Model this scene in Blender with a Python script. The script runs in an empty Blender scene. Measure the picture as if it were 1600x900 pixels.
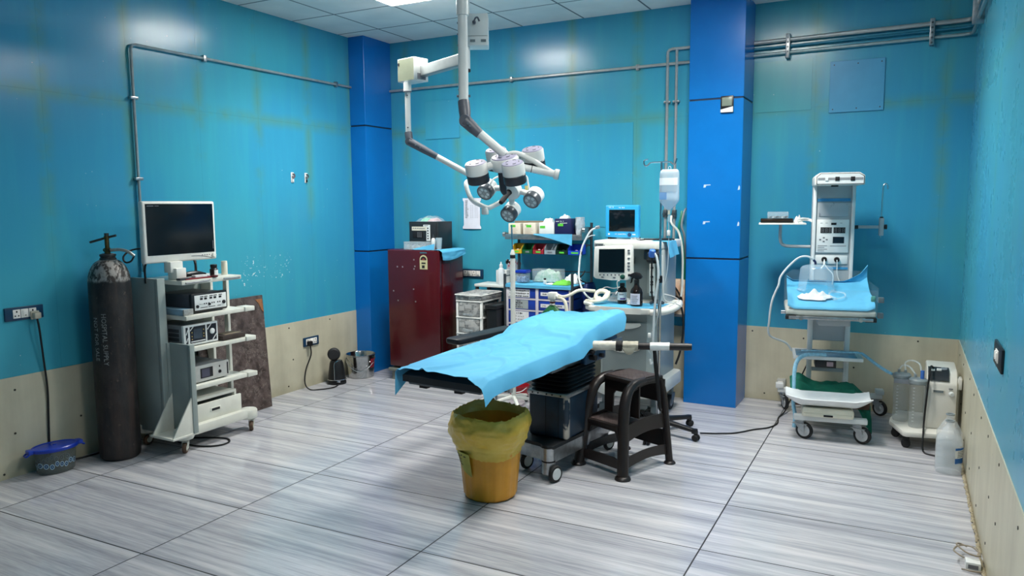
import bpy, bmesh, math, random
from mathutils import Vector, Matrix, noise
random.seed(7)
PI = math.pi
S = bpy.context.scene
COL = S.collection

# ------------------------------------------------------------------ camera
cam = bpy.data.cameras.new('camera')
cam.sensor_width = 36.0
cam.lens = 26.30
cam.clip_start = 0.05
camo = bpy.data.objects.new('camera', cam)
COL.objects.link(camo)
camo.matrix_world = Matrix(((0.884984, -0.045584, 0.463385, 0.0),
                            (0.465574, 0.100787, -0.879251, 0.0),
                            (-0.006623, 0.993863, 0.110417, 1.66),
                            (0, 0, 0, 1)))
S.camera = camo

# ------------------------------------------------------------------ world, exposure, lamps of the room
LIGHT_PANELS = [(-3.47, 4.795, 1.0), (-1.07, 4.795, 1.0), (-1.07, 2.395, 0.55)]   # x, y, strength
PANEL_W = 24.0
SPREAD_W = 23.0         # watts of each panel's directed light
SPREAD_A = 135.0
W_ = bpy.data.worlds.new('world')
W_.use_nodes = True
W_.node_tree.nodes['Background'].inputs[0].default_value = (0.55, 0.62, 0.7, 1)
W_.node_tree.nodes['Background'].inputs[1].default_value = 0.25
S.world = W_
S.view_settings.view_transform = 'Standard'
S.view_settings.look = 'None'
S.view_settings.exposure = 0.65
S.view_settings.gamma = 1.0
S.view_settings.use_curve_mapping = False

# ------------------------------------------------------------------ helpers
def lin(h):
    h = h.lstrip('#')
    out = []
    for i in (0, 2, 4):
        c = int(h[i:i+2], 16) / 255.0
        out.append(c / 12.92 if c <= 0.04045 else ((c + 0.055) / 1.055) ** 2.4)
    return tuple(out)

class NT:
    """small wrapper to write node maths as expressions"""
    def __init__(s, nt):
        s.nt = nt
    def new(s, t, **kw):
        n = s.nt.nodes.new(t)
        for k, v in kw.items():
            setattr(n, k, v)
        return n
    def put(s, sock, v):
        if isinstance(v, E_):
            s.nt.links.new(v.o, sock)
        elif hasattr(v, 'is_linked') or isinstance(v, bpy.types.NodeSocket):
            s.nt.links.new(v, sock)
        else:
            if sock.type == 'RGBA' and len(v) == 3:
                v = (*v, 1)
            sock.default_value = v
    def m(s, op, a, b=0.0, c=None):
        n = s.new('ShaderNodeMath', operation=op)
        s.put(n.inputs[0], a); s.put(n.inputs[1], b)
        if c is not None: s.put(n.inputs[2], c)
        return E_(s, n.outputs[0])
    def mix(s, f, a, b):
        n = s.new('ShaderNodeMix', data_type='RGBA')
        s.put(n.inputs[0], f); s.put(n.inputs[6], a); s.put(n.inputs[7], b)
        return E_(s, n.outputs[2])
    def pos(s):
        g = s.new('ShaderNodeNewGeometry')
        x = s.new('ShaderNodeSeparateXYZ')
        s.nt.links.new(g.outputs['Position'], x.inputs[0])
        return [E_(s, x.outputs[i]) for i in range(3)]
    def obj(s):
        g = s.new('ShaderNodeTexCoord')
        x = s.new('ShaderNodeSeparateXYZ')
        s.nt.links.new(g.outputs['Object'], x.inputs[0])
        return [E_(s, x.outputs[i]) for i in range(3)]
    def vec(s, x, y, z):
        n = s.new('ShaderNodeCombineXYZ')
        s.put(n.inputs[0], x); s.put(n.inputs[1], y); s.put(n.inputs[2], z)
        return E_(s, n.outputs[0])
    def noise(s, v, scale, detail=3.0, rough=0.5):
        n = s.new('ShaderNodeTexNoise')
        if v is not None: s.put(n.inputs['Vector'], v)
        n.inputs['Scale'].default_value = scale
        n.inputs['Detail'].default_value = detail
        n.inputs['Roughness'].default_value = rough
        return E_(s, n.outputs[0])
    def step(s, a, lo, hi):
        n = s.new('ShaderNodeMapRange', interpolation_type='SMOOTHSTEP')
        s.put(n.inputs[0], a); s.put(n.inputs[1], lo); s.put(n.inputs[2], hi)
        return E_(s, n.outputs[0])
    def bump(s, h, strength=0.2, dist=0.01):
        n = s.new('ShaderNodeBump')
        n.inputs['Strength'].default_value = strength
        n.inputs['Distance'].default_value = dist
        s.put(n.inputs['Height'], h)
        return n.outputs[0]

class E_:
    def __init__(s, N, o): s.N = N; s.o = o
    def __add__(s, b): return s.N.m('ADD', s, b)
    def __radd__(s, b): return s.N.m('ADD', s, b)
    def __sub__(s, b): return s.N.m('SUBTRACT', s, b)
    def __rsub__(s, b): return s.N.m('SUBTRACT', b, s)
    def __mul__(s, b): return s.N.m('MULTIPLY', s, b)
    def __rmul__(s, b): return s.N.m('MULTIPLY', s, b)
    def __truediv__(s, b): return s.N.m('DIVIDE', s, b)
    def abs(s): return s.N.m('ABSOLUTE', s)
    def frac(s): return s.N.m('FRACT', s)
    def floor(s): return s.N.m('FLOOR', s)
    def max(s, b): return s.N.m('MAXIMUM', s, b)
    def min(s, b): return s.N.m('MINIMUM', s, b)
    def lt(s, b): return s.N.m('LESS_THAN', s, b)
    def gt(s, b): return s.N.m('GREATER_THAN', s, b)

def base_mat(name):
    m = bpy.data.materials.new(name)
    m.use_nodes = True
    N = NT(m.node_tree)
    p = m.node_tree.nodes['Principled BSDF']
    return m, N, p

MATS = {}
def mat(name, hexc, rough=0.5, metal=0.0, var=0.05, scale=14.0, bump=0.0, alpha=1.0, trans=0.0, spec=0.5, ior=1.45, hex2=None, coat=0.0):
    if name in MATS: return MATS[name]
    m, N, p = base_mat(name)
    c = lin(hexc)
    if hex2:
        a, b = c, lin(hex2)
    else:
        a = tuple(x * (1 - var) for x in c); b = tuple(min(1, x * (1 + var)) for x in c)
    tc = N.new('ShaderNodeTexCoord')
    nz = N.noise(tc.outputs['Object'], scale, 4.0, 0.6)
    f = N.step(nz, 0.35, 0.65)
    N.put(p.inputs['Base Color'], N.mix(f, a, b))
    p.inputs['Roughness'].default_value = rough
    p.inputs['Metallic'].default_value = metal
    p.inputs['Alpha'].default_value = alpha
    p.inputs['Transmission Weight'].default_value = trans
    p.inputs['Specular IOR Level'].default_value = spec
    p.inputs['IOR'].default_value = ior
    p.inputs['Coat Weight'].default_value = coat
    if bump:
        N.put(p.inputs['Normal'], N.bump(nz, bump, 0.01))
    MATS[name] = m
    return m

def clear(name, hexc, alpha=0.25, rough=0.08):
    """thin clear plastic: mostly see-through with a gloss"""
    return mat(name, hexc, rough, 0, 0.03, 8, 0, alpha)

class M:
    """collects shapes into one bmesh"""
    def __init__(s):
        s.bm = bmesh.new(); s.mi = 0; s.T = None; s.lay = s.bm.faces.layers.int.new('done')
    def _done(s, n0=None, verts=None):
        if s.T is not None and verts is not None:
            bmesh.ops.transform(s.bm, matrix=s.T, verts=verts)
        for f in s.bm.faces:
            if f[s.lay] == 0:
                f.material_index = s.mi
                f[s.lay] = 1
    def setm(s, i): s.mi = i; return s
    def box(s, x0, x1, y0, y1, z0, z1, bev=0.0, seg=2):
        if x0 > x1: x0, x1 = x1, x0
        if y0 > y1: y0, y1 = y1, y0
        if z0 > z1: z0, z1 = z1, z0
        v0 = set(s.bm.verts)
        g = bmesh.ops.create_cube(s.bm, size=1.0)['verts']
        for v in g:
            v.co = Vector(((x0+x1)/2 + v.co.x*(x1-x0), (y0+y1)/2 + v.co.y*(y1-y0), (z0+z1)/2 + v.co.z*(z1-z0)))
        if bev > 0:
            b = min(bev, (x1-x0)*0.45, (y1-y0)*0.45, (z1-z0)*0.45)
            es = list({e for v in g for e in v.link_edges})
            bmesh.ops.bevel(s.bm, geom=es, offset=b, segments=seg, profile=0.5, affect='EDGES')
        s._done(None, [v for v in s.bm.verts if v not in v0])
        return s
    def lathe(s, prof, c=(0, 0, 0), d=(0, 0, 1), seg=28, closed=False, cap=True, ell=1.0):
        """prof: list of (r, h) along direction d from c"""
        d = Vector(d).normalized(); c = Vector(c)
        q = Vector((0, 0, 1)).rotation_difference(d)
        if d.z < -0.9999: q = Matrix.Rotation(PI, 3, 'X').to_quaternion()
        rings = []
        nv = []
        for r, h in prof:
            ring = []
            if r <= 1e-6:
                v = s.bm.verts.new(c + q @ Vector((0, 0, h))); ring = [v]; nv.append(v)
            else:
                for k in range(seg):
                    a = 2*PI*k/seg
                    v = s.bm.verts.new(c + q @ Vector((r*math.cos(a), r*ell*math.sin(a), h))); ring.append(v); nv.append(v)
            rings.append(ring)
        def face(vs):
            try: s.bm.faces.new(vs)
            except ValueError: pass
        for a, b in zip(rings, rings[1:]):
            if len(a) == 1 and len(b) == 1: continue
            for k in range(seg):
                k2 = (k+1) % seg
                if len(a) == 1: face((a[0], b[k], b[k2]))
                elif len(b) == 1: face((a[k], a[k2], b[0]))
                else: face((a[k], a[k2], b[k2], b[k]))
        if cap:
            if len(rings[0]) > 1: face(list(reversed(rings[0])))
            if len(rings[-1]) > 1: face(rings[-1])
        s._done(None, nv)
        return s
    def cyl(s, a, b, r, r2=None, seg=20, bev=0.0):
        a, b = Vector(a), Vector(b)
        L = (b-a).length
        r2 = r if r2 is None else r2
        if bev > 0:
            prof = [(r-bev, 0), (r, bev), (r2, L-bev), (r2-bev, L)]
        else:
            prof = [(r, 0), (r2, L)]
        return s.lathe(prof, a, b-a, seg)
    def tube(s, pts, r, seg=10, smooth=4, closed=False, cap=True, flat=None):
        P = [Vector(p) for p in pts]
        n = len(P)
        rs = r if isinstance(r, (list, tuple)) else [r]*n
        if smooth and n > 2:
            Q = []; RR = []
            rng = range(n if closed else n-1)
            for i in rng:
                p0 = P[(i-1) % n] if (closed or i > 0) else P[0]*2-P[1]
                p1 = P[i]; p2 = P[(i+1) % n]
                p3 = P[(i+2) % n] if (closed or i+2 < n) else P[-1]*2-P[-2]
                for k in range(smooth):
                    t = k/smooth
                    Q.append(0.5*((2*p1)+(p2-p0)*t+(2*p0-5*p1+4*p2-p3)*t*t+(3*p1-p0-3*p2+p3)*t**3))
                    RR.append(rs[i]*(1-t)+rs[(i+1) % n]*t)
            if not closed: Q.append(P[-1]); RR.append(rs[-1])
            P, rs = Q, RR
            n = len(P)
        nv = []; rings = []
        t0 = ((P[1]-P[0])).normalized()
        up = Vector((0, 0, 1)) if abs(t0.z) < 0.9 else Vector((1, 0, 0))
        nrm = (up - t0*up.dot(t0)).normalized()
        for i in range(n):
            if closed: t = (P[(i+1) % n]-P[(i-1) % n])
            else: t = P[min(i+1, n-1)]-P[max(i-1, 0)]
            if t.length < 1e-9: t = t0.copy()
            t.normalize()
            nrm = (nrm - t*nrm.dot(t))
            if nrm.length < 1e-6: nrm = t.orthogonal()
            nrm.normalize()
            bn = t.cross(nrm)
            ring = []
            for k in range(seg):
                a = 2*PI*k/seg
                v = s.bm.verts.new(P[i]+(nrm*math.cos(a)+bn*math.sin(a)*(flat or 1.0))*rs[i])
                ring.append(v); nv.append(v)
            rings.append(ring)
        pairs = list(zip(rings, rings[1:]))
        if closed: pairs.append((rings[-1], rings[0]))
        for a, b in pairs:
            for k in range(seg):
                k2 = (k+1) % seg
                s.bm.faces.new((a[k], a[k2], b[k2], b[k]))
        if cap and not closed:
            s.bm.faces.new(list(reversed(rings[0]))); s.bm.faces.new(rings[-1])
        s._done(None, nv)
        return s
    def prism(s, poly, axis, a, b, bev=0.0):
        """poly: 2-D outline; axis 'x','y','z' is the extrusion axis from a to b"""
        def mk(u, v, w):
            return {'x': (w, u, v), 'y': (u, w, v), 'z': (u, v, w)}[axis]
        lo = [s.bm.verts.new(mk(u, v, a)) for u, v in poly]
        hi = [s.bm.verts.new(mk(u, v, b)) for u, v in poly]
        fs = [s.bm.faces.new(lo), s.bm.faces.new(list(reversed(hi)))]
        n = len(poly)
        for k in range(n):
            k2 = (k+1) % n
            fs.append(s.bm.faces.new((lo[k2], lo[k], hi[k], hi[k2])))
        nv = lo+hi
        if bev > 0:
            v0 = set(s.bm.verts)-set(nv)
            es = list({e for v in nv for e in v.link_edges})
            bmesh.ops.bevel(s.bm, geom=es, offset=bev, segments=2, profile=0.5, affect='EDGES')
            nv = [v for v in s.bm.verts if v not in v0]
        s._done(None, nv)
        return s
    def surf(s, fn, nu, nv, thick=0.0, closed_u=False):
        """fn(u,v)->point, u,v in 0..1; thick grows along the normal"""
        g = [[s.bm.verts.new(fn(i/nu, j/nv)) for j in range(nv+1)] for i in range(nu if closed_u else nu+1)]
        fs = []
        for i in range(nu):
            for j in range(nv):
                i2 = (i+1) % nu if closed_u else i+1
                fs.append(s.bm.faces.new((g[i][j], g[i2][j], g[i2][j+1], g[i][j+1])))
        verts = [v for r in g for v in r]
        if thick:
            v0 = set(s.bm.verts)-set(verts)
            s.bm.normal_update()
            bmesh.ops.solidify(s.bm, geom=fs, thickness=thick)
            verts = [v for v in s.bm.verts if v not in v0]
        s._done(None, verts)
        return s
    def text(s, string, o, right, up, size, depth=0.0006, align='LEFT'):
        """lettering lying on a plane at o"""
        vs, fs, wid = text_geo(string)
        o = Vector(o); right = Vector(right).normalized(); up = Vector(up).normalized(); nn = right.cross(up)
        off = {'LEFT': 0, 'CENTER': -wid/2, 'RIGHT': -wid}[align]
        V = [s.bm.verts.new(o+right*(x+off)*size+up*y*size+nn*depth) for x, y in vs]
        for f in fs:
            try: s.bm.faces.new([V[i] for i in f])
            except ValueError: pass
        s._done(None, V)
        return s
    def bend(s, fn):
        for v in s.bm.verts: v.co = fn(v.co)
        return s

_TX = {}
def text_geo(string):
    if string in _TX: return _TX[string]
    cu = bpy.data.curves.new('t', 'FONT'); cu.body = string; cu.size = 1.0; cu.resolution_u = 2
    ob = bpy.data.objects.new('t', cu); COL.objects.link(ob)
    dg = bpy.context.evaluated_depsgraph_get()
    me = ob.evaluated_get(dg).to_mesh()
    vs = [(v.co.x, v.co.y) for v in me.vertices]
    fs = [tuple(p.vertices) for p in me.polygons]
    ob.evaluated_get(dg).to_mesh_clear()
    bpy.data.objects.remove(ob); bpy.data.curves.remove(cu)
    wid = max([v[0] for v in vs] or [0])
    _TX[string] = (vs, fs, wid)
    return _TX[string]

WORLD = {}     # world matrix of every empty / part
def thing(name, label, cat, loc=(0, 0, 0), rz=0.0, group=None, rot=None):
    o = bpy.data.objects.new(name, None); COL.objects.link(o)
    o.empty_display_size = 0.1
    o.location = loc
    o.rotation_euler = rot if rot is not None else (0, 0, rz)
    o['label'] = label; o['category'] = cat
    if group: o['group'] = group
    WORLD[o.name] = Matrix.LocRotScale(Vector(loc), o.rotation_euler.to_quaternion(), None)
    return o
def tag(o, label, cat, group=None, kind=None):
    if label: o['label'] = label
    if cat: o['category'] = cat
    if group: o['group'] = group
    if kind: o['kind'] = kind
    return o
def obj(name, mb, mats, parent=None, local=False, sharp=35, label=None, origin=None):
    """link the collected shapes as ONE mesh object"""
    bm = mb.bm
    bm.faces.layers.int.remove(mb.lay)
    bmesh.ops.recalc_face_normals(bm, faces=bm.faces)
    if parent is not None and not local:
        bmesh.ops.transform(bm, matrix=WORLD[parent.name].inverted(), verts=bm.verts)
    loc = Vector((0, 0, 0))
    if parent is None:
        if origin is None:
            xs = [v.co for v in bm.verts]
            lo = Vector([min(v[i] for v in xs) for i in range(3)]); hi = Vector([max(v[i] for v in xs) for i in range(3)])
            loc = Vector(((lo.x+hi.x)/2, (lo.y+hi.y)/2, lo.z))
        else: loc = Vector(origin)
        bmesh.ops.translate(bm, vec=-loc, verts=bm.verts)
    me = bpy.data.meshes.new(name)
    bm.to_mesh(me); bm.free()
    for m in (mats if isinstance(mats, (list, tuple)) else [mats]): me.materials.append(m)
    for p in me.polygons: p.use_smooth = True
    me.set_sharp_from_angle(angle=math.radians(sharp))
    o = bpy.data.objects.new(name, me); COL.objects.link(o)
    o.location = loc
    if parent is not None:
        o.parent = parent
        WORLD[o.name] = WORLD[parent.name]
    else:
        WORLD[o.name] = Matrix.Translation(loc)
    if label: o['label'] = label
    return o
def struct(name, mb, mats, **kw):
    o = obj(name, mb, mats, **kw); o['kind'] = 'structure'
    return o
def dup(root, loc, rz=None, label=None, group=None):
    r = root.copy(); COL.objects.link(r); r.location = loc
    if rz is not None: r.rotation_euler = (0, 0, rz)
    if label: r['label'] = label
    if group: r['group'] = group
    WORLD[r.name] = Matrix.LocRotScale(Vector(loc), r.rotation_euler.to_quaternion(), None)
    for ch in list(root.children):
        c = ch.copy(); COL.objects.link(c); c.parent = r; WORLD[c.name] = WORLD[r.name]
        for g in ch.children:
            d = g.copy(); COL.objects.link(d); d.parent = c; WORLD[d.name] = WORLD[r.name]
    return r
def fuzz(p, s=5.0, a=0.01, seed=0.0):
    v = noise.noise_vector(Vector(p)*s+Vector((seed, seed*1.7, seed*0.3)))
    return Vector(p)+v*a

# ------------------------------------------------------------------ common materials
WHITE = mat('white_plastic', '#dfe3e2', 0.35, 0, 0.03)
WPAINT = mat('white_painted_steel', '#e2e3dc', 0.4, 0, 0.05, 6)
CREAM = mat('cream_plastic', '#dcd8c6', 0.4, 0, 0.04)
BLACK = mat('black_plastic', '#15171a', 0.4, 0, 0.15)
RUBBER = mat('black_rubber', '#17181a', 0.7, 0, 0.2)
DGREY = mat('dark_grey_plastic', '#4b4f58', 0.4, 0, 0.08)
MGREY = mat('mid_grey_metal', '#8b9096', 0.4, 0.3, 0.06)
CHROME = mat('chrome', '#c9ccd0', 0.18, 1.0, 0.05)
STEEL = mat('brushed_steel', '#a9acae', 0.32, 0.9, 0.12, 30)
DSTEEL = mat('dull_dark_steel', '#5c6165', 0.4, 0.8, 0.12, 20)
SHEET = mat('blue_nonwoven_sheet', '#52a8cf', 0.8, 0, 0.05, 9, 0.08)
SCREEN = mat('dark_screen_glass', '#0a141a', 0.12, 0, 0.08)
INK = mat('black_ink', '#15151a', 0.7, 0, 0.1)
GREYINK = mat('grey_ink', '#6d7076', 0.7, 0, 0.1)
CLEAR = clear('clear_plastic', '#cfe2ea', 0.22)
CLEARW = clear('clear_plastic_whitish', '#cfdde3', 0.28, 0.10)
WCABLE = mat('white_cable', '#d8dcda', 0.45, 0, 0.04)
BCABLE = mat('black_cable', '#101113', 0.5, 0, 0.15)
PIPE = mat('grey_painted_pipe', '#a3a8a8', 0.3, 0.35, 0.1, 12)
# ================================================================== THE ROOM
XL, XR, YB, YR, ZC, YF = -4.84, 0.39, 6.25, 6.51, 3.27, -0.7
PXL, PXR, PYF = -1.60, -1.17, 6.115        # right pillar
QX, QY = -4.655, 5.83                      # left pillar corner
DADO = 0.625

def floor_mat():
    m, N, p = base_mat('striped_stone_tiles')
    x, y, z = N.pos()
    gx = (x + 0.815) / 1.19
    gy = (y - 2.842 - (x + 2.0) * 0.021) / 0.605
    fx = (gx.frac() - 0.5).abs(); fy = (gy.frac() - 0.5).abs()
    line = N.step(fx, 0.4963, 0.4975).max(N.step(fy, 0.4930, 0.4952))
    tid = gx.floor() * 3.7 + gy.floor() * 11.3
    v1 = N.vec(x * 0.5 + tid * 2.3, y * 13.0 + tid, tid)
    v2 = N.vec(x * 1.1 + tid, y * 52.0 + x * 0.7, tid)
    v3 = N.vec(x * 7.0, y * 130.0, tid)
    n1 = N.noise(v1, 1.0, 5.0, 0.62); n2 = N.noise(v2, 1.0, 5.0, 0.65); n3 = N.noise(v3, 1.0, 4.0, 0.6)
    st = N.step(n1 * 0.55 + n2 * 0.36 + n3 * 0.26, 0.36, 0.78)
    col = N.mix(st, lin('#8a8d95'), lin('#c9c9ce'))
    col = N.mix(N.step(n1, 0.52, 0.75) * 0.35, col, lin('#dcd8d2'))
    col = N.mix(line, col, lin('#15181c'))
    N.put(p.inputs['Base Color'], col)
    N.put(p.inputs['Roughness'], 0.07 + n2 * 0.10 + line * 0.4)
    N.put(p.inputs['Normal'], N.bump(line * -1.0 + n3 * 0.01, 0.2, 0.003))
    return m
def ceil_mat():
    m, N, p = base_mat('ceiling_tiles')
    x, y, z = N.pos()
    fx = (((x + 3.77) / 0.6).frac() - 0.5).abs(); fy = (((y - 5.095) / 0.6).frac() - 0.5).abs()
    line = N.step(fx.max(fy), 0.484, 0.489)
    n = N.noise(N.vec(x, y, z), 3.0, 3.0)
    col = N.mix(N.step(n, 0.3, 0.7), lin('#dbe0df'), lin('#e8ebe9'))
    col = N.mix(line, col, lin('#5d6b70'))
    N.put(p.inputs['Base Color'], col)
    p.inputs['Roughness'].default_value = 0.7
    N.put(p.inputs['Normal'], N.bump(line * -1.0, 0.3, 0.006))
    return m
def wall_mat(name, ax, off, pitch, hz, chips=None, blue='#3897bd', teal='#3f9fb5', green='#58947f', bandamt=0.75, rough=0.17, bmp=0.10, chipamt=0.7):
    """teal gloss paint over boards: greenish filler bands on the joints"""
    m, N, p = base_mat(name)
    P = N.pos(); u = P[ax]; z = P[2]
    big = N.noise(N.vec(P[0], P[1], P[2] * 0.8), 0.8, 2.0, 0.5)
    fine = N.noise(N.vec(u * 9.0, 0.0, z * 0.9), 1.0, 4.0, 0.6)
    spot = N.noise(N.vec(P[0], P[1], P[2]), 2.4, 4.0, 0.65)
    col = N.mix(N.step(big + fine * 0.25, 0.48, 0.78), lin(blue), lin(teal))
    d = ((((u - off) / pitch) + 0.5).frac() - 0.5).abs() * pitch
    vb = (1.0 - N.step(d + spot * 0.07, 0.03, 0.12)) * N.step(z, 1.0, 2.0)
    hb = 1.0 - N.step((z - hz).abs() + spot * 0.09, 0.035, 0.14)
    band = vb.max(hb) * N.step(spot, 0.36, 0.6)
    col = N.mix(band * bandamt, col, lin(green))
    edge = (1.0 - N.step(d, 0.0015, 0.004)).max(1.0 - N.step((z - hz).abs(), 0.0015, 0.004))
    col = N.mix(edge * 0.13, col, lin('#17606e'))
    col = N.mix(N.step(fine, 0.45, 0.7) * 0.12, col, lin('#3fb6cf'))
    sp = N.noise(N.vec(P[0], P[1], P[2]), 46.0, 2.0, 0.6)
    far = N.noise(N.vec(P[0], P[1], P[2]), 1.7, 2.0, 0.5)
    chip = N.step(sp, 0.765, 0.78) * N.step(far, 0.5, 0.55)
    col = N.mix(chip * chipamt, col, lin('#d5e4e6'))
    if chips:
        u0, u1, z0, z1 = chips
        reg = N.step(u, u0, u0 + 0.1) * (1.0 - N.step(u, u1 - 0.1, u1)) * N.step(z, z0, z0 + 0.04) * (1.0 - N.step(z, z1 - 0.04, z1))
        col = N.mix(reg * N.step(sp, 0.665, 0.69), col, lin('#dfeaea'))
    N.put(p.inputs['Base Color'], col)
    N.put(p.inputs['Roughness'], rough + spot * 0.12)
    bh = N.noise(N.vec(P[0], P[1], P[2]), 2.2, 3.0, 0.55) * 0.7 + fine * 0.1 + edge * -0.15
    N.put(p.inputs['Normal'], N.bump(bh, bmp, 0.02))
    return m
def dado_mat():
    m, N, p = base_mat('cream_dado_board')
    P = N.pos()
    n = N.noise(N.vec(P[0], P[1], P[2]), 3.0, 4.0, 0.6)
    st = N.noise(N.vec(P[0] * 7.0, P[1] * 7.0, P[2] * 0.6), 1.0, 4.0, 0.6)
    low = 1.0 - N.step(P[2] + n * 0.1, 0.05, 0.16)
    col = N.mix(N.step(n * 0.5 + st * 0.5, 0.35, 0.65), lin('#b5b09a'), lin('#c8c3ac'))
    col = N.mix(low * 0.35, col, lin('#8f8768'))
    g = N.noise(N.vec(P[0], P[1], P[2]), 11.0, 1.0, 0.5)
    col = N.mix(N.step(g, 0.79, 0.80), col, lin('#4a463c'))
    N.put(p.inputs['Base Color'], col)
    p.inputs['Roughness'].default_value = 0.38
    N.put(p.inputs['Normal'], N.bump(n, 0.06, 0.02))
    return m
DADO_M = dado_mat()
PILLAR_M = mat('blue_pillar_laminate', '#0b70c0', 0.24, 0, 0.03, 3)
GROOVE = mat('dark_groove', '#0b2c49', 0.6, 0, 0.1)
SCREW = mat('screw_heads', '#3b3a35', 0.5, 0.4, 0.1)

struct('floor', M().box(XL-0.1, XR+0.1, YF-0.1, YR+0.1, -0.1, 0.0), floor_mat())
struct('ceiling', M().box(XL-0.1, XR+0.1, YF-0.1, YR+0.1, ZC, ZC+0.1), ceil_mat())
struct('wall_left', M().box(XL-0.1, XL, YF-0.1, YR+0.1, 0, ZC),
       wall_mat('teal_wall_left', 1, 2.873, 0.593, 2.39, (4.35, 5.0, 0.98, 1.26)))
wb = M().box(XL, PXL+0.1, YB, YR+0.1, 0, ZC)
struct('wall_back', wb, wall_mat('teal_wall_back', 0, -3.88, 0.6, 2.38))
struct('wall_alcove', M().box(PXL+0.1, XR+0.1, YR, YR+0.1, 0, ZC), wall_mat('teal_wall_alcove', 0, -0.692, 0.9, 2.42, None, '#3893b8', '#449dab'))
struct('wall_right', M().box(XR, XR+0.1, YF-0.1, YR, 0, ZC), wall_mat('teal_wall_right', 1, 1.0, 1.2, 2.40, None, '#459ec2', '#4aa3b9', '#4fa09b', 0.6, 0.22, 0.0, 0.0))
struct('wall_front', M().box(XL, XR, YF-0.1, YF, 0, ZC), wall_mat('teal_wall_front', 0, 0.0, 0.6, 2.39))
# dado boards stand a little proud of the paint
def screws(b, ax, plane, nrm, lo, hi, zs, step=0.47):
    u = lo+0.1
    while u < hi-0.03:
        for z in zs:
            zz = z + random.uniform(-.03, .03); uu = u + random.uniform(-.12, .12)
            if uu < lo+0.02 or uu > hi-0.02: continue
            c = (plane, uu, zz) if ax == 1 else (uu, plane, zz)
            b.cyl(c, tuple(Vector(c)+Vector(nrm)*0.0025), 0.007, seg=8)
        u += step
b = M().box(XL, XL+0.005, YF, QY, 0, DADO); b.setm(1); screws(b, 1, XL+0.005, (1, 0, 0), 2.0, QY, (0.57, 0.30, 0.06)); struct('trim_1', b, [DADO_M, SCREW])
b = M().box(QX, PXL, YB-0.005, YB, 0, DADO); struct('trim_2', b, [DADO_M, SCREW])
b = M().box(PXR, XR, YR-0.005, YR, 0, DADO); b.setm(1); screws(b, 0, YR-0.005, (0, -1, 0), PXR, XR, (0.57, 0.33, 0.06), 0.36); struct('trim_3', b, [DADO_M, SCREW])
b = M().box(XR-0.005, XR, YF, YR-0.005, 0, DADO); b.setm(1); screws(b, 1, XR-0.005, (-1, 0, 0), 2.0, YR, (0.57, 0.30, 0.12)); struct('trim_4', b, [DADO_M, SCREW])
# crumbling mortar along the right-hand skirting
b = M()
yy = 3.2
while yy < 5.4:
    r = random.uniform(0.006, 0.013)
    b.lathe([(0, -r*.8), (r, 0), (0, r)], (XR-0.010-random.uniform(0, .008), yy, 0.006), (0, 0, 1), 7)
    yy += random.uniform(0.008, 0.02)
o = obj('mortar_crumbs', b, mat('mortar', '#a39a82', 0.9, 0, 0.2, 40)); tag(o, 'crumbled mortar line along the floor edge of the right wall', 'mortar', None, 'stuff')
# pillars: three laminate lengths with dark grooves between
for nm, (x0, x1, y0, y1), zz in (('wall_pillar_left', (XL, QX, QY, YB), (1.215, 2.43)), ('wall_pillar_right', (PXL, PXR, PYF, YR), (1.215, 2.485))):
    b = M(); g = 0.007
    edges = [0, *zz, ZC]
    for k in range(3):
        b.box(x0, x1, y0, y1, edges[k]+(g if k else 0), edges[k+1]-(g if k < 2 else 0), 0.002, 1)
    b.setm(1)
    for z in zz: b.box(x0+0.006, x1-0.006, y0+0.006, y1, z-g, z+g)
    if 'right' in nm:
        b.setm(2)
        for (cx, cz) in ((-1.439, 1.80), (-1.19, 1.785), (-1.438, 1.505), (-1.188, 1.50)):
            b.prism([(cx-0.03, cz-0.012), (cx-0.012, cz-0.010), (cx-0.008, cz+0.004), (cx+0.028, cz+0.007), (cx+0.024, cz+0.013), (cx-0.026, cz+0.012)] if cx < -1.3 else
                    [(cx-0.008, cz-0.02), (cx+0.008, cz-0.016), (cx+0.009, cz+0.005), (cx+0.002, cz+0.018), (cx-0.004, cz+0.004)], 'y', y0-0.0006, y0+0.001)
    struct(nm, b, [PILLAR_M, GROOVE, mat('bare_chip', '#b9cfe0', 0.7)])
# painted access covers screwed to the walls
AC = wall_mat('access_cover_paint', 0, 50.0, 100.0, -9.0, None, '#3e9abf', '#459fb6')
b = M().box(-4.245, -3.852, YB-0.007, YB, 2.305, 2.67, 0.002, 1); struct('trim_5', b, AC)
b = M().box(-0.588, -0.20, YR-0.012, YR, 2.364, 2.757, 0.002, 1)
b.setm(1)
for u in (-0.56, -0.39, -0.225):
    for z in (2.39, 2.73): b.cyl((u, YR-0.012, z), (u, YR-0.0145, z), 0.005, seg=8)
struct('trim_6', b, [mat('access_cover_blue', '#4796bd', 0.3, 0, 0.04, 4), SCREW])
b = M().box(-3.25, -2.11, YB-0.004, YB, 1.46, 2.355); struct('trim_7', b, wall_mat('patch_board_back', 0, 50.0, 100.0, -9.0, None, '#3799c0', '#3f9fb8'))
b = M().box(-1.165, -0.72, YR-0.004, YR, 2.40, 2.80); struct('trim_8', b, wall_mat('patch_board_alcove', 0, 50.0, 100.0, -9.0, None, '#4099b0', '#4a9fa4'))

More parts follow.
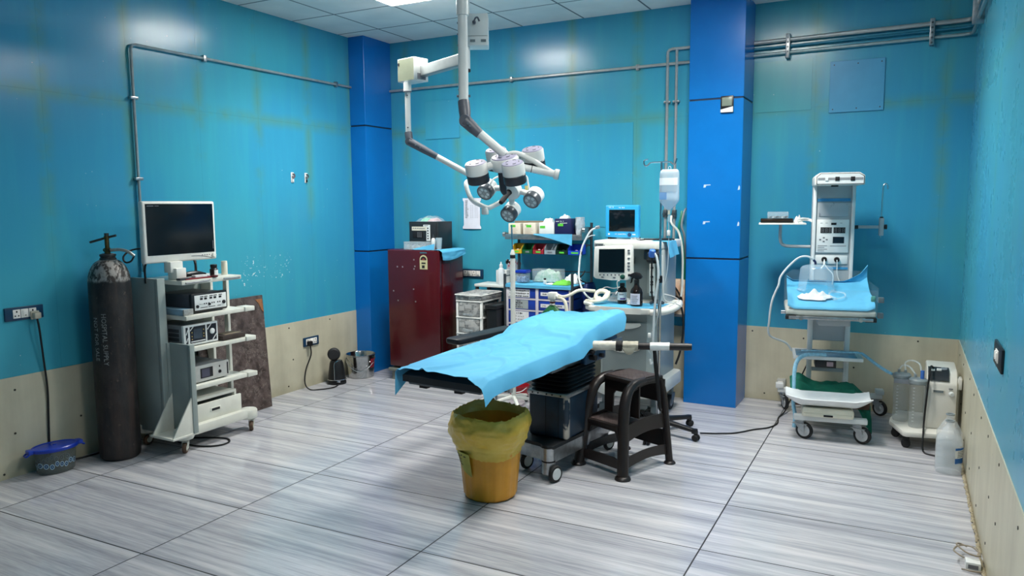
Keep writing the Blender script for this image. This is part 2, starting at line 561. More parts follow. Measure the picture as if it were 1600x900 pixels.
# ---------------- ceiling light panels
def glow_mat(k, st):
    m = bpy.data.materials.new('lit_diffuser'); m.use_nodes = True
    nt = m.node_tree; nt.nodes.clear()
    e = nt.nodes.new('ShaderNodeEmission'); o_ = nt.nodes.new('ShaderNodeOutputMaterial')
    tc = nt.nodes.new('ShaderNodeTexCoord'); nz = nt.nodes.new('ShaderNodeTexNoise'); nz.inputs['Scale'].default_value = 2.0
    cr = nt.nodes.new('ShaderNodeMix'); cr.data_type = 'RGBA'
    cr.inputs[6].default_value = (1.0, 0.965, 0.90, 1); cr.inputs[7].default_value = (1.0, 0.975, 0.92, 1)
    nt.links.new(tc.outputs['Object'], nz.inputs['Vector']); nt.links.new(nz.outputs[0], cr.inputs[0])
    nt.links.new(cr.outputs[2], e.inputs[0]); e.inputs[1].default_value = st
    nt.links.new(e.outputs[0], o_.inputs[0])
    return m
PANEL_LABELS = ['square ceiling light panel at the far left, its corner seen beside the lamp pole', 'square ceiling light panel above the pillar side of the room',
                'square ceiling light panel near the right wall, towards the viewer']
for k, (x, y, st) in enumerate(LIGHT_PANELS):
    t = thing('ceiling_light', PANEL_LABELS[k], 'ceiling light', (x, y, ZC-0.012))
    h = 0.298
    b = M()
    for (a0, a1, c0, c1) in ((-h, h, -h, -h+0.016), (-h, h, h-0.016, h), (-h, -h+0.016, -h+0.016, h-0.016), (h-0.016, h, -h+0.016, h-0.016)):
        b.box(a0, a1, c0, c1, 0, 0.012)
    obj('frame', b, WHITE, t, local=True)
    obj('diffuser', M().box(-h+0.016, h-0.016, -h+0.016, h-0.016, 0.003, 0.010), glow_mat(k, PANEL_W*st), t, local=True)
    la = bpy.data.lights.new('panel_light', 'AREA'); la.shape = 'SQUARE'; la.size = 0.55
    la.energy = SPREAD_W*st; la.spread = math.radians(SPREAD_A); la.color = (1.0, 0.965, 0.90)
    lo_ = bpy.data.objects.new('panel_light', la); COL.objects.link(lo_); lo_.parent = t; lo_.location = (0, 0, -0.012)

# ---------------- conduits and pipes
def clamp(b, c, ax, r):
    x, y, z = c
    if ax == 'x': b.box(x, x+0.03, y-0.014, y+0.014, z-r*1.9, z+r*1.9, 0.002)       # on the left wall
    else: b.box(x-0.014, x+0.014, y-0.03, y, z-r*1.9, z+r*1.9, 0.002)
t = thing('conduit', 'thin grey L-shaped conduit on the left wall, running down behind the monitor', 'pipe', (XL, 3.5, 1.2))
xx = XL+0.02
b = M().tube([(xx, 3.497, 1.2), (xx, 3.497, 2.745), (xx, 3.500, 2.765), (xx, 3.510, 2.779), (xx, 3.530, 2.786), (xx, QY-0.001, 2.80)], 0.0105, 10, 0)
obj('tube', b, PIPE, t)
for c in ((XL, 4.12, 2.79), (XL, 5.62, 2.799), (XL, 3.496, 2.42), (XL, 3.497, 1.86)):
    b = M()
    if c[2] > 2.6: clamp(b, c, 'x', 0.0125)
    else: b.box(c[0], c[0]+0.034, c[1]-0.03, c[1]+0.03, c[2]-0.01, c[2]+0.01, 0.002)
    obj('clamp', b, STEEL, t)
t = thing('conduit', 'long straight grey conduit across the back wall between the blue pillars', 'pipe', (-3.1, YB, 2.80))
obj('tube', M().cyl((QX+0.001, YB-0.02, 2.80), (PXL-0.01, YB-0.02, 2.81), 0.0125, seg=10), PIPE, t)
for x in (-3.28, -2.07):
    b = M(); clamp(b, (x, YB, 2.805), 'y', 0.0125); obj('clamp', b, STEEL, t)
# vertical gas drop lines beside the right pillar
t = thing('gas_pipe', 'pair of slim white gas pipes dropping down the back wall beside the pillar', 'pipe', (-1.77, YB, 1.4))
yy = YB-0.026
obj('tube', M().tube([(PXL-0.005, yy, 2.925), (-1.775, yy, 2.926), (-1.797, yy, 2.92), (-1.809, yy, 2.905), (-1.811, yy, 2.88), (-1.811, yy, 1.35)], 0.0125, 10, 0), PIPE, t)
obj('tube', M().cyl((-1.735, yy, 2.925), (-1.735, yy, 1.35), 0.0115, seg=10), PIPE, t)
for x in (-1.811, -1.735):
    for z in (2.50, 1.93):
        obj('clamp', M().box(x-0.026, x+0.026, YB-0.038, YB, z-0.009, z+0.009, 0.002), STEEL, t)
for x in (-1.811, -1.735):
    obj('outlet_valve', M().box(x-0.017, x+0.017, YB-0.05, YB, 1.545, 1.61, 0.005).cyl((x, YB-0.05, 1.575), (x, YB-0.075, 1.575), 0.012, seg=14), DSTEEL, t)
# three pipes across the alcove that turn along the right wall
zs = (2.955, 2.905, 2.855)
pl = ['thickest upper grey pipe across the alcove wall, turning along the right wall', 'middle thin teal-painted pipe across the alcove wall', 'lower grey pipe across the alcove wall']
pm = [PIPE, mat('teal_painted_pipe', '#1e6f88', 0.3, 0.2, 0.06), mat('grey_pipe_lower', '#8fa3a6', 0.3, 0.4, 0.08)]
for k, (z, r) in enumerate(zip(zs, (0.017, 0.010, 0.0125))):
    yy = YR-0.03
    x2 = XR-0.03-0.012*k*0
    b = M().tube([(PXR+0.001, yy, z), (x2-0.05, yy, z+0.012), (x2-0.022, yy-0.006, z+0.013), (x2-0.006, yy-0.022, z+0.014), (x2, yy-0.05, z+0.015), (x2, 2.6, z+0.03)], r, 12, 0)
    o = obj('gas_pipe', b, pm[k]); tag(o, pl[k], 'pipe')
for k, x in enumerate((-0.905, 0.10)):
    b = M().box(x-0.016, x+0.016, YR-0.056, YR, 2.81, 3.0, 0.002)
    b.setm(1)
    for q in range(5): b.cyl((x, YR-0.056, 2.826+0.036*q), (x, YR-0.06, 2.826+0.036*q), 0.008, seg=8)
    o = obj('pipe_bracket', b, [STEEL, DSTEEL]); tag(o, ['slotted steel bracket holding the alcove pipes nearer the pillar', 'slotted steel bracket holding the alcove pipes nearer the right corner'][k], 'bracket', 'pipe brackets in the alcove')
b = M().box(XR-0.07, XR, 5.95, 5.98, 2.83, 3.03, 0.002); o = obj('pipe_bracket', b, STEEL); tag(o, 'steel bracket holding the pipes on the right wall near the ceiling', 'bracket', None)

# ---------------- switch boards
NAVY = mat('navy_switch_plate', '#143a58', 0.35, 0, 0.05)
IV = mat('ivory_switch', '#e9e6e0', 0.4, 0, 0.03)
def switch_board(label, c, ax, n, kinds, W, H=0.083, plate=NAVY, margin=0.02):
    """c: centre on the wall; local x along the board, y out of the wall"""
    rz = {'L': PI/2, 'B': 0.0, 'R': -PI/2}[ax]
    t = thing('switch_board', label, 'switch board', c, rz)
    # local frame: +x along the board, -y out of the wall
    obj('plate', M().box(-W/2, W/2, -0.012, 0, -H/2, H/2, 0.004), plate, t, local=True)
    mw = 0.044; x = -n*(mw+0.004)/2+0.002 + margin*0
    for k in kinds:
        b = M().box(x, x+mw, -0.016, -0.010, -0.027, 0.027, 0.002)
        b.setm(1)
        if k == 's':
            b.box(x+0.018, x+0.026, -0.0166, -0.0155, 0.008, 0.019); b.box(x+0.008, x+0.016, -0.0166, -0.0155, -0.016, -0.008); b.box(x+0.028, x+0.036, -0.0166, -0.0155, -0.016, -0.008)
        else:
            b.setm(0); b.box(x+0.008, x+0.036, -0.021, -0.015, -0.019, 0.019, 0.004); b.setm(1); b.box(x+0.018, x+0.028, -0.0216, -0.0205, -0.014, -0.010)
        obj('socket' if k == 's' else 'rocker_switch', b, [IV, INK], t, local=True)
        x += mw+0.004
    return t
switch_board('navy switch board with white sockets on the left wall near the gas cylinder', (XL, 2.662, 1.012), 'L', 3, 'srs', 0.232)
switch_board('navy switch board low on the cream left dado, above the small black appliance', (XL+0.005, 5.168, 0.421), 'L', 3, 'srs', 0.20)
switch_board('navy switch board on the back wall beside the red refrigerator', (-3.728, YB, 1.0), 'B', 4, 'srsr', 0.25)
switch_board('small dark framed switch board on the right wall', (XR, 3.86, 0.985), 'R', 2, 'rr', 0.30, 0.105, BLACK)

# two small gas outlet clips high on the left wall
for k, y in enumerate((5.02, 5.19)):
    t = thing('wall_hook', ['small white wall hook on the left wall, farther from the pillar', 'small white wall hook on the left wall, nearer the pillar'][k], 'hook', (XL, y, 1.87), PI/2, 'small hooks on the left wall')
    obj('plate', M().box(-0.018, 0.018, -0.006, 0, 0.0, 0.09, 0.003), WHITE, t, local=True)
    obj('clip', M().tube([(0, -0.006, 0.075), (0.008, -0.02, 0.07), (0.008, -0.022, 0.05), (-0.004, -0.018, 0.04), (-0.004, -0.008, 0.055)], 0.005, 8), [mat('maroon_plastic', '#571f23', 0.4), BLACK][k], t, local=True)
    obj('peg', M().box(-0.008, 0.008, -0.016, -0.006, 0.004, 0.03, 0.003), BLACK if k else WHITE, t, local=True)

# thermometer on the pillar
t = thing('digital_thermometer', 'small black and white digital thermometer hung on the right blue pillar', 'thermometer', (-1.295, PYF, 2.37), 0)
obj('casing', M().box(-0.05, 0.05, -0.018, 0, 0, 0.13, 0.006), BLACK, t, local=True)
obj('display', M().box(-0.038, 0.038, -0.0195, -0.0175, 0.052, 0.118, 0.001), mat('lcd_display', '#7f8a7e', 0.25), t, local=True)
b = M().prism([(-0.048, 0.004), (0.048, 0.004), (0.048, 0.046), (0.0, 0.036), (-0.048, 0.026)], 'y', -0.0195, -0.0175)
obj('lower_cover', b, WHITE, t, local=True)
# paper notice
def paper():
    b = M()
    def f(u, v):
        x = -3.825+0.205*u + (0.012*(1-2*u) if 0.08 < v < 0.93 else 0)
        z = 1.432+0.295*v
        y = YB-0.006-0.004*math.sin(u*PI)-0.004*(1-v)**2
        return Vector((x, y, z))
    b.surf(f, 12, 16)
    b.setm(1)
    for r in range(11):
        z = 1.70-0.016*r
        b.box(-3.795, -3.795+random.uniform(.02, .04), YB-0.0135, YB-0.0125, z, z+0.004)
        if r > 2:
            for x in (-3.735, -3.715, -3.685, -3.665): b.box(x, x+0.008, YB-0.0131, YB-0.0125, z, z+0.0035)
    return b
o = obj('paper_notice', paper(), [mat('notice_paper', '#d9dbe6', 0.8, 0, 0.03), GREYINK]); tag(o, 'white paper notice taped to the back wall above the drawer tower', 'notice')
# ================================================================== LEFT WALL THINGS
# ---------------- oxygen cylinder
def cylinder_mat():
    m, N, p = base_mat('worn_black_cylinder_paint')
    x, y, z = N.obj()
    v = N.vec(x, y, z * 0.6)
    n1 = N.noise(v, 9.0, 5.0, 0.65); n2 = N.noise(v, 38.0, 4.0, 0.7); n3 = N.noise(N.vec(x * 14.0, y * 14.0, z * 1.5), 1.0, 4.0, 0.6)
    col = N.mix(N.step(n1, 0.42, 0.66), lin('#161618'), lin('#2e2928'))
    col = N.mix(N.step(n3, 0.5, 0.72) * 0.45, col, lin('#4a3832'))
    col = N.mix(N.step(n2, 0.62, 0.72) * 0.5, col, lin('#6a5a52'))
    sil = N.step(z + n1 * 0.05, 1.20, 1.225)
    s2 = N.mix(N.step(n2 + n1 * 0.4, 0.62, 0.78), lin('#9a9691'), lin('#3b3532'))
    col = N.mix(sil, col, s2)
    N.put(p.inputs['Base Color'], col)
    N.put(p.inputs['Roughness'], 0.42 + n2 * 0.25)
    N.put(p.inputs['Metallic'], sil * 0.35)
    N.put(p.inputs['Normal'], N.bump(n2 * 0.6 + n1, 0.25, 0.006))
    return m
cx, cy = -4.598, 3.08
t = thing('gas_cylinder', 'tall worn black oxygen cylinder with silver shoulder standing by the left wall', 'gas cylinder', (cx, cy, 0))
R = 0.127
prof = [(0, 0.012), (R-0.05, 0.0), (R-0.02, 0.003), (R-0.004, 0.018), (R, 0.05), (R, 1.17)]
for k in range(1, 10):
    a = k/9*PI/2*0.93
    prof.append((0.035+(R-0.035)*math.cos(a), 1.17+0.155*math.sin(a)))
prof += [(0.042, 1.327), (0, 1.33)]
obj('body', M().lathe(prof, (0, 0, 0), seg=48, cap=False), cylinder_mat(), t, local=True)
obj('neck_ring', M().lathe([(0.046, 1.315), (0.05, 1.32), (0.05, 1.333), (0.044, 1.336), (0.044, 1.342), (0.049, 1.345), (0.049, 1.358), (0.03, 1.364)], seg=28), mat('dark_iron', '#4c4a48', 0.5, 0.6, 0.2, 40, 0.1), t, local=True)
BRASS = mat('tarnished_brass', '#6d5632', 0.4, 0.8, 0.2, 40)
b = M().cyl((0, 0, 1.36), (0, 0, 1.40), 0.018, seg=12).cyl((0, 0, 1.40), (0, 0, 1.46), 0.014, seg=8).cyl((-0.03, 0, 1.385), (0.03, 0, 1.385), 0.012, seg=8).cyl((0, 0, 1.46), (0, 0, 1.475), 0.017, seg=12)
v = obj('valve', b, BRASS, t, local=True)
q = Vector((0.885, 0.466, 0))       # spindle key lies across
b = M().tube([(-0.11*q.x, -0.11*q.y, 1.436), (0.0, 0.0, 1.466), (0.062*q.x, 0.062*q.y, 1.480)], 0.0075, 8, 0).cyl((0, 0, 1.452), (0, 0, 1.495), 0.014, seg=8)
obj('spindle_key', b, mat('dark_iron', '#4c4a48', 0.5), v, local=True)
hp = [(0.03, 0, 1.385), (0.075, 0.035, 1.388), (0.12, 0.06, 1.375), (0.145, 0.085, 1.345), (0.13, 0.07, 1.31), (0.10, 0.05, 1.305), (0.085, 0.05, 1.34), (0.08, 0.10, 1.375), (0.05, 0.20, 1.385), (0.0, 0.33, 1.37)]
b = M().tube(hp[:4], 0.010, 8, 3)
b.setm(1); b.tube(hp[3:], 0.006, 8, 3)
obj('gas_hose', b, [mat('braided_hose', '#9aa09c', 0.35, 0.5, 0.1, 60), BCABLE], t, local=True)
# stencilled lettering wraps the side that faces the room
b = M()
STENCIL = mat('faded_white_stencil', '#8b8d8c', 0.8, 0, 0.3, 60)
def wrap_text(b, string, ang0, ztop, size):
    vs, fs, wid = text_geo(string)
    V = []
    for x, y in vs:
        a = ang0 + y*size/R
        V.append(b.bm.verts.new(((R+0.0008)*math.cos(a), (R+0.0008)*math.sin(a), ztop-x*size)))
    for f in fs:
        try: b.bm.faces.new([V[i] for i in f])
        except ValueError: pass
    b._done()
wrap_text(b, 'HOSPITAL SUPPLY', math.radians(-62), 0.985, 0.042)
wrap_text(b, 'NOT FOR SALE', math.radians(-88), 0.96, 0.042)
obj('stencil_lettering', b, STENCIL, t, local=True)

# ---------------- food tub
t = thing('food_tub', 'clear oval food tub with a blue clip lid on the floor by the left wall', 'tub', (-4.71, 2.715, 0), math.radians(80))
def tub_mat():
    m, N, p = base_mat('clear_tub_with_flowers')
    x, y, z = N.obj()
    at = N.new('ShaderNodeMath', operation='ARCTAN2'); N.put(at.inputs[0], y); N.put(at.inputs[1], x); an = E_(N, at.outputs[0])
    u = an * 3.0
    fx = (u.frac() - 0.5); fz = (z - 0.062 - ((u.floor() * 1.7).frac() - 0.5) * 0.022) / 0.040
    d = N.m('SQRT', fx * fx + fz * fz)
    ring = N.step(d, 0.30, 0.34) * (1.0 - N.step(d, 0.42, 0.46))
    core = 1.0 - N.step(d, 0.33, 0.37)
    dot = 1.0 - N.step(d, 0.07, 0.11)
    col = N.mix(core, lin('#6d7673'), lin('#1b4a74'))
    col = N.mix(ring.max(dot), col, lin('#a9c7da'))
    N.put(p.inputs['Base Color'], col)
    N.put(p.inputs['Alpha'], (core * 0.85).max(ring * 0.9).max(0.38))
    p.inputs['Roughness'].default_value = 0.25
    return m
E = 0.70
obj('container', M().lathe([(0.0, 0.004), (0.098, 0.0), (0.108, 0.012), (0.122, 0.15), (0.1245, 0.155), (0.118, 0.155), (0.104, 0.014), (0, 0.008)], seg=40, ell=E, cap=False), tub_mat(), t, local=True)
BLUE = mat('royal_blue_plastic', '#1739a8', 0.3, 0, 0.06)
lid = obj('lid', M().lathe([(0.134, 0.148), (0.137, 0.152), (0.137, 0.166), (0.13, 0.171), (0.122, 0.171), (0.116, 0.167), (0.05, 0.172), (0.012, 0.173), (0.010, 0.178), (0, 0.178)], seg=44, ell=E), BLUE, t, local=True)
for sx in (-1, 1):
    b = M().box(sx*0.128, sx*0.158, -0.03, 0.03, 0.146, 0.172, 0.006).tube([(sx*0.15, -0.022, 0.15), (sx*0.166, -0.02, 0.14), (sx*0.168, 0, 0.135), (sx*0.166, 0.02, 0.14), (sx*0.15, 0.022, 0.15)], 0.006, 8)
    obj('clip', b, BLUE, lid, local=True)
# cord from the wall socket down behind the tub and along the wall
t = thing('mains_lead', 'black mains lead with a beige plug running down the left wall behind the tub', 'lead', (XL, 2.74, 0.0))
obj('plug', M().box(XL+0.017, XL+0.062, 2.695, 2.737, 0.972, 1.012, 0.008).box(XL+0.016, XL+0.03, 2.69, 2.742, 0.967, 1.02, 0.005), mat('beige_plug', '#b9b3a2', 0.5), t)
b = M().tube([(XL+0.045, 2.716, 0.975), (XL+0.05, 2.722, 0.90), (XL+0.03, 2.745, 0.70), (XL+0.018, 2.762, 0.5), (XL+0.016, 2.755, 0.3), (XL+0.014, 2.75, 0.1), (XL+0.015, 2.78, 0.008), (XL+0.02, 2.86, 0.007), (XL+0.05, 2.95, 0.007), (XL+0.06, 3.1, 0.007), (XL+0.05, 3.25, 0.007)], 0.0062, 8, 4)
obj('cable', b, BCABLE, t)

# ---------------- endoscopy trolley (faces the room, +x)
CARTM = mat('ivory_enamelled_steel', '#d5d6cc', 0.35, 0, 0.06, 5, 0.02)
CARTG = mat('grey_green_panel_shaded', '#919c99', 0.35, 0, 0.05, 4)  # grey-green enamel, darkened in colour for shade on the trolley's side
cart = thing('equipment_trolley', 'tall ivory steel equipment trolley on castors carrying a monitor', 'trolley', (-4.5, 3.61, 0))
b = M()
b.box(-4.78, -4.43, 3.285, 3.315, 0.12, 1.185, 0.006).box(-4.44, -4.405, 3.285, 3.345, 0.12, 1.185, 0.005)
obj('side_panel', b, [CARTG], cart)
b = M().box(-4.78, -4.66, 3.93, 3.955, 0.12, 1.15, 0.005)
obj('side_panel', b, [CARTM], cart)
b = M().box(-4.78, -4.765, 3.315, 3.93, 0.3, 1.15)
obj('rear_panel', b, CARTG, cart)
obj('upright', M().box(-4.50, -4.46, 3.905, 3.93, 0.14, 1.14, 0.004), CARTM, cart)
# lower side cheek with its two sloping gussets
b = M().box(-4.405, -4.195, 3.345, 3.362, 0.14, 0.745, 0.004).box(-4.205, -4.185, 3.337, 3.375, 0.14, 0.745, 0.003).box(-4.41, -4.395, 3.325, 3.37, 0.14, 0.745, 0.003)
obj('lower_cheek', b, CARTG, cart)
for x in (-4.405, -4.205):
    b = M().prism([(3.345, 0.145), (3.345, 0.40), (3.18, 0.145)], 'x', x, x+0.012, 0.002)
    obj('gusset', b, CARTM, cart)
b = M().box(-4.42, -4.19, 3.175, 3.36, 0.13, 0.146, 0.003)
obj('gusset_plate', b, CARTM, cart)
SHELF = (1.165, 0.925, 0.705, 0.435)
for k, z in enumerate(SHELF):
    x1 = -4.275 if k else -4.30
    b = M().box(-4.74, x1, 3.395, 3.905, z-0.03, z, 0.004)
    sh = obj('shelf', b, CARTM, cart)
    if k == 0:
        obj('edge_clip', M().tube([(-4.292, 3.42, 1.148), (-4.292, 3.56, 1.15), (-4.292, 3.62, 1.155)], 0.006, 8), STEEL, sh)
        obj('edge_clip', M().tube([(-4.292, 3.74, 1.152), (-4.292, 3.82, 1.148), (-4.292, 3.885, 1.15)], 0.006, 8), STEEL, sh)
    else:
        obj('end_stop', M().box(-4.36, -4.262, 3.895, 3.985 if k else 3.95, z-0.03, z+0.004, 0.005), CARTM, sh)
b = M().box(-4.74, -4.30, 3.44, 3.80, 0.315, 0.335, 0.003).box(-4.33, -4.302, 3.79, 3.81, 0.27, 0.335, 0.003)
obj('tray_shelf', b, CARTM, cart)
b = M().box(-4.74, -4.31, 3.42, 3.85, 0.17, 0.285)
obj('drawer_body', b, mat('drawer_inside', '#6b6f6c', 0.6), cart)
b = M().box(-4.31, -4.292, 3.37, 3.845, 0.165, 0.292, 0.003)
dr = obj('drawer_front', b, CARTM, cart)
b = M().box(-4.2925, -4.2885, 3.565, 3.655, 0.222, 0.25, 0.001); b.setm(1); b.box(-4.2885, -4.2875, 3.575, 3.645, 0.226, 0.243)
obj('pull', b, [CARTM, INK], dr)
# base frame with round bosses at the corners
b = M().box(-4.74, -4.26, 3.36, 3.90, 0.10, 0.155, 0.01).box(-4.30, -4.245, 3.40, 3.86, 0.105, 0.17, 0.008)
for (x, y) in ((-4.30, 3.345), (-4.30, 3.91), (-4.68, 3.345), (-4.68, 3.91)):
    b.lathe([(0.06, 0.09), (0.066, 0.1), (0.066, 0.148), (0.06, 0.158), (0, 0.158)], (x, y, 0), seg=20)
obj('base_frame', b, CARTM, cart)
def castor(parent, x, y, top, r=0.035, yaw=0.0, wm=None, fm=None, w=0.022, lever=None, hub=None):
    """swivel castor: fork is a part, wheel its sub-part"""
    c, s = math.cos(yaw), math.sin(yaw)
    def L(u, v, z): return Vector((x+c*u-s*v, y+s*u+c*v, z))
    off = r*0.45
    b = M()
    b.T = Matrix.Translation((x, y, 0)) @ Matrix.Rotation(yaw, 4, 'Z')
    b.cyl((0, 0, r*1.9), (0, 0, top), r*0.32, seg=12)
    for sv in (-1, 1):
        b.prism([(-off-r*0.3, r*0.85), (-off+r*0.25, r*0.8), (r*0.6, r*1.75), (r*0.6, r*2.15), (-r*0.6, r*2.15)], 'y', sv*(w/2+0.003), sv*(w/2+0.006))
    b.box(-r*0.6, r*0.6, -w/2-0.006, w/2+0.006, r*2.08, r*2.2)
    f = obj('castor', b, fm or CHROME, parent)
    b = M(); b.T = Matrix.Translation((x, y, 0)) @ Matrix.Rotation(yaw, 4, 'Z')
    b.lathe([(r*0.55, -w/2), (r*0.9, -w/2), (r, -w/4), (r, w/4), (r*0.9, w/2), (r*0.55, w/2)], (-off, 0, r), (0, 1, 0), 26, cap=False)
    b.setm(1)
    b.lathe([(0, -w/2-0.002), (r*0.3, -w/2-0.002), (r*0.56, -w/2+0.001), (r*0.56, w/2-0.001), (r*0.3, w/2+0.002), (0, w/2+0.002)], (-off, 0, r), (0, 1, 0), 20)
    obj('wheel', b, [wm or RUBBER, hub or MGREY], f)
    return f
rust = mat('rusty_wheel', '#5a4638', 0.6, 0.2, 0.2, 40)
for k, (x, y, yw) in enumerate(((-4.275, 3.335, 2.2), (-4.275, 3.915, 2.3), (-4.66, 3.35, 1.6), (-4.68, 3.91, 1.2))):
    castor(cart, x, y, 0.11, 0.036, yw, rust, CARTM, 0.026, hub=CARTM)

# ---------------- monitor
t = thing('monitor', 'large flat monitor with a white bezel and dark screen on top of the trolley', 'monitor', (-4.45, 3.53, 1.166))
b = M().box(-4.49, -4.445, 3.235, 3.82, 1.285, 1.70, 0.012, 3)
ho = obj('housing', b, WPAINT, t)
b = M().box(-4.53, -4.49, 3.30, 3.75, 1.33, 1.66, 0.015); obj('rear_cover', b, WPAINT, t)
b = M().box(-4.4455, -4.4435, 3.258, 3.80, 1.338, 1.682)
b.setm(1).box(-4.4436, -4.4431, 3.27, 3.32, 1.666, 1.671).box(-4.4436, -4.4431, 3.33, 3.36, 1.667, 1.670).box(-4.4436, -4.4431, 3.787, 3.792, 1.36, 1.42)
obj('screen', b, [SCREEN, GREYINK], t)
obj('control_knob', M().lathe([(0.014, 0), (0.016, 0.003), (0.016, 0.012), (0.012, 0.016), (0, 0.016)], (-4.446, 3.79, 1.315), (1, 0, 0), 20), WPAINT, t)
b = M()
for y in (3.69, 3.71, 3.73, 3.75): b.box(-4.4455, -4.4425, y, y+0.008, 1.317, 1.323)
b.tube([(-4.445, 3.60, 1.318), (-4.444, 3.68, 1.315), (-4.4445, 3.75, 1.302), (-4.445, 3.775, 1.292)], 0.002, 6)
obj('buttons', b, GREYINK, t)
b = M().box(-4.48, -4.41, 3.40, 3.50, 1.215, 1.29, 0.006).box(-4.47, -4.38, 3.42, 3.50, 1.166, 1.245, 0.005)
obj('stand', b, WPAINT, t)
obj('cable', M().tube([(-4.50, 3.29, 1.30), (-4.52, 3.285, 1.25), (-4.52, 3.285, 1.15)], 0.007, 8).tube([(-4.49, 3.66, 1.29), (-4.46, 3.64, 1.25), (-4.44, 3.62, 1.20)], [0.010, 0.006, 0.004], 8), BCABLE, t)

# ---------------- devices on the trolley shelves
def panel_texture(b, x, items):
    for (y0, y1, z0, z1) in items: b.box(x, x+0.0016, y0, y1, z0, z1)
t = thing('light_source', 'black cased light source with a white front panel on the upper trolley shelf', 'medical device', (-4.47, 3.63, 0.926))
obj('casing', M().box(-4.66, -4.34, 3.48, 3.775, 0.938, 1.06, 0.004), DGREY, t)
obj('front_bezel', M().box(-4.345, -4.315, 3.475, 3.785, 0.932, 1.068, 0.012), BLACK, t)
b = M().box(-4.316, -4.3135, 3.50, 3.77, 0.948, 1.052, 0.002); b.setm(1)
its = []
for r, z in enumerate((1.037, 1.018)):
    for y in (3.545, 3.58, 3.625, 3.66, 3.705):
        its.append((y, y+(0.028 if r == 0 else 0.022), z, z+(0.006 if r == 0 else 0.014)))
for y in (3.575, 3.592, 3.612, 3.64, 3.658, 3.69, 3.708): its.append((y, y+0.009, 0.985, 0.994))
its += [(3.545, 3.605, 0.962, 0.966), (3.615, 3.67, 0.962, 0.966), (3.69, 3.72, 0.962, 0.966), (3.535, 3.57, 0.988, 0.9895)]
panel_texture(b, -4.3138, its)
b.lathe([(0.011, 0), (0.011, 0.006), (0, 0.006)], (-4.3135, 3.52, 0.975), (1, 0, 0), 14).lathe([(0.013, 0), (0.013, 0.008), (0, 0.008)], (-4.3135, 3.745, 0.985), (1, 0, 0), 14).cyl((-4.3135, 3.62, 0.983), (-4.306, 3.62, 0.983), 0.009, seg=12)
obj('front_panel', b, [WHITE, INK], t)
for y in (3.50, 3.76): obj('foot', M().cyl((-4.36, y, 0.9255), (-4.36, y, 0.940), 0.012, seg=12), RUBBER, t)
t = thing('flat_box', 'flat pale blue and silver box tucked beside the black light source', 'box', (-4.45, 3.44, 0.9255))
obj('carton', M().box(-4.64, -4.31, 3.398, 3.47, 0.9255, 0.968, 0.002), mat('pale_blue_carton', '#7fa0b4', 0.5), t)
obj('end_label', M().box(-4.3105, -4.296, 3.396, 3.472, 0.925+0.0008, 0.969, 0.002), mat('silver_label', '#a7a9a6', 0.35, 0.3, 0.15, 60), t)
t = thing('insufflator', 'grey device with side vents and diagonal striped front on the middle trolley shelf', 'medical device', (-4.47, 3.55, 0.7055))
b = M().box(-4.66, -4.335, 3.402, 3.675, 0.715, 0.852, 0.003).box(-4.62, -4.38, 3.43, 3.65, 0.7055, 0.716)
b.setm(1)
for r in range(3):
    for q in range(9): b.box(-4.47+0.0118*q, -4.463+0.0118*q, 3.4012, 3.403, 0.745+0.03*r, 0.768+0.03*r)
obj('casing', b, [MGREY, INK], t)
b = M().box(-4.336, -4.312, 3.396, 3.682, 0.712, 0.856, 0.004)
b.setm(1)
for (y0, y1) in ((3.413, 3.43), (3.446, 3.575), (3.588, 3.668)):
    b.box(-4.3125, -4.3108, y0, y1, 0.728, 0.842)
b.setm(2)
for (ya, yb, za, zb) in ((3.588, 3.625, 0.805, 0.842), (3.632, 3.668, 0.728, 0.768), (3.446, 3.475, 0.815, 0.842), (3.413, 3.43, 0.79, 0.825), (3.413, 3.43, 0.74, 0.77)):
    b.prism([(ya, za), (ya+0.004, za), (yb, zb-0.004), (yb, zb), (yb-0.004, zb), (ya, za+0.005)], 'x', -4.3109, -4.3095)
b.lathe([(0.02, 0), (0.02, 0.006), (0.012, 0.012), (0, 0.012)], (-4.311, 3.63, 0.79), (1, 0, 0), 20)
b.box(-4.311, -4.3098, 3.452, 3.57, 0.735, 0.741)
b.setm(3); b.box(-4.311, -4.3095, 3.475, 3.545, 0.755, 0.825)
b.setm(4)
for z in (0.765, 0.785, 0.812): b.cyl((-4.311, 3.558, z), (-4.3085, 3.558, z), 0.004, seg=8); b.cyl((-4.311, 3.461, z-0.01), (-4.3085, 3.461, z-0.01), 0.004, seg=8)
obj('front_panel', b, [WHITE, mat('dark_panel', '#262b33', 0.3), WHITE, mat('blue_grey_lcd', '#3c4854', 0.2), mat('amber_button', '#b9a25e', 0.4)], t)
t = thing('cardboard_box', 'small dark brown open box at the right end of the middle trolley shelf', 'box', (-4.33, 3.80, 0.7095))
obj('carton', M().box(-4.42, -4.285, 3.70, 3.905, 0.7095, 0.742, 0.003), mat('dark_brown_carton', '#3a302b', 0.7, 0, 0.15), t)
obj('lid_flap', M().box(-4.40, -4.31, 3.74, 3.89, 0.7415, 0.746, 0.001), mat('tan_card', '#8a7c68', 0.7, 0, 0.1), t)
t = thing('camera_processor', 'silver device with a small dark display on the lower trolley shelf', 'medical device', (-4.47, 3.61, 0.4355))
b = M().box(-4.66, -4.33, 3.46, 3.76, 0.448, 0.555, 0.004)
for y in (3.48, 3.74): b.cyl((-4.36, y, 0.4355), (-4.36, y, 0.449), 0.012, seg=10).cyl((-4.6, y, 0.4355), (-4.6, y, 0.449), 0.012, seg=10)
obj('casing', b, MGREY, t)
b = M().box(-4.332, -4.312, 3.455, 3.765, 0.445, 0.56, 0.005)
b.setm(1); b.box(-4.3125, -4.3105, 3.515, 3.62, 0.468, 0.538)
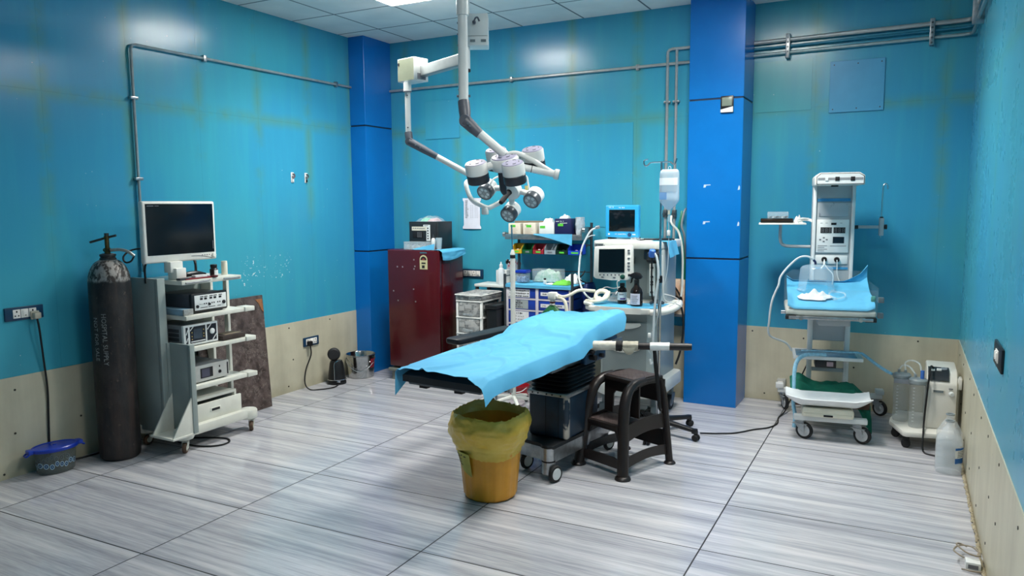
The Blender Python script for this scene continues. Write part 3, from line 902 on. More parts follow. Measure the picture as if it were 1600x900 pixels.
b.setm(2); b.box(-4.311, -4.3095, 3.525, 3.592, 0.474, 0.532)
b.setm(1); b.lathe([(0.012, 0), (0.012, 0.004), (0.006, 0.004), (0.006, 0.001), (0, 0.001)], (-4.312, 3.68, 0.49), (1, 0, 0), 16).box(-4.3125, -4.3115, 3.675, 3.685, 0.52, 0.535).box(-4.3125, -4.3105, 3.745, 3.755, 0.46, 0.545)
obj('front_panel', b, [mat('silver_front', '#b9bbb8', 0.35, 0.2), INK, mat('violet_grey_lcd', '#4a4a5a', 0.2)], t)

# ---------------- small things on the trolley top
zt = 1.1655
t = thing('clipboard', 'thin red clipboard lying on the trolley top under the monitor', 'clipboard', (-4.35, 3.58, zt))
obj('board', M().box(-4.40, -4.315, 3.44, 3.695, zt, zt+0.008, 0.002), mat('dark_red_board', '#7d1d26', 0.4), t)
obj('clip', M().box(-4.33, -4.292, 3.655, 3.69, zt-0.006+0.008, zt+0.016, 0.003), mat('maroon_plastic', '#571f23', 0.4), t)
t = thing('pill_bottle', 'small black bottle with a white label on the trolley top', 'bottle', (-4.385, 3.735, zt))
obj('body', M().lathe([(0.026, 0), (0.028, 0.004), (0.028, 0.05), (0.02, 0.06), (0.02, 0.064)], (-4.385, 3.735, zt), seg=22), BLACK, t)
obj('cap', M().lathe([(0.023, 0.062), (0.024, 0.064), (0.024, 0.082), (0.021, 0.085), (0, 0.085)], (-4.385, 3.735, zt), seg=18), BLACK, t)
b = M()
b.surf(lambda u, v: Vector((-4.385+0.0285*math.cos(-0.6+1.3*u), 3.735+0.0285*math.sin(-0.6+1.3*u), zt+0.008+0.038*v)), 8, 1)
obj('label_sticker', b, WHITE, t, label='white paper label')
t = thing('white_canister', 'slim white plastic canister at the right end of the trolley top', 'bottle', (-4.42, 3.86, zt))
obj('body', M().lathe([(0.021, 0), (0.022, 0.003), (0.022, 0.085), (0.021, 0.087), (0.021, 0.098), (0.019, 0.1), (0, 0.1)], (-4.42, 3.86, zt), seg=22), CREAM, t)
t = thing('endoscope_handpiece', 'black endoscope handpiece with its lead lying on the trolley top', 'handpiece', (-4.40, 3.575, zt+0.009))
b = M().tube([(-4.41, 3.47, zt+0.02), (-4.40, 3.52, zt+0.03), (-4.40, 3.60, zt+0.032), (-4.41, 3.68, zt+0.02)], [0.012, 0.018, 0.018, 0.01], 10)
obj('body', b, BLACK, t)
obj('lead', M().tube([(-4.40, 3.60, zt+0.04), (-4.41, 3.605, zt+0.09), (-4.43, 3.615, zt+0.115)], [0.005, 0.006, 0.010], 8), BCABLE, t)
o = obj('remote_control', M().box(-4.365, -4.32, 3.40, 3.475, zt+0.0004, zt+0.014, 0.004), mat('charcoal_plastic', '#33373c', 0.5)); tag(o, 'small charcoal handset lying at the left front corner of the trolley top', 'handset')
o = obj('small_carton', M().box(-4.375, -4.335, 3.535, 3.635, zt+0.0085, zt+0.024, 0.002), WHITE); tag(o, 'small white carton lying on the red clipboard', 'carton')
t = thing('coiled_cable', 'loop of black cable lying on the floor under the trolley', 'cable', (-4.25, 3.45, 0.0))
b = M().tube([(-4.5, 3.55, 0.007), (-4.38, 3.62, 0.007), (-4.26, 3.66, 0.007), (-4.18, 3.62, 0.007), (-4.17, 3.54, 0.007), (-4.24, 3.47, 0.007), (-4.36, 3.44, 0.007), (-4.5, 3.45, 0.007)], 0.006, 8, 4)
obj('cable', b, BCABLE, t)

# ---------------- marble slab leaning on the wall
def marble_mat():
    m, N, p = base_mat('brown_marble')
    x, y, z = N.obj()
    w = N.noise(N.vec(x, y, z), 3.0, 5.0, 0.6)
    n = N.noise(N.vec(x + w * 0.5, y + w * 0.7, z + w * 0.5), 5.0, 6.0, 0.65)
    ridge = 1.0 - N.step((n - 0.5).abs(), 0.0, 0.022)
    n2 = N.noise(N.vec(x, y, z), 14.0, 5.0, 0.65)
    col = N.mix(N.step(n2, 0.3, 0.7), lin('#352c2a'), lin('#5f5350'))
    col = N.mix(ridge * 0.28, col, lin('#a0968d'))
    N.put(p.inputs['Base Color'], col)
    p.inputs['Roughness'].default_value = 0.28
    return m
b = M()
def slab(y0, y1, z0, z1): 
    pass
b.box(-0.009, 0.009, 0, 0.62, 0, 0.93, 0.001, 1)
ang = math.atan2(0.175, 0.90)
b.bend(lambda c: Vector((-4.632-(c.z*math.sin(ang))+c.x*math.cos(ang), 3.845+c.y+0.12*c.z*(c.y/0.62), 0.004+c.z*math.cos(ang)*(1-0.0*c.y))))
t = thing('marble_slab', 'brown marble slab leaning against the left wall behind the trolley', 'slab', (-4.632, 4.2, 0))
obj('slab', b, marble_mat(), t)
b = M(); b.prism([(4.49, 0.885), (4.562, 0.885), (4.56, 0.77), (4.535, 0.80), (4.52, 0.85)], 'x', -4.5, -4.498)
b.bend(lambda c: Vector((-4.632-(c.z*math.tan(ang))+0.0105+(c.x+4.5), c.y-0.003, c.z+0.003)))
obj('chipped_corner', b, mat('raw_chipped_board', '#8a5c3a', 0.8, 0, 0.15, 60), t, label='chipped tan corner')

# ---------------- small appliance, its cord, steel bucket
t = thing('massager', 'small black appliance with a round head on a tapered body beside the pillar', 'appliance', (-4.68, 5.335, 0), math.radians(41))
obj('body', M().lathe([(0.0, 0.0), (0.084, 0.0), (0.087, 0.004), (0.087, 0.022), (0.083, 0.03), (0.078, 0.09), (0.062, 0.20), (0.052, 0.222), (0, 0.226)], seg=30, ell=0.85), BLACK, t, local=True)
b = M().tube([(-0.02, -0.068, 0.05), (-0.02, -0.062, 0.13), (-0.018, -0.052, 0.20), (0.01, -0.046, 0.222), (0.03, -0.03, 0.23)], 0.004, 6)
b.tube([(0.088*math.cos(a), 0.076*math.sin(a), 0.045) for a in [2*PI*k/20 for k in range(20)]], 0.003, 6, 2, closed=True)
obj('silver_trim', b, CHROME, t, local=True)
hd = obj('head', M().lathe([(0, -0.03), (0.045, -0.03), (0.058, -0.018), (0.06, 0.0), (0.058, 0.018), (0.045, 0.03), (0, 0.032)], (-0.02, 0, 0.282), (0, -1, 0), 28).cyl((-0.01, 0, 0.2), (-0.015, 0, 0.25), 0.02, seg=12), mat('black_mesh', '#1c1d20', 0.6, 0, 0.3, 200), t, local=True)
obj('badge', M().box(0.0, 0.03, -0.082, -0.072, 0.026, 0.04, 0.002), CHROME, t, local=True)
pc = obj('power_cable', M().tube([(XL+0.045, 5.122, 0.39), (XL+0.05, 5.12, 0.30), (XL+0.04, 5.06, 0.18), (XL+0.06, 5.02, 0.06), (XL+0.12, 5.02, 0.007), (XL+0.20, 5.08, 0.006), (XL+0.25, 5.17, 0.006), (XL+0.235, 5.25, 0.006), (XL+0.22, 5.29, 0.012)], 0.006, 8, 4), BCABLE, t)
obj('plug', M().box(XL+0.021, XL+0.06, 5.10, 5.145, 0.385, 0.43, 0.008), BLACK, pc)
def bucket():
    c = (-4.668, 5.675)
    t = thing('steel_bucket', 'shiny stainless steel bucket with a wire handle at the left pillar foot', 'bucket', (*c, 0))
    b = M().lathe([(0, 0.006), (0.115, 0.006), (0.117, 0.0), (0.122, 0.004), (0.138, 0.215), (0.145, 0.221), (0.145, 0.227), (0.139, 0.228), (0.134, 0.22), (0.118, 0.012), (0, 0.012)], seg=40, cap=False)
    obj('body', b, mat('polished_steel', '#b5b6b5', 0.16, 1.0, 0.08, 20), t, local=True)
    b = M()
    for sgn in (-1, 1): b.box(sgn*0.132-0.006, sgn*0.132+0.006, -0.018, 0.018, 0.175, 0.205, 0.003)
    obj('lug', b, STEEL, t, local=True)
    pts = [(-0.14, 0, 0.19)] + [(0.155*math.cos(a), -0.148, 0.19-0.125*math.sin(a)) for a in [PI - k*PI/10 for k in range(2, 9)]] + [(0.14, 0, 0.19)]
    obj('handle', M().tube([(-0.142, -0.01, 0.19), (-0.12, -0.10, 0.15), (-0.06, -0.135, 0.095), (0, -0.142, 0.075), (0.06, -0.135, 0.095), (0.12, -0.10, 0.15), (0.142, -0.01, 0.19)], 0.003, 6), CHROME, t, local=True)
    b = M().surf(lambda u, v: Vector(((0.131+0.011*v)*math.cos(-0.75+0.5*u), (0.131+0.011*v)*math.sin(-0.75+0.5*u), 0.10+0.09*v)), 6, 2)
    obj('sticker', b, mat('red_sticker', '#8c2438', 0.5, 0, 0.3, 40), t, local=True)
    t.rotation_euler = (0, 0, math.radians(35))
    return t
bucket()
# ================================================================== BACK LEFT CORNER
# ---------------- refrigerator
RED = mat('wine_red_enamel', '#4e0b15', 0.25, 0, 0.06, 4, 0, coat=0.3)
fx0, fx1, fy = -4.335, -3.755, 5.70
t = thing('refrigerator', 'small wine-red single door refrigerator in the back left corner', 'refrigerator', (-4.05, 5.96, 0))
obj('cabinet', M().box(fx0, fx1, fy+0.055, 6.12, 0.115, 1.252, 0.008), RED, t)
b = M().box(fx0, fx1, fy, fy+0.05, 0.135, 1.25, 0.012, 3)
d = obj('door', b, RED, t)
obj('door_seal', M().box(fx0+0.01, fx1-0.01, fy+0.048, fy+0.057, 0.145, 1.24), RUBBER, d)
b = M().prism([(-3.965, 1.075), (-3.88, 1.075), (-3.88, 1.165)] + [(-3.9225+0.0425*math.cos(a), 1.165+0.042*math.sin(a)) for a in [k*PI/10 for k in range(1, 10)]] + [(-3.965, 1.165)], 'y', fy-0.001, fy+0.0005)
b.setm(1)
b.prism([(-3.9225+0.033*math.cos(a), 1.160+0.034*math.sin(a)) for a in [k*PI/10 for k in range(0, 11)]], 'y', fy-0.002, fy-0.0008)
b.box(-3.945, -3.90, fy-0.002, fy-0.0008, 1.125, 1.138).box(-3.94, -3.91, fy-0.002, fy-0.0008, 1.085, 1.112)
b.setm(2).prism([(-3.9225+0.016*math.cos(a), 1.160+0.017*math.sin(a)) for a in [k*PI/10 for k in range(0, 11)]], 'y', fy-0.003, fy-0.0018)
obj('energy_label', b, [mat('pale_yellow_label', '#cfc79a', 0.6), INK, mat('label_red', '#8f3b33', 0.6)], d, label='pale yellow arched energy label')
b = M()
for k in range(7): b.box(-3.96+0.011*k, -3.952+0.011*k, fy-0.0015, fy+0.0003, 1.222, 1.233)
obj('badge', b, CHROME, d)
b = M()
for (x, z) in ((-4.22, 1.09), (-4.16, 1.09), (-4.03, 1.16), (-4.02, 1.10), (-4.03, 1.075), (-4.27, 0.86), (-4.04, 0.885), (-4.22, 0.77), (-4.02, 0.77)):
    b.box(x-0.007, x+0.007, fy-0.001, fy+0.0003, z-0.006, z+0.007)
obj('paint_chips', b, mat('worn_chip', '#8c7f80', 0.7, 0, 0.2, 60), d, label='small pale chips in the paint')
STAND = mat('grey_stand_plastic', '#7d8078', 0.6, 0, 0.08)
b = M().box(fx0-0.02, fx1+0.02, fy-0.0, 6.11, 0.085, 0.115, 0.006)
st = obj('stand', b, STAND, t)
for x in (fx0+0.03, fx1-0.03):
    for y in (5.76, 6.05): obj('foot', M().cyl((x, y, 0), (x, y, 0.09), 0.045, 0.035, seg=14), STAND, st)
# ---------------- safe on the refrigerator
zf = 1.2525
t = thing('safe', 'black electronic safe standing on the red refrigerator', 'safe', (-4.02, 5.99, zf))
obj('body', M().box(-4.19, -3.86, 5.86, 6.10, zf, 1.508, 0.003), mat('black_safe_paint', '#24282c', 0.45, 0, 0.08, 60), t)
d = obj('door', M().box(-4.17, -3.88, 5.852, 5.862, zf+0.02, 1.49, 0.002), mat('black_safe_paint', '#24282c', 0.45), t)
b = M().box(-4.145, -4.025, 5.848, 5.853, 1.355, 1.415, 0.002)
b.setm(1)
for r in range(4):
    for c in range(3): b.box(-4.088+0.018*c, -4.078+0.018*c, 5.847, 5.849, 1.363+0.013*r, 1.371+0.013*r)
obj('keypad', b, [INK, GREYINK], d)
b = M().box(-4.15, -3.985, 5.8465, 5.852, 1.425, 1.462)
b.setm(1)
x = -4.14
while x < -4.0:
    w = random.uniform(.004, .010); b.box(x, x+w, 5.846, 5.8475, 1.441, 1.441+random.uniform(.006, .011)); x += w+random.uniform(.002, .005)
obj('name_strip', b, [mat('cream_tape', '#dbd6c4', 0.7), GREYINK], d, label='cream tape strip with faded writing')
b = M().prism([(-3.988, 1.33), (-3.945, 1.33), (-3.945, 1.48), (-4.02, 1.48), (-4.02, 1.463), (-3.984, 1.463)], 'y', 5.848, 5.8525)
b.setm(1)
for k in range(5): b.box(-3.976, -3.962, 5.847, 5.849, 1.345+0.024*k, 1.358+0.024*k)
b.box(-4.01, -3.965, 5.847, 5.849, 1.469, 1.473)
obj('instruction_sticker', b, [WHITE, INK], d)
t = thing('clear_bag', 'clear plastic bag of green and pink packs lying on top of the black safe', 'bag', (-4.03, 5.98, 1.5085))
def pillow(x0, x1, y0, y1, z0, h, n=12, wr=0.2, seed=0.0, pw=0.5):
    b = M()
    def f(u, v):
        e = (max(0, (1-(2*u-1)**2))*max(0, (1-(2*v-1)**2)))**pw
        p = Vector((x0+(x1-x0)*u, y0+(y1-y0)*v, z0+h*e))
        w = noise.noise(Vector((u*5+seed, v*5, seed)))*wr*h*min(1, e*2)
        return p+Vector((0, 0, max(-h*e*0.8, w)))
    b.surf(f, n, n)
    g = lambda u, v: Vector((x0+(x1-x0)*u, y0+(y1-y0)*v, z0))
    b.surf(g, n, n)
    bmesh.ops.remove_doubles(b.bm, verts=b.bm.verts, dist=0.0008)
    return b
obj('film', pillow(-4.13, -3.90, 5.88, 6.08, 1.5085, 0.05, 14, 0.5, 2), CLEAR, t)
obj('green_pack', pillow(-4.09, -4.02, 5.90, 6.05, 1.5105, 0.032, 8, 0.3, 4), mat('mint_pack', '#7fc7a5', 0.6), t)
obj('pink_pack', pillow(-4.01, -3.93, 5.90, 6.05, 1.5105, 0.03, 8, 0.3, 5), mat('pink_pack', '#c9a5a8', 0.6), t)
# ---------------- things in front of the safe
t = thing('clear_tray', 'clear plastic tray of small vials on the refrigerator in front of the safe', 'tray', (-4.0, 5.79, zf))
b = M()
x0, x1, y0, y1, z0, z1 = -4.155, -3.91, 5.72, 5.84, zf+0.001, zf+0.072
b.box(x0, x1, y0, y1, z0, z0+0.003).box(x0, x1, y0, y0+0.002, z0, z1).box(x0, x1, y1-0.002, y1, z0, z1).box(x0, x0+0.002, y0, y1, z0, z1).box(x1-0.002, x1, y0, y1, z0, z1).box(x0-0.006, x1+0.006, y0-0.006, y0, z1-0.004, z1)
obj('tray', b, CLEARW, t)
for k in range(7):
    x = -4.135+0.032*k; y = 5.755+0.03*(k % 2)
    b = M().lathe([(0.009, 0), (0.010, 0.002), (0.010, 0.028), (0.006, 0.034), (0.006, 0.038)], (x, y, z0+0.0035), seg=12)
    b.setm(1).cyl((x, y, z0+0.039), (x, y, z0+0.048), 0.007, seg=10)
    o = obj('vial', b, [CLEARW, [STEEL, INK, mat('violet_cap', '#5b4d85', 0.4)][k % 3]]); tag(o, 'tiny glass vial standing in the clear tray on the refrigerator', 'vial', 'vials in the clear tray')
t = thing('dropper_bottle', 'small white bottle with a pointed nozzle on the refrigerator before the safe keypad', 'bottle', (-3.995, 5.848-0.02, zf+0.074))
x, y, z = -3.90+0.022, 5.80, zf
t.location = (x, y, z); WORLD[t.name] = Matrix.Translation((x, y, z))
obj('body', M().lathe([(0.018, 0), (0.02, 0.003), (0.02, 0.09), (0.012, 0.105), (0.008, 0.108)], (0, 0, 0.0005), seg=18), WHITE, t, local=True)
obj('nozzle', M().lathe([(0.010, 0.108), (0.010, 0.122), (0.004, 0.126), (0.003, 0.142), (0, 0.143)], (0, 0, 0), seg=12), mat('dark_nozzle', '#3b4046', 0.5), t, local=True)
o = obj('glass_tumbler', M().lathe([(0.024, 0.0), (0.032, 0.11), (0.030, 0.11), (0.023, 0.004), (0, 0.004)], (-3.81, 5.79, zf+0.001), seg=22), CLEAR); tag(o, 'clear plastic tumbler on the refrigerator at the safe corner', 'tumbler')
def sheet(name, label, cat, fn, nu, nv, m=None, th=0.0015):
    o = obj(name, M().surf(fn, nu, nv, th), m or SHEET, sharp=70); tag(o, label, cat); return o
# sheet draped over the right-hand edge of the refrigerator top
def f(u, v):
    y = 5.70+0.40*v
    L = 0.10+0.17*u*1.0
    s = 0.225*u
    edge = fx1-0.06
    w = 0.008*noise.noise(Vector((u*4, v*6, 1)))
    if s < 0.065: return Vector((edge+s, y-0.02*v, zf+0.003+abs(w)*0.4))
    q = s-0.065
    a = min(1.0, q/0.03)
    return Vector((fx1+0.006+0.028*a+0.05*q+w*0.8, y+0.05*q, zf+0.004-q*0.62*(0.55+0.45*math.sin(1.0+v*2.2))))
sheet('blue_sheet', 'blue sheet draped over the right top edge of the red refrigerator', 'sheet', f, 18, 20)
def f(u, v):
    return Vector((-4.05+0.23*u, 5.693+0.018*v*0+0.02*v, zf+0.002+0.0*v)) if v > 0.55 else Vector((-4.05+0.23*u-0.02*(0.55-v), 5.693-0.004-0.003*noise.noise(Vector((u*5, v*3, 2))), zf+0.002-(0.55-v)*0.02*(1-u)))
def f(u, v):
    x = -4.06+0.25*u
    return Vector((x, 5.705+0.012*v, zf+0.002+0.062*v*u*(1-0.1*u)+0.004*noise.noise(Vector((u*6, v*3, 3)))))
sheet('blue_sheet', 'small crumpled blue sheet at the front edge of the refrigerator top', 'sheet', f, 14, 6)

# ---------------- drawer tower
TOWERW = mat('ivory_tower_plastic', '#ebebe6', 0.4, 0, 0.04)
def news_mat():
    m, N, p = base_mat('newspaper_lining')
    x, y, z = N.obj()
    a = N.noise(N.vec(x * 1.2, y, z * 1.2), 22.0, 2.0, 0.5); l = N.noise(N.vec(x * 3, y * 3, z * 26), 9.0, 2.0, 0.6)
    g = N.noise(N.vec(x, y, z), 11.0, 2.0, 0.5)
    col = N.mix(N.step(l, 0.46, 0.6), lin('#a5a5a2'), lin('#717374'))
    col = N.mix(N.step(a, 0.56, 0.62) * 0.6, col, lin('#505356'))
    col = N.mix(N.step(g, 0.56, 0.60) * 0.7, col, lin('#c4c4c1'))
    N.put(p.inputs['Base Color'], col); p.inputs['Roughness'].default_value = 0.5
    return m
NEWS = news_mat()
t = thing('drawer_tower', 'white plastic drawer tower lined with newspaper beside the red refrigerator', 'drawer unit', (-3.38, 5.77, 0))
x0, x1, y0, y1 = -3.515, -3.25, 5.60, 5.96
b = M()
for x in (x0, x1-0.022):
    for y in (y0, y1-0.022): b.box(x, x+0.022, y, y+0.022, 0, 0.87, 0.004)
levels = [0.825-0.145*k for k in range(6)]
for z in levels: b.box(x0, x1, y0-0.005, y1, z-0.014, z, 0.004)
obj('frame', b, TOWERW, t)
b = M().box(x0-0.004, x1+0.004, y0-0.006, y1+0.004, 0.826, 0.872, 0.012).box(x0+0.002, x1-0.002, y0, y1, 0.868, 0.884, 0.012)
obj('top_tray', b, NEWS, t)
obj('top_rim', M().tube([(x0-0.004, y0-0.008, 0.874), (x0+0.13, y0-0.014, 0.874), (x1+0.004, y0-0.008, 0.874)], 0.005, 8).tube([(x1+0.004, y0-0.008, 0.874), (x1+0.004, y1, 0.874)], 0.005, 8, 0).tube([(x0-0.004, y0-0.008, 0.874), (x0-0.004, y1, 0.874)], 0.005, 8, 0), TOWERW, t)
for k in range(5):
    zt_, zb_ = levels[k]-0.016, levels[k+1]+0.003
    b = M().box(x0+0.026, x1-0.026, y0-0.002, y1-0.03, zb_, zt_, 0.006)
    d = obj('drawer', b, NEWS, t)
    obj('pull', M().box(x0+0.08, x1-0.09, y0-0.014, y0-0.001, zb_+0.01, zb_+0.03, 0.004), CLEARW, d)
    b = M()
    for q in range(2): b.box(x0+0.035+0.06*q, x0+0.085+0.07*q, y0-0.0035, y0-0.0015, zb_+0.05+0.02*q, zb_+0.09+0.015*q)
    obj('paper_label', b, mat('grey_paper', '#b4b4b2', 0.7), d)
# dark crate beside the tower
t = thing('storage_crate', 'dark lidded plastic crate stack between the drawer tower and steel trolley', 'crate', (-3.175, 5.80, 0))
obj('body', M().box(-3.235, -3.125, 5.64, 5.96, 0.0, 0.755, 0.012), BLACK, t)
obj('lid', M().box(-3.24, -3.12, 5.63, 5.965, 0.755, 0.79, 0.008), BLACK, t)
# side table with bottles
t = thing('side_table', 'white topped side table against the back wall behind the drawer tower', 'table', (-3.28, 6.10, 0))
obj('table_top', M().box(-3.55, -3.135, 5.98, 6.235, 0.905, 0.93, 0.004), mat('white_laminate', '#d3d8d4', 0.35, 0, 0.04), t)
for x in (-3.53, -3.155):
    for y in (6.0, 6.215): obj('leg', M().box(x-0.012, x+0.012, y-0.012, y+0.012, 0, 0.905), DSTEEL, t)
t = thing('bottle', 'white plastic hand rub bottle on the side table', 'bottle', (-3.285, 6.02, 0.9305))
obj('body', M().lathe([(0.03, 0), (0.033, 0.004), (0.033, 0.12), (0.022, 0.15), (0.014, 0.155), (0.014, 0.165)], (-3.285, 6.02, 0.9305), seg=22), mat('milky_plastic', '#d8dfe3', 0.3), t)
obj('cap', M().lathe([(0.016, 0.165), (0.016, 0.185), (0.008, 0.19), (0.006, 0.21), (0, 0.21)], (-3.285, 6.02, 0.9305), seg=16), WHITE, t)
o = obj('carton', M().box(-3.36, -3.25, 6.06, 6.15, 0.9305, 1.06, 0.002), WHITE); tag(o, 'plain white carton on the side table behind the hand rub bottle', 'carton')
t = thing('clear_bag', 'clear bag with a red printed pattern standing on the side table', 'bag', (-3.27, 6.18, 0.931))
def f(u, v):
    a = 2*PI*u
    w = 1+0.12*noise.noise(Vector((math.cos(a)*2, math.sin(a)*2, v*3)))
    k = (1-0.85*max(0, v-0.85)/0.15)*w
    return Vector((-3.235+0.07*k*math.cos(a), 6.17+0.045*k*math.sin(a), 0.931+0.235*v))
def redbag():
    m, N, p = base_mat('red_patterned_film')
    x, y, z = N.obj(); n = N.noise(N.vec(x, y, z), 60.0, 2.0, 0.5); bd = N.step(z, 0.13, 0.15)*(1.0-N.step(z, 0.20, 0.22))
    f_ = N.step(n, 0.52, 0.55)*bd
    N.put(p.inputs['Base Color'], N.mix(f_, lin('#d0dae0'), lin('#b04a55'))); N.put(p.inputs['Alpha'], f_*0.4+0.5); p.inputs['Roughness'].default_value = 0.15
    return m
obj('film', M().surf(f, 24, 12, 0, True), redbag(), t)

# ---------------- steel trolley rack with blue drawers
ry0, ry1 = 5.75, 6.18
t = thing('supply_trolley', 'steel supply trolley with labelled blue drawers below and shelves above, by the back wall', 'trolley', (-2.78, 5.96, 0))
rx0, rx1 = -3.10, -2.46
for (x, y, z1) in ((rx0, ry0, 1.06), (rx1, ry0, 1.085), (rx0, ry1, 1.0), (rx1, ry1, 1.50), (-3.15, 6.12, 1.40)):
    obj('post', M().cyl((x, y, 0.0 if x > -3.14 else 0.985), (x, y, z1), 0.0125, seg=12), DSTEEL, t)
b = M().box(rx0-0.01, rx1+0.01, ry0-0.005, ry1, 0.955, 0.972, 0.003)
obj('work_top', b, STEEL, t)
obj('top_rail', M().tube([(rx0, ry0, 1.04), (rx0, ry1, 1.04)], 0.005, 8, 0).tube([(rx0, ry1, 1.06), (rx1, ry1, 1.06)], 0.005, 8, 0), DSTEEL, t)
BLUEDR = mat('blue_drawer_plastic', '#173a9a', 0.4, 0, 0.06)
LILAC = mat('lilac_white_frame', '#c9c4cb', 0.5, 0, 0.04)
rows = [(0.855, 0.94), (0.755, 0.845), (0.635, 0.745), (0.52, 0.625)]
b = M()
xm = -2.79
for x in (rx0+0.018, xm, rx1-0.018): b.box(x-0.013, x+0.013, ry0, ry0+0.02, 0.50, 0.955, 0.002)
for (za, zb) in rows: b.box(rx0+0.02, rx1-0.02, ry0+0.001, ry0+0.02, za-0.014, za-0.002)
b.box(rx0+0.02, rx1-0.02, ry0+0.001, ry0+0.02, 0.943, 0.955)
obj('drawer_frame', b, LILAC, t)
def scribble(b, x0, x1, z, y, h, dens=1.0):
    x = x0
    while x < x1-0.004:
        w = random.uniform(.004, .009)
        b.box(x, min(x1, x+w), y-0.0007, y+0.0003, z+random.uniform(0, h*.25), z+h*random.uniform(.7, 1))
        x += w+random.uniform(.002, .004) + (0.008 if random.random() < .15 else 0)
labels = {(0, 0): ('white', -3.068, -2.86), (1, 0): ('grey', -3.05, -2.875), (2, 0): ('white', -3.03, -2.87), (0, 1): ('short', -2.755, -2.6), (1, 1): ('short', -2.755, -2.53), (3, 0): ('white', -3.04, -2.87), (2, 1): ('short', -2.74, -2.6)}
for r, (za, zb) in enumerate(rows):
    for c in (0, 1):
        xa, xb = (rx0+0.033, xm-0.015) if c == 0 else (xm+0.015, rx1-0.033)
        d = obj('drawer', M().box(xa, xb, ry0+0.004, ry1-0.04, za, zb-0.004, 0.003), BLUEDR, t)
        if (r, c) in labels:
            kind, la, lb = labels[(r, c)]
            za2, zb2 = (za+0.006, zb-0.008) if kind != 'short' else (za+0.028, za+0.058)
            b = M().box(la, lb, ry0+0.0025, ry0+0.0045, za2, zb2)
            b.setm(1)
            if kind == 'white' and r == 0:
                for k in range(3): b.text('NO', (la+0.008, ry0+0.0025, zb2-0.020-0.023*k), (1, 0, 0), (0, 0, 1), 0.017, 0.0005); scribble(b, la+0.045, lb-0.006, zb2-0.021-0.023*k, ry0+0.0023, 0.014)
            elif kind == 'short':
                if (r, c) == (1, 1): b.text('LMA', (la+0.012, ry0+0.0025, za2+0.008), (1, 0, 0), (0, 0, 1), 0.020, 0.0005); scribble(b, la+0.13, lb-0.02, za2+0.009, ry0+0.0023, 0.014)
                else: scribble(b, la+0.02, lb-0.05, za2+0.009, ry0+0.0023, 0.012)
            elif kind == 'grey':
                for k in range(4): scribble(b, la+0.012, la+0.10+0.02*(k % 2), zb2-0.016-0.017*k, ry0+0.0023, 0.012)
            else:
                scribble(b, la+0.04, la+0.10, zb2-0.026, ry0+0.0023, 0.018)
                b.text('7- 6.0-6.5', (la+0.03, ry0+0.0025, zb2-0.052), (1, 0, 0), (0, 0, 1), 0.022, 0.0005)
                b.text('7- 8.0-8.5', (la+0.03, ry0+0.0025, zb2-0.078), (1, 0, 0), (0, 0, 1), 0.022, 0.0005)
            obj('paper_label', b, [mat('label_paper', '#dfe0e2', 0.7) if kind != 'grey' else mat('grey_label', '#9ba3a5', 0.5), INK], d)
# upper shelf tray and bin rail
b = M().box(-3.22, -2.475, 5.99, 6.18, 1.376, 1.384).box(-3.22, -2.475, 5.985, 5.991, 1.352, 1.40, 0.002).box(-3.22, -2.475, 6.178, 6.184, 1.352, 1.46).box(-3.225, -3.218, 5.985, 6.18, 1.352, 1.41).box(-2.478, -2.471, 5.985, 6.18, 1.352, 1.46)
sh = obj('upper_shelf', b, STEEL, t)
for (x, z) in ((-3.235, 1.395), (-2.455, 1.44)):
    obj('end_knob', M().cyl((x-0.012, 6.0, z), (x+0.012, 6.0, z), 0.022, seg=16), STEEL, sh)
obj('bin_rail', M().box(-3.16, -2.462, 6.085, 6.10, 1.29, 1.315, 0.002), DSTEEL, t)
obj('brace', M().cyl((-3.15, 6.12, 1.30), (-2.46, 6.18, 1.30), 0.006, seg=8), DSTEEL, t)
BINC = [('yellow', '#c9a324'), ('green', '#12572c'), ('red', '#94232f'), ('grey', '#8d98a0'), ('dark_green', '#0b2a20'), ('blue', '#1b46c0')]
bx = [-3.155, -3.05, -2.945, -2.832, -2.718, -2.605, -2.47]
for k, (nm, cc) in enumerate(BINC):
    xa, xb = bx[k]+0.004, bx[k+1]-0.004
    y0, y1 = 5.985, 6.083
    b = M()
    zb = 1.225; zt = 1.312
    b.box(xa, xb, y0, y1, zb, zb+0.004)
    b.box(xa, xb, y1-0.004, y1, zb, zt)
    for x in (xa, xb-0.004): b.prism([(y0, zb), (y1, zb), (y1, zt), (y0+0.045, zt), (y0, zb+0.05)], 'x', x, x+0.004)
    b.box(xa, xb, y0-0.001, y0+0.004, zb, zb+0.036)
    tb = thing('storage_bin', '%s open-front storage bin hung on the trolley rail' % nm.replace('_', ' '), 'bin', ((xa+xb)/2, 6.03, zb), 0, 'storage bins on the trolley rail')
    obj('tray', b, mat(nm+'_bin_plastic', cc, 0.4, 0, 0.06), tb)
    b = M().box(xa+0.03, xb-0.03, y0-0.0025, y0-0.0005, zb+0.01, zb+0.024)
    obj('sticker', b, mat('bright_green_sticker', '#58c23c', 0.6) if k in (0, 2, 4, 5) else GREYINK, tb)
for k, (x, cc, z) in enumerate(((-3.115, '#d8d2c4', 1.255), (-3.08, '#b9c3a0', 1.25), (-2.9, '#d3d6da', 1.26), (-2.86, '#b8434c', 1.25), (-2.54, '#b9a9c9', 1.26), (-2.66, '#2f4b45', 1.25))):
    b = M().lathe([(0, 0), (0.014, 0.002), (0.016, 0.02), (0.010, 0.034), (0, 0.036)], (x, 6.03, 1.2295), seg=12)
    o = obj('supply_pack', b, mat('pack_%d' % k, cc, 0.5)); tag(o, 'small supply pack inside the %s bin' % ['yellow', 'yellow', 'red', 'red', 'blue', 'dark green'][k], 'pack', 'packs in the %s bin' % ['yellow', 'yellow', 'red', 'red', 'blue', 'dark green'][k])
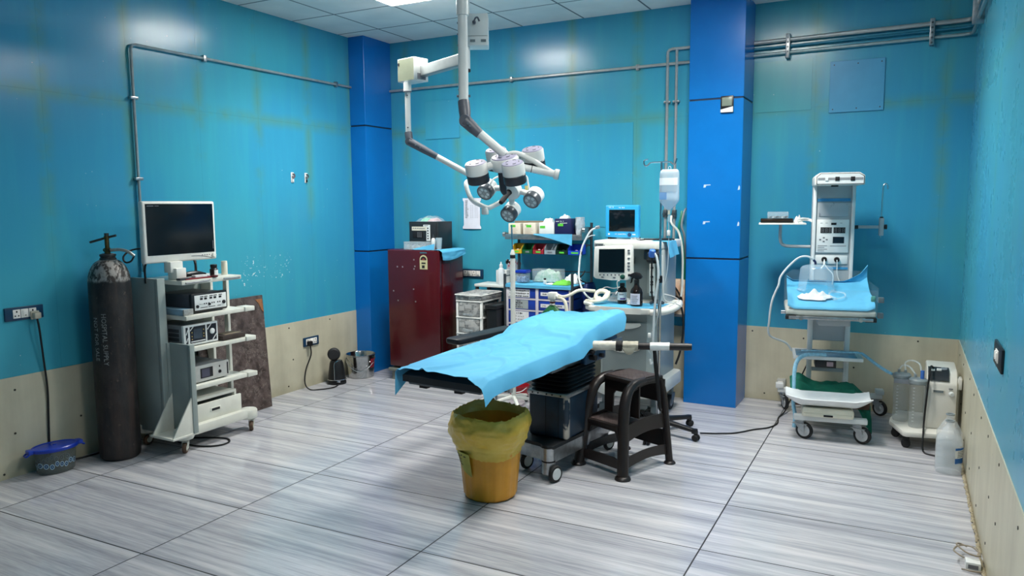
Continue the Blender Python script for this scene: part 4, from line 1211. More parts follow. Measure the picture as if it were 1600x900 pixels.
for k in range(3):
    o = obj('syringe', M().cyl((-2.79+0.02*k, 6.03, 1.232), (-2.755+0.022*k, 6.035, 1.315-0.008*k), 0.006, seg=10), CLEARW); tag(o, 'slim clear syringe leaning in the grey bin', 'syringe', 'syringes in the grey bin')
# boxes on the upper shelf
BEIGE = mat('cream_glove_carton', '#d9d0c0', 0.6, 0, 0.05)
GST = mat('bright_green_sticker', '#58c23c', 0.6)
def carton(label, x0, x1, y0, y1, z0, z1, m, st, group=None, rz=0.0, extra=None):
    t = thing('carton', label, 'carton', ((x0+x1)/2, (y0+y1)/2, z0), rz, group)
    h, w, d = z1-z0, (x1-x0)/2, (y1-y0)/2
    obj('box', M().box(-w, w, -d, d, 0, h, 0.003), m, t, local=True)
    if st:
        b = M().box(st[0], st[0]+0.05, -d-0.0015, -d, st[1], st[1]+0.022)
        obj('sticker', b, GST, t, local=True, label='bright green sticker')
    if extra: extra(t, w, d, h)
    return t
zs_ = 1.3845
def ex_lines(t, w, d, h):
    b = M()
    for k in range(5): b.box(-w+0.02, w-0.03-0.01*(k % 3), -d-0.001, -d, 0.015+0.011*k, 0.018+0.011*k)
    b.box(-w+0.02, -w+0.05, -d-0.001, -d, h-0.022, h-0.012)
    obj('print', b, mat('faint_beige_print', '#b3a58f', 0.7), t, local=True)
carton('cream glove carton with a green sticker, at the left end of the upper trolley shelf', -3.195, -3.075, 6.0, 6.13, zs_, 1.495, BEIGE, (-0.04, 0.075), None, 0.03, ex_lines)
carton('tilted cream glove carton with a green sticker, second from left on the upper trolley shelf', -3.045, -2.915, 6.0, 6.12, zs_, 1.498, BEIGE, (-0.03, 0.075), None, -0.06, ex_lines)
def ex_band(t, w, d, h):
    b = M().box(-w, w, -d-0.001, -d, 0.002, 0.02); obj('dark_band', b, mat('navy_card', '#141b4d', 0.5), t, local=True)
    b = M(); scribble(b, -0.02, w-0.008, 0.007, -d-0.001, 0.008); obj('print', b, WHITE, t, local=True)
carton('white carton with a navy base band beside the navy carton', -2.885, -2.735, 5.995, 6.13, zs_, 1.503, WHITE, (-0.065, 0.068), None, 0, ex_band)
def ex_navy(t, w, d, h):
    b = M(); scribble(b, -w+0.012, -w+0.04, h-0.028, -d-0.0005, 0.008); scribble(b, -w+0.05, -w+0.09, h-0.026, -d-0.0005, 0.007); scribble(b, -w+0.05, -w+0.12, h-0.042, -d-0.0005, 0.007)
    obj('print', b, WHITE, t, local=True)
carton('dark navy carton with a green sticker on the upper trolley shelf', -2.728, -2.575, 5.985, 6.13, zs_, 1.538, mat('navy_card', '#141b4d', 0.5), (-0.045, 0.088), None, 0, ex_navy)
t = thing('white_packet', 'crinkled white plastic packet standing at the right end of the upper trolley shelf', 'packet', (-2.53, 6.08, zs_))
def f(u, v):
    a = 2*PI*u
    k = 1+0.22*noise.noise(Vector((math.cos(a)*2.5, math.sin(a)*2.5, v*4)))
    return Vector((-2.523+0.036*k*math.cos(a), 6.07+0.05*k*math.sin(a), zs_+0.165*v))
obj('film', M().surf(f, 26, 10, 0, True), mat('grey_white_film', '#bcc8d0', 0.25, 0, 0.1, 30), t)
o = obj('crumpled_tissue', pillow(-2.86, -2.77, 6.02, 6.1, 1.504, 0.035, 10, 0.8, 8), WHITE); tag(o, 'crumpled white tissue on the white carton on the upper shelf', 'tissue')
o = obj('crumpled_tissue', pillow(-2.70, -2.62, 6.02, 6.1, 1.539, 0.028, 10, 0.8, 9), WHITE); tag(o, 'crumpled white wrapper on top of the dark navy carton', 'tissue')
o = obj('cardboard_liner', M().box(-3.21, -2.74, 6.15, 6.165, zs_, 1.515), mat('tan_card', '#8a7c68', 0.7, 0, 0.1)); tag(o, 'tan cardboard strip standing behind the cartons on the upper shelf', 'cardboard')
def f(u, v):
    x = -2.96+0.40*u
    dz = -0.07*max(0.0, v)*(u**2)*1.0
    return Vector((x, 5.984-0.003-0.004*u+0.002*noise.noise(Vector((u*5, v*3, 4))), 1.402-0.016*(1-v)-0.01*u-0.085*v*max(0, u*1.15-0.15) if v > 0 else 1.40-0.016))
def f(u, v):
    x = -2.93+0.37*u
    return Vector((x, 5.980-0.006*v+0.002*noise.noise(Vector((u*5, v*3, 4))), 1.404-0.100*v*(0.10+0.9*u**1.3)))
sheet('blue_sheet', 'blue sheet corner hanging over the front of the upper trolley shelf', 'sheet', f, 16, 8)
# things on the trolley worktop
def f(u, v):
    x = rx0-0.008+(rx1-rx0+0.016)*u; y = ry0-0.006+0.36*v
    dz = 0.0
    if v < 0.06: return Vector((x, ry0-0.008, 0.974-0.028*(1-v/0.06)))
    return Vector((x, y, 0.9745+0.0025*abs(noise.noise(Vector((u*7, v*5, 6))))))
sheet('blue_sheet', 'blue sheet lining the worktop of the steel supply trolley', 'sheet', f, 24, 18)
zw = 0.979
t = thing('storage_jar', 'clear jar with a blue lid full of blue bits on the supply trolley worktop', 'jar', (-2.99, 5.87, zw))
obj('body', M().box(-3.033, -2.932, 5.82, 5.92, zw, zw+0.085, 0.012), CLEARW, t)
obj('lid', M().box(-3.037, -2.928, 5.816, 5.924, zw+0.085, zw+0.11, 0.006), BLUE, t)
obj('contents', M().box(-3.027, -2.938, 5.826, 5.914, zw+0.004, zw+0.06, 0.01), mat('mixed_blue_bits', '#7fa3cf', 0.6, 0, 0.5, 70, hex2='#2e3a66'), t)
t = thing('clear_box', 'long clear box holding green wrapped packs on the supply trolley worktop', 'box', (-2.80, 5.98, zw))
obj('walls', M().box(-2.93, -2.66, 5.94, 6.06, zw, zw+0.115, 0.006), CLEARW, t)
obj('green_packs', pillow(-2.92, -2.67, 5.95, 6.05, zw+0.004, 0.10, 14, 0.3, 3, 0.3), mat('pale_green_packs', '#8fb89d', 0.6, 0, 0.3, 30, hex2='#c3d4cb'), t)
t = thing('glass_vial', 'small clear vial with a dark cap on the supply trolley worktop', 'vial', (-2.745, 5.82, zw))
obj('body', M().lathe([(0.014, 0), (0.015, 0.002), (0.015, 0.03), (0.009, 0.036)], (-2.745, 5.82, zw), seg=16), WHITE, t)
obj('cap', M().cyl((-2.745, 5.82, zw+0.036), (-2.745, 5.82, zw+0.05), 0.011, seg=14), INK, t)
o = obj('green_cloth', pillow(-2.66, -2.52, 5.78, 5.90, zw, 0.035, 12, 0.7, 12), mat('bright_green_cloth', '#6fc448', 0.8)); tag(o, 'bright green crumpled cloth on the supply trolley worktop', 'cloth')
o = obj('white_bundle', pillow(-2.62, -2.49, 5.93, 6.05, zw, 0.075, 12, 0.4, 14, 0.35), mat('white_gauze', '#d5dbdc', 0.85)); tag(o, 'folded white gauze bundle behind the green cloth', 'bundle')
o = obj('white_scraps', pillow(-2.725, -2.66, 5.79, 5.86, zw, 0.012, 8, 0.6, 15), WHITE); tag(o, 'flat white wrapper next to the vial on the supply trolley worktop', 'wrapper')
# blue bag hanging on the right post
t = thing('hanging_bag', 'dark blue bag hanging on the right side of the steel supply trolley', 'bag', (-2.40, 5.96, 0.72))
def f(u, v):
    a = 2*PI*u; k = 1+0.15*noise.noise(Vector((math.cos(a)*2, math.sin(a)*2, v*3)))
    w = 0.5+0.5*math.sin(PI*(0.12+0.8*v))
    return Vector((-2.385+0.055*k*w*math.cos(a), 5.95+0.11*k*w*math.sin(a), 0.70+0.29*v))
obj('pouch', M().surf(f, 26, 12, 0, True), mat('dark_blue_bag_vinyl', '#152a66', 0.35, 0, 0.15, 20), t)
obj('strap', M().tube([(-2.44, 5.86, 0.985), (-2.47, 5.90, 1.03), (-2.46, 5.97, 1.0), (-2.41, 6.0, 0.975)], 0.005, 8).tube([(-2.44, 5.85, 1.04), (-2.41, 5.86, 1.07), (-2.40, 5.88, 1.10)], 0.006, 8), BCABLE, t)
# red tub on the floor under the rack
t = thing('red_tub', 'small red plastic tub on the floor under the supply trolley', 'tub', (-2.92, 5.66, 0))
obj('body', M().lathe([(0, 0.004), (0.075, 0.0), (0.09, 0.10), (0.094, 0.105), (0.088, 0.105), (0.073, 0.008), (0, 0.008)], (-2.92, 5.66, 0), seg=24, cap=False), mat('red_tub_plastic', '#a3202c', 0.4), t)
obj('handle', M().tube([(-3.005, 5.64, 0.095), (-2.98, 5.58, 0.07), (-2.92, 5.56, 0.06), (-2.86, 5.58, 0.07), (-2.835, 5.64, 0.095)], 0.004, 6), WHITE, t)
# ================================================================== ANAESTHESIA MACHINE
MGRY = mat('machine_grey', '#8c9696', 0.4, 0, 0.04, 4)
MLIGHT = mat('machine_light_grey', '#a9b2b1', 0.38, 0, 0.04, 4)
MDARK = mat('machine_dark_grey', '#697377', 0.45, 0, 0.05, 4)  # darkest machine grey, for castor forks, screen arm and small plates
t = thing('anaesthesia_machine', 'large grey and white anaesthesia machine with two screens beside the right blue pillar', 'medical machine', (-1.85, 5.7, 0))
# base with castors
b = M()
b.prism([(-2.08, 6.0), (-2.08, 5.34), (-2.0, 5.27), (-1.66, 5.27), (-1.60, 5.33), (-1.575, 5.45), (-1.575, 5.95)], 'z', 0.21, 0.32, 0.02)
obj('base', b, WPAINT, t)
for (x, y, yw) in ((-2.02, 5.36, 0.4), (-1.65, 5.42, 1.0), (-2.02, 5.92, 2.0), (-1.64, 5.88, 1.5)):
    castor(t, x, y, 0.22, 0.06, yw, RUBBER, MDARK, 0.03)
# lower body with rounded right flank
b = M()
b.prism([(-2.07, 5.94), (-2.07, 5.40), (-1.72, 5.40), (-1.665, 5.43), (-1.64, 5.50), (-1.635, 5.93)], 'z', 0.31, 0.84, 0.012)
obj('lower_body', b, MLIGHT, t)
xs0, xs1 = -2.05, -1.70
dz = [(0.775, 0.845), (0.60, 0.765), (0.335, 0.585)]
for k, (za, zb) in enumerate(dz):
    def f(u, v, za=za, zb=zb, k=k):
        x = xs0+(xs1-xs0)*u
        return Vector((x, 5.392-0.022*math.sin(PI*u)*(0.4+0.6*v), za+(zb-za)*v))
    b = M().surf(f, 18, 6, 0.012)
    d = obj('drawer', b, MGRY, t)
    if k > 0:
        b = M()
        def f(u, v, zb=zb):
            x = xs0+0.05+(xs1-xs0-0.09)*u
            w = math.sin(PI*u)**0.6
            return Vector((x, 5.372-0.022*math.sin(PI*u)-0.012*math.sin(PI*v), zb-0.004-0.034*v*w-0.002))
        b.surf(f, 18, 6, 0.008)
        obj('drawer_handle', b, WPAINT, d)
# worktop: bowed white slab with raised rim
def rim(x): return 5.285+0.02*((x+1.86)/0.3)**2
b = M()
poly = [(-2.20, 5.95), (-2.22, 5.50), (-2.20, 5.40), (-2.14, 5.33)] + [(-2.14+0.06*k, 5.33-0.05*math.sin(PI*k/9.0)) for k in range(1, 9)] + [(-1.63, 5.35), (-1.59, 5.40), (-1.575, 5.50), (-1.575, 5.95)]
b.prism(poly, 'z', 0.845, 0.888, 0.012)
obj('worktop', b, WPAINT, t)
b = M()
b.tube([(-2.215, 5.75, 0.895), (-2.222, 5.50, 0.895), (-2.19, 5.39, 0.895), (-2.12, 5.345, 0.893)], 0.016, 10)
obj('worktop_rim', b, WPAINT, t)
b = M().tube([(-1.65, 5.325, 0.862), (-1.57, 5.34, 0.868), (-1.51, 5.41, 0.885), (-1.495, 5.52, 0.90), (-1.525, 5.66, 0.90), (-1.58, 5.70, 0.90)], [0.022, 0.026, 0.027, 0.026, 0.022, 0.018], 12, 4)
obj('push_handle', b, WPAINT, t)
# upper body: back panel, right column, top shelf
b = M().box(-2.03, -1.68, 5.86, 6.08, 0.886, 1.31, 0.01)
obj('back_body', b, MGRY, t)
b = M().box(-1.845, -1.66, 5.853, 5.864, 0.94, 1.13, 0.004)
bk = obj('recess_panel', b, MLIGHT, t)
b = M().box(-1.80, -1.70, 5.848, 5.8535, 0.915, 1.03, 0.002); b.setm(1).box(-1.798, -1.702, 5.846, 5.8485, 1.008, 1.027); b.setm(2)
for q in range(3): b.cyl((-1.775+0.028*q, 5.8485, 0.965), (-1.775+0.028*q, 5.846, 0.965), 0.010, seg=12)
obj('warning_sticker', b, [WHITE, mat('label_red', '#a63a36', 0.6), GREYINK], bk, label='white sticker with a red heading')
b = M().prism([(-1.705, 5.95), (-1.705, 5.63), (-1.69, 5.61), (-1.665, 5.61), (-1.645, 5.63), (-1.635, 5.70), (-1.635, 5.95)], 'z', 0.886, 1.315, 0.01)
obj('right_column', b, MLIGHT, t)
b = M().box(-1.75, -1.705, 5.60, 5.63, 0.95, 1.20, 0.006); b.setm(1)
for z in (0.98, 1.04, 1.06, 1.10, 1.17): b.cyl((-1.727, 5.602, z), (-1.727, 5.593, z), 0.011, seg=12)
b.setm(0).box(-1.745, -1.71, 5.63, 5.86, 0.96, 1.19)
obj('flow_panel', b, [WPAINT, INK], t)
b = M().prism([(-2.215, 6.14), (-2.225, 5.64), (-2.20, 5.595), (-1.70, 5.575), (-1.655, 5.60), (-1.64, 5.66), (-1.635, 6.08), (-1.66, 6.14)], 'z', 1.312, 1.372, 0.01)
tp = obj('top_shelf', b, WPAINT, t)
b = M().box(-2.20, -2.10, 5.592, 5.598, 1.325, 1.35); b.setm(1); scribble(b, -2.185, -2.115, 1.332, 5.5915, 0.011)
obj('maker_strip', b, [MDARK, INK], tp)
b = M().lathe([(0, 0), (0.05, 0.0), (0.055, 0.005), (0.055, 0.05), (0.045, 0.058), (0, 0.06)], (-1.70, 5.56, 1.235), (0, 0, 1), 26).lathe([(0.075, 0), (0.08, 0.006), (0.08, 0.07), (0.07, 0.08), (0, 0.08)], (-1.75, 5.72, 1.225), (0, 0, 1), 28).box(-1.80, -1.64, 5.66, 5.84, 1.20, 1.30, 0.02)
obj('vaporiser', b, mat('vaporiser_black', '#25282c', 0.35, 0, 0.08), t)
# ventilator screen on a swivel arm
sm = M().box(-2.075, -1.83, 5.52, 5.57, 1.10, 1.335, 0.012)
b = M().prism([(-2.148, 1.10), (-2.143, 1.315), (-2.135, 1.335), (-1.85, 1.352), (-1.833, 1.345), (-1.828, 1.105), (-1.835, 1.09), (-1.88, 1.083), (-2.0, 1.077), (-2.13, 1.085)], 'y', 5.435, 5.475, 0.008)
ms = obj('ventilator_screen', b, WPAINT, t)
b = M().prism([(-2.103, 1.135), (-2.099, 1.315), (-1.892, 1.322), (-1.892, 1.142)], 'y', 5.431, 5.437)
obj('screen_glass', b, SCREEN, ms)
b = M()
for k in range(6): b.cyl((-2.09+0.031*k, 5.436, 1.116+0.001*k), (-2.09+0.031*k, 5.430, 1.116+0.001*k), 0.006, seg=10)
for z in (1.165, 1.19, 1.215, 1.25, 1.29, 1.31): b.box(-1.868, -1.85, 5.431, 5.437, z-0.005, z+0.006)
for x in (-2.08, -1.985): b.box(x, x+0.02, 5.431, 5.437, 1.094, 1.103)
obj('keys', b, mat('dark_grey_key', '#5a5f66', 0.5), ms)
obj('dial', M().lathe([(0.018, 0), (0.019, 0.004), (0.018, 0.016), (0.012, 0.02), (0, 0.02)], (-1.905, 5.436, 1.108), (0, -1, 0), 22), mat('dark_green_dial', '#12493b', 0.4), ms)
obj('screen_arm', M().box(-1.99, -1.95, 5.475, 5.87, 1.17, 1.23, 0.008), MDARK, t)
# bag arm, reservoir bag and absorber tubes at the left
b = M().tube([(-2.14, 5.45, 0.985), (-2.22, 5.33, 1.0), (-2.28, 5.28, 0.965), (-2.335, 5.26, 0.952), (-2.395, 5.25, 0.975)], 0.0125, 10, 4)
ba = obj('bag_arm', b, CREAM, t)
obj('bag_mount', M().box(-2.44, -2.38, 5.22, 5.28, 0.93, 0.985, 0.006).cyl((-2.412, 5.25, 0.93), (-2.412, 5.25, 0.885), 0.02, seg=14).cyl((-2.38, 5.25, 0.955), (-2.366, 5.25, 0.95), 0.017, seg=14), WPAINT, ba)
obj('bag_collar', M().cyl((-2.412, 5.25, 0.912), (-2.412, 5.25, 0.90), 0.0225, seg=14), mat('maroon_plastic', '#571f23', 0.4), ba)
def f(u, v):
    a = 2*PI*u; r = 0.02+0.095*min(1, v*3.2)**0.9
    if v > 0.75: r = 0.105*math.sqrt(max(0.0, 1-((v-0.75)/0.25)**2))+0.001
    fold = 1+0.14*math.cos(3*a+0.6)*min(1, v*2)
    return Vector((-2.412+r*fold*math.cos(a), 5.25+0.5*r*fold*math.sin(a), 0.885-0.30*v))
obj('reservoir_bag', M().surf(f, 30, 18, 0, True), mat('green_rubber_bag', '#0e5a2c', 0.45, 0, 0.15, 12), ba)
b = M().tube([(-2.37, 5.25, 0.945), (-2.33, 5.255, 0.935), (-2.30, 5.25, 0.90), (-2.285, 5.24, 0.83), (-2.27, 5.235, 0.74), (-2.22, 5.30, 0.70), (-2.10, 5.42, 0.72)], 0.014, 10, 4)
obj('breathing_hose', b, CREAM, t)
# patient monitor on the top shelf
t = thing('patient_monitor', 'sky-blue framed patient monitor on the top shelf of the anaesthesia machine', 'monitor', (-2.08, 5.93, 1.3725))
CYAN = mat('sky_blue_plastic', '#2fa3dc', 0.35, 0, 0.04)
ho = obj('housing', M().box(-2.226, -1.938, 5.90, 5.955, 1.385, 1.652, 0.010, 3).box(-2.19, -1.97, 5.95, 6.06, 1.40, 1.63, 0.03), CYAN, t)
b = M().box(-2.192, -1.97, 5.896, 5.902, 1.437, 1.615, 0.002)
obj('screen', b, SCREEN, t)
b = M()
scribble(b, -2.195, -2.15, 1.630, 5.8992, 0.010); scribble(b, -2.11, -2.055, 1.627, 5.8992, 0.010); scribble(b, -2.14, -2.04, 1.411, 5.8992, 0.007)
b.box(-2.20, -2.185, 5.898, 5.9003, 1.408, 1.42).box(-1.99, -1.965, 5.898, 5.9003, 1.408, 1.416)
obj('front_print', b, WHITE, t)
obj('dial', M().lathe([(0.015, 0), (0.016, 0.004), (0.013, 0.016), (0, 0.017)], (-2.015, 5.901, 1.41), (0, -1, 0), 20), mat('navy_dial', '#1d3f66', 0.4), t)
for x in (-2.19, -1.98): obj('foot', M().box(x-0.015, x+0.015, 5.90, 6.04, 1.3725, 1.387, 0.003), RUBBER, t)
# sheet over the right corner of the top shelf, things on the shelf
def f(u, v):
    x = -1.70+0.135*u+0.0; s = 0.24*v
    y = 5.57-0.004
    if s < 0.10: return Vector((x, y+0.105-s, 1.374+0.002*math.sin(u*5)))
    q = s-0.10
    return Vector((x+0.05*q*4*u*0.5+0.02*q, y-0.004-0.01*math.sin(q*30+u*3)-0.02*u, 1.372-q*(0.75+0.5*(1-u)*0.8)))
def f(u, v):
    # lies on the shelf corner and hangs down its right-hand side, towards the room
    s = 0.26*u; y = 5.62+0.24*v
    if s < 0.11: return Vector((-1.742+s, y, 1.374+0.002*math.sin(v*6)))
    q = s-0.11
    return Vector((-1.632+0.012+0.22*q+0.006*math.sin(v*7), y-0.10*q, 1.373-0.72*q-0.10*q*(1-v)))
sheet('blue_sheet', 'small blue sheet hanging off the right corner of the machine top shelf', 'sheet', f, 14, 12)
b = M().tube([(-1.90, 5.75, 1.379), (-1.85, 5.70, 1.378), (-1.80, 5.74, 1.384), (-1.74, 5.72, 1.378), (-1.70, 5.78, 1.378), (-1.64, 5.82, 1.378)], 0.005, 8).tube([(-1.86, 5.80, 1.379), (-1.78, 5.84, 1.379), (-1.68, 5.80, 1.386), (-1.63, 5.86, 1.379)], 0.006, 8)
o = obj('monitor_leads', b, BCABLE); tag(o, 'tangle of dark monitor leads lying on the machine top shelf', 'cable')
t = thing('flow_sensor', 'small clear and white plastic connector on the machine top shelf beside the monitor', 'connector', (-1.885, 5.66, 1.374))
obj('body', M().cyl((-1.92, 5.66, 1.386), (-1.85, 5.66, 1.386), 0.011, seg=14).cyl((-1.885, 5.66, 1.386), (-1.885, 5.66, 1.402), 0.007, seg=10), CLEARW, t)
# sampling line and its hook at the left of the machine
t = thing('breathing_tube', 'white breathing tube curving from beside the patient monitor down to the machine worktop', 'tube', (-2.28, 5.5, 0.95))
obj('tube', M().tube([(-2.19, 5.62, 1.475), (-2.235, 5.60, 1.45), (-2.27, 5.575, 1.38), (-2.295, 5.55, 1.30), (-2.30, 5.52, 1.18), (-2.285, 5.48, 1.07), (-2.23, 5.44, 0.975), (-2.16, 5.42, 0.925), (-2.10, 5.43, 0.91)], 0.0075, 10, 4).tube([(-2.265, 5.58, 1.39), (-2.23, 5.585, 1.41), (-2.195, 5.59, 1.415)], 0.004, 8), mat('pale_tube', '#c6d0d3', 0.35), t)
obj('connector', M().cyl((-2.20, 5.617, 1.475), (-2.17, 5.625, 1.482), 0.013, seg=12), MGREY, t)
obj('dark_clip', M().cyl((-2.298, 5.55, 1.285), (-2.299, 5.545, 1.262), 0.011, seg=12), INK, t)
# things on the worktop
def f(u, v):
    x = -2.13+0.53*u; y = 5.285-0.05*math.sin(PI*min(1, max(0, (x+2.14)/0.54)))*1.0+0.06+0.30*v
    z = 0.8905+0.0025*abs(noise.noise(Vector((u*8, v*5, 11))))
    if v < 0.08 and u > 0.25: z -= 0.0
    return Vector((x, y, z))
sheet('blue_sheet', 'blue sheet lining the worktop of the anaesthesia machine', 'sheet', f, 30, 14)
zw = 0.8945
AMB = mat('brown_black_glass', '#1a1210', 0.15, 0, 0.1)
t = thing('medicine_bottle', 'dark brown medicine bottle with a white and purple label on the machine worktop', 'bottle', (-1.932, 5.50, zw))
obj('body', M().lathe([(0.033, 0), (0.036, 0.004), (0.036, 0.10), (0.030, 0.118), (0.017, 0.128), (0.016, 0.135)], (-1.932, 5.50, zw), seg=26), AMB, t)
obj('cap', M().lathe([(0.018, 0.132), (0.0195, 0.134), (0.0195, 0.155), (0.017, 0.158), (0, 0.158)], (-1.932, 5.50, zw), seg=20), BLACK, t)
def lab(c, r, z0, z1, a0, a1): return lambda u, v: Vector((c[0]+r*math.cos(a0+(a1-a0)*u), c[1]+r*math.sin(a0+(a1-a0)*u), z0+(z1-z0)*v))
b = M().surf(lab((-1.932, 5.50), 0.0366, zw+0.028, zw+0.09, -PI, 0), 16, 1); b.setm(1); b.surf(lab((-1.932, 5.50), 0.037, zw+0.033, zw+0.045, -1.7, -0.5), 8, 1); b.setm(2); b.surf(lab((-1.932, 5.50), 0.037, zw+0.068, zw+0.075, -1.9, -0.9), 8, 1)
obj('label_sticker', b, [WHITE, mat('purple_print', '#51307f', 0.6), GREYINK], t, label='white label with purple band')
t = thing('spray_bottle', 'black trigger spray bottle with a white label on the machine worktop', 'spray bottle', (-1.79, 5.42, zw))
obj('body', M().lathe([(0.043, 0), (0.047, 0.005), (0.047, 0.10), (0.040, 0.125), (0.024, 0.145), (0.019, 0.16), (0.017, 0.175)], (-1.79, 5.42, zw), seg=28), AMB, t)
b = M().lathe([(0.017, 0.168), (0.019, 0.17), (0.019, 0.195), (0.012, 0.2)], (-1.79, 5.42, zw), seg=16)
b.prism([(-1.845, zw+0.235), (-1.84, zw+0.218), (-1.80, zw+0.212), (-1.80, zw+0.198), (-1.78, zw+0.198), (-1.755, zw+0.205), (-1.745, zw+0.22), (-1.765, zw+0.245), (-1.80, zw+0.255)], 'y', 5.405, 5.435, 0.004)
b.tube([(-1.815, 5.42, zw+0.216), (-1.828, 5.42, zw+0.20), (-1.83, 5.42, zw+0.182), (-1.838, 5.42, zw+0.17)], [0.007, 0.006, 0.006, 0.004], 8)
b.cyl((-1.84, 5.42, zw+0.229), (-1.857, 5.42, zw+0.229), 0.010, seg=12)
obj('trigger_head', b, BLACK, t)
b = M().surf(lab((-1.79, 5.42), 0.0476, zw+0.012, zw+0.095, -2.5, -0.7), 16, 1); b.setm(1)
for k in range(5): b.surf(lab((-1.79, 5.42), 0.0481, zw+0.022+0.013*k, zw+0.027+0.013*k, -2.2, -1.2+0.1*(k % 3)), 8, 1)
obj('label_sticker', b, [mat('lilac_label', '#d9d6e2', 0.7), GREYINK], t, label='pale printed label')
t = thing('white_tubing', 'coil of thick white tubing lying at the left of the machine worktop', 'tubing', (-2.10, 5.42, zw+0.001))
pts = []
for k in range(30):
    a = 2*PI*k/14; r = 0.05
    pts.append((-2.075+r*math.cos(a), 5.43+0.55*r*math.sin(a)+0.008*(k//14), zw+0.052+0.034*math.sin(a)+0.010*(k/14)))
pts += [(-2.06, 5.40, zw+0.03), (-2.12, 5.37, zw+0.018), (-2.19, 5.40, zw+0.016)]
obj('coil', M().tube(pts, 0.0145, 10, 3), CREAM, t)
t = thing('face_mask', 'clear face mask with tubing heaped on the machine worktop behind the white tubing', 'face mask', (-2.02, 5.55, zw))
def f(u, v):
    a = 2*PI*u; r = 0.075*(1-v*0.8)
    return Vector((-2.00+r*math.cos(a), 5.60+0.75*r*math.sin(a), zw+0.012+0.075*v**0.7))
obj('cup', M().surf(f, 22, 8, 0, True), clear('smoky_plastic', '#8d959a', 0.5), t)
obj('cushion', M().tube([(-2.00+0.078*math.cos(a), 5.60+0.058*math.sin(a), zw+0.013) for a in [2*PI*k/14 for k in range(14)]], 0.013, 8, 2, True), CLEARW, t)
obj('leads', M().tube([(-2.10, 5.55, zw+0.02), (-2.04, 5.50, zw+0.05), (-1.97, 5.53, zw+0.045), (-1.93, 5.60, zw+0.03), (-1.99, 5.64, zw+0.06), (-2.07, 5.62, zw+0.06)], 0.005, 8).tube([(-2.15, 5.56, zw+0.07), (-2.10, 5.58, zw+0.11), (-2.04, 5.61, zw+0.10), (-1.98, 5.66, zw+0.115)], 0.004, 8).tube([(-2.0, 5.60, zw+0.085), (-2.01, 5.60, zw+0.15), (-1.99, 5.60, zw+0.165)], 0.005, 8), WCABLE, t)
t = thing('laryngoscope_tools', 'dark metal instruments lying at the right of the machine worktop', 'instruments', (-1.62, 5.52, zw))
obj('handles', M().tube([(-1.71, 5.50, zw+0.012), (-1.66, 5.53, zw+0.03), (-1.61, 5.54, zw+0.012)], 0.011, 8).tube([(-1.70, 5.56, zw+0.012), (-1.65, 5.50, zw+0.02), (-1.60, 5.48, zw+0.02)], 0.009, 8), mat('gunmetal', '#4b545c', 0.35, 0.7), t)
o = obj('white_wrapper', pillow(-1.885, -1.835, 5.47, 5.53, zw, 0.02, 8, 0.6, 21), WHITE); tag(o, 'small white wrapper between the two dark bottles on the machine worktop', 'wrapper')

# gas hoses hanging from the wall outlets, peach coloured carton behind the machine
HOSE = [('white', '#cfd2cc', -1.70, 0.0), ('green', '#1e7a5c', -1.68, 0.02), ('grey', '#7e868a', -1.655, 0.035), ('black', '#1a1c1e', -1.66, 0.05)]
for k, (nm, cc, x, dy) in enumerate(HOSE):
    if k == 0: pts = [(-1.735, 6.14, 1.56), (-1.72, 6.10, 1.50), (-1.665, 6.13, 1.42), (-1.625, 6.1, 1.25), (-1.618, 6.08, 1.0), (-1.62, 6.06, 0.9)]
    elif k == 1: pts = [(-1.66, 6.18, 1.60), (-1.66, 6.16, 1.55), (-1.675, 6.15, 1.45), (-1.65, 6.16, 1.36), (-1.625, 6.17, 1.15), (-1.62, 6.17, 0.9)]
    elif k == 2: pts = [(-1.63, 6.20, 1.62), (-1.64, 6.17, 1.58), (-1.65, 6.15, 1.48), (-1.63, 6.17, 1.38), (-1.618, 6.2, 1.1), (-1.618, 6.2, 0.8)]
    else: pts = [(-1.62, 5.99, 0.90), (-1.585, 6.0, 0.75), (-1.58, 5.99, 0.6), (-1.60, 5.98, 0.45), (-1.63, 5.97, 0.35)]
    o = obj('gas_hose', M().tube(pts, 0.009, 8, 5), mat(nm+'_hose', cc, 0.4)); tag(o, ['white gas hose hanging from the wall outlet behind the machine', 'green gas hose hanging between the machine and the blue pillar', 'grey gas hose hanging close to the blue pillar', 'black hose looping beside the lower right flank of the machine'][k], 'hose')
t = thing('peach_carton', 'peach coloured carton with cables behind the machine beside the pillar', 'carton', (-1.66, 6.2, 0.72))
obj('box', M().box(-1.73, -1.615, 6.14, 6.24, 0.74, 1.03, 0.004), mat('peach_card', '#d9a988', 0.7, 0, 0.25, 12, hex2='#e8d3bd'), t)
obj('bracket', M().box(-1.73, -1.615, 6.13, 6.245, 0.72, 0.7405, 0.002), STEEL, t)
obj('cable_bundle', M().tube([(-1.70, 6.125, 0.98), (-1.66, 6.115, 0.93), (-1.63, 6.12, 0.86), (-1.66, 6.12, 0.80), (-1.69, 6.125, 0.76)], 0.008, 8).tube([(-1.70, 6.12, 0.90), (-1.65, 6.11, 0.88), (-1.62, 6.115, 0.82)], 0.007, 8), BCABLE, t)

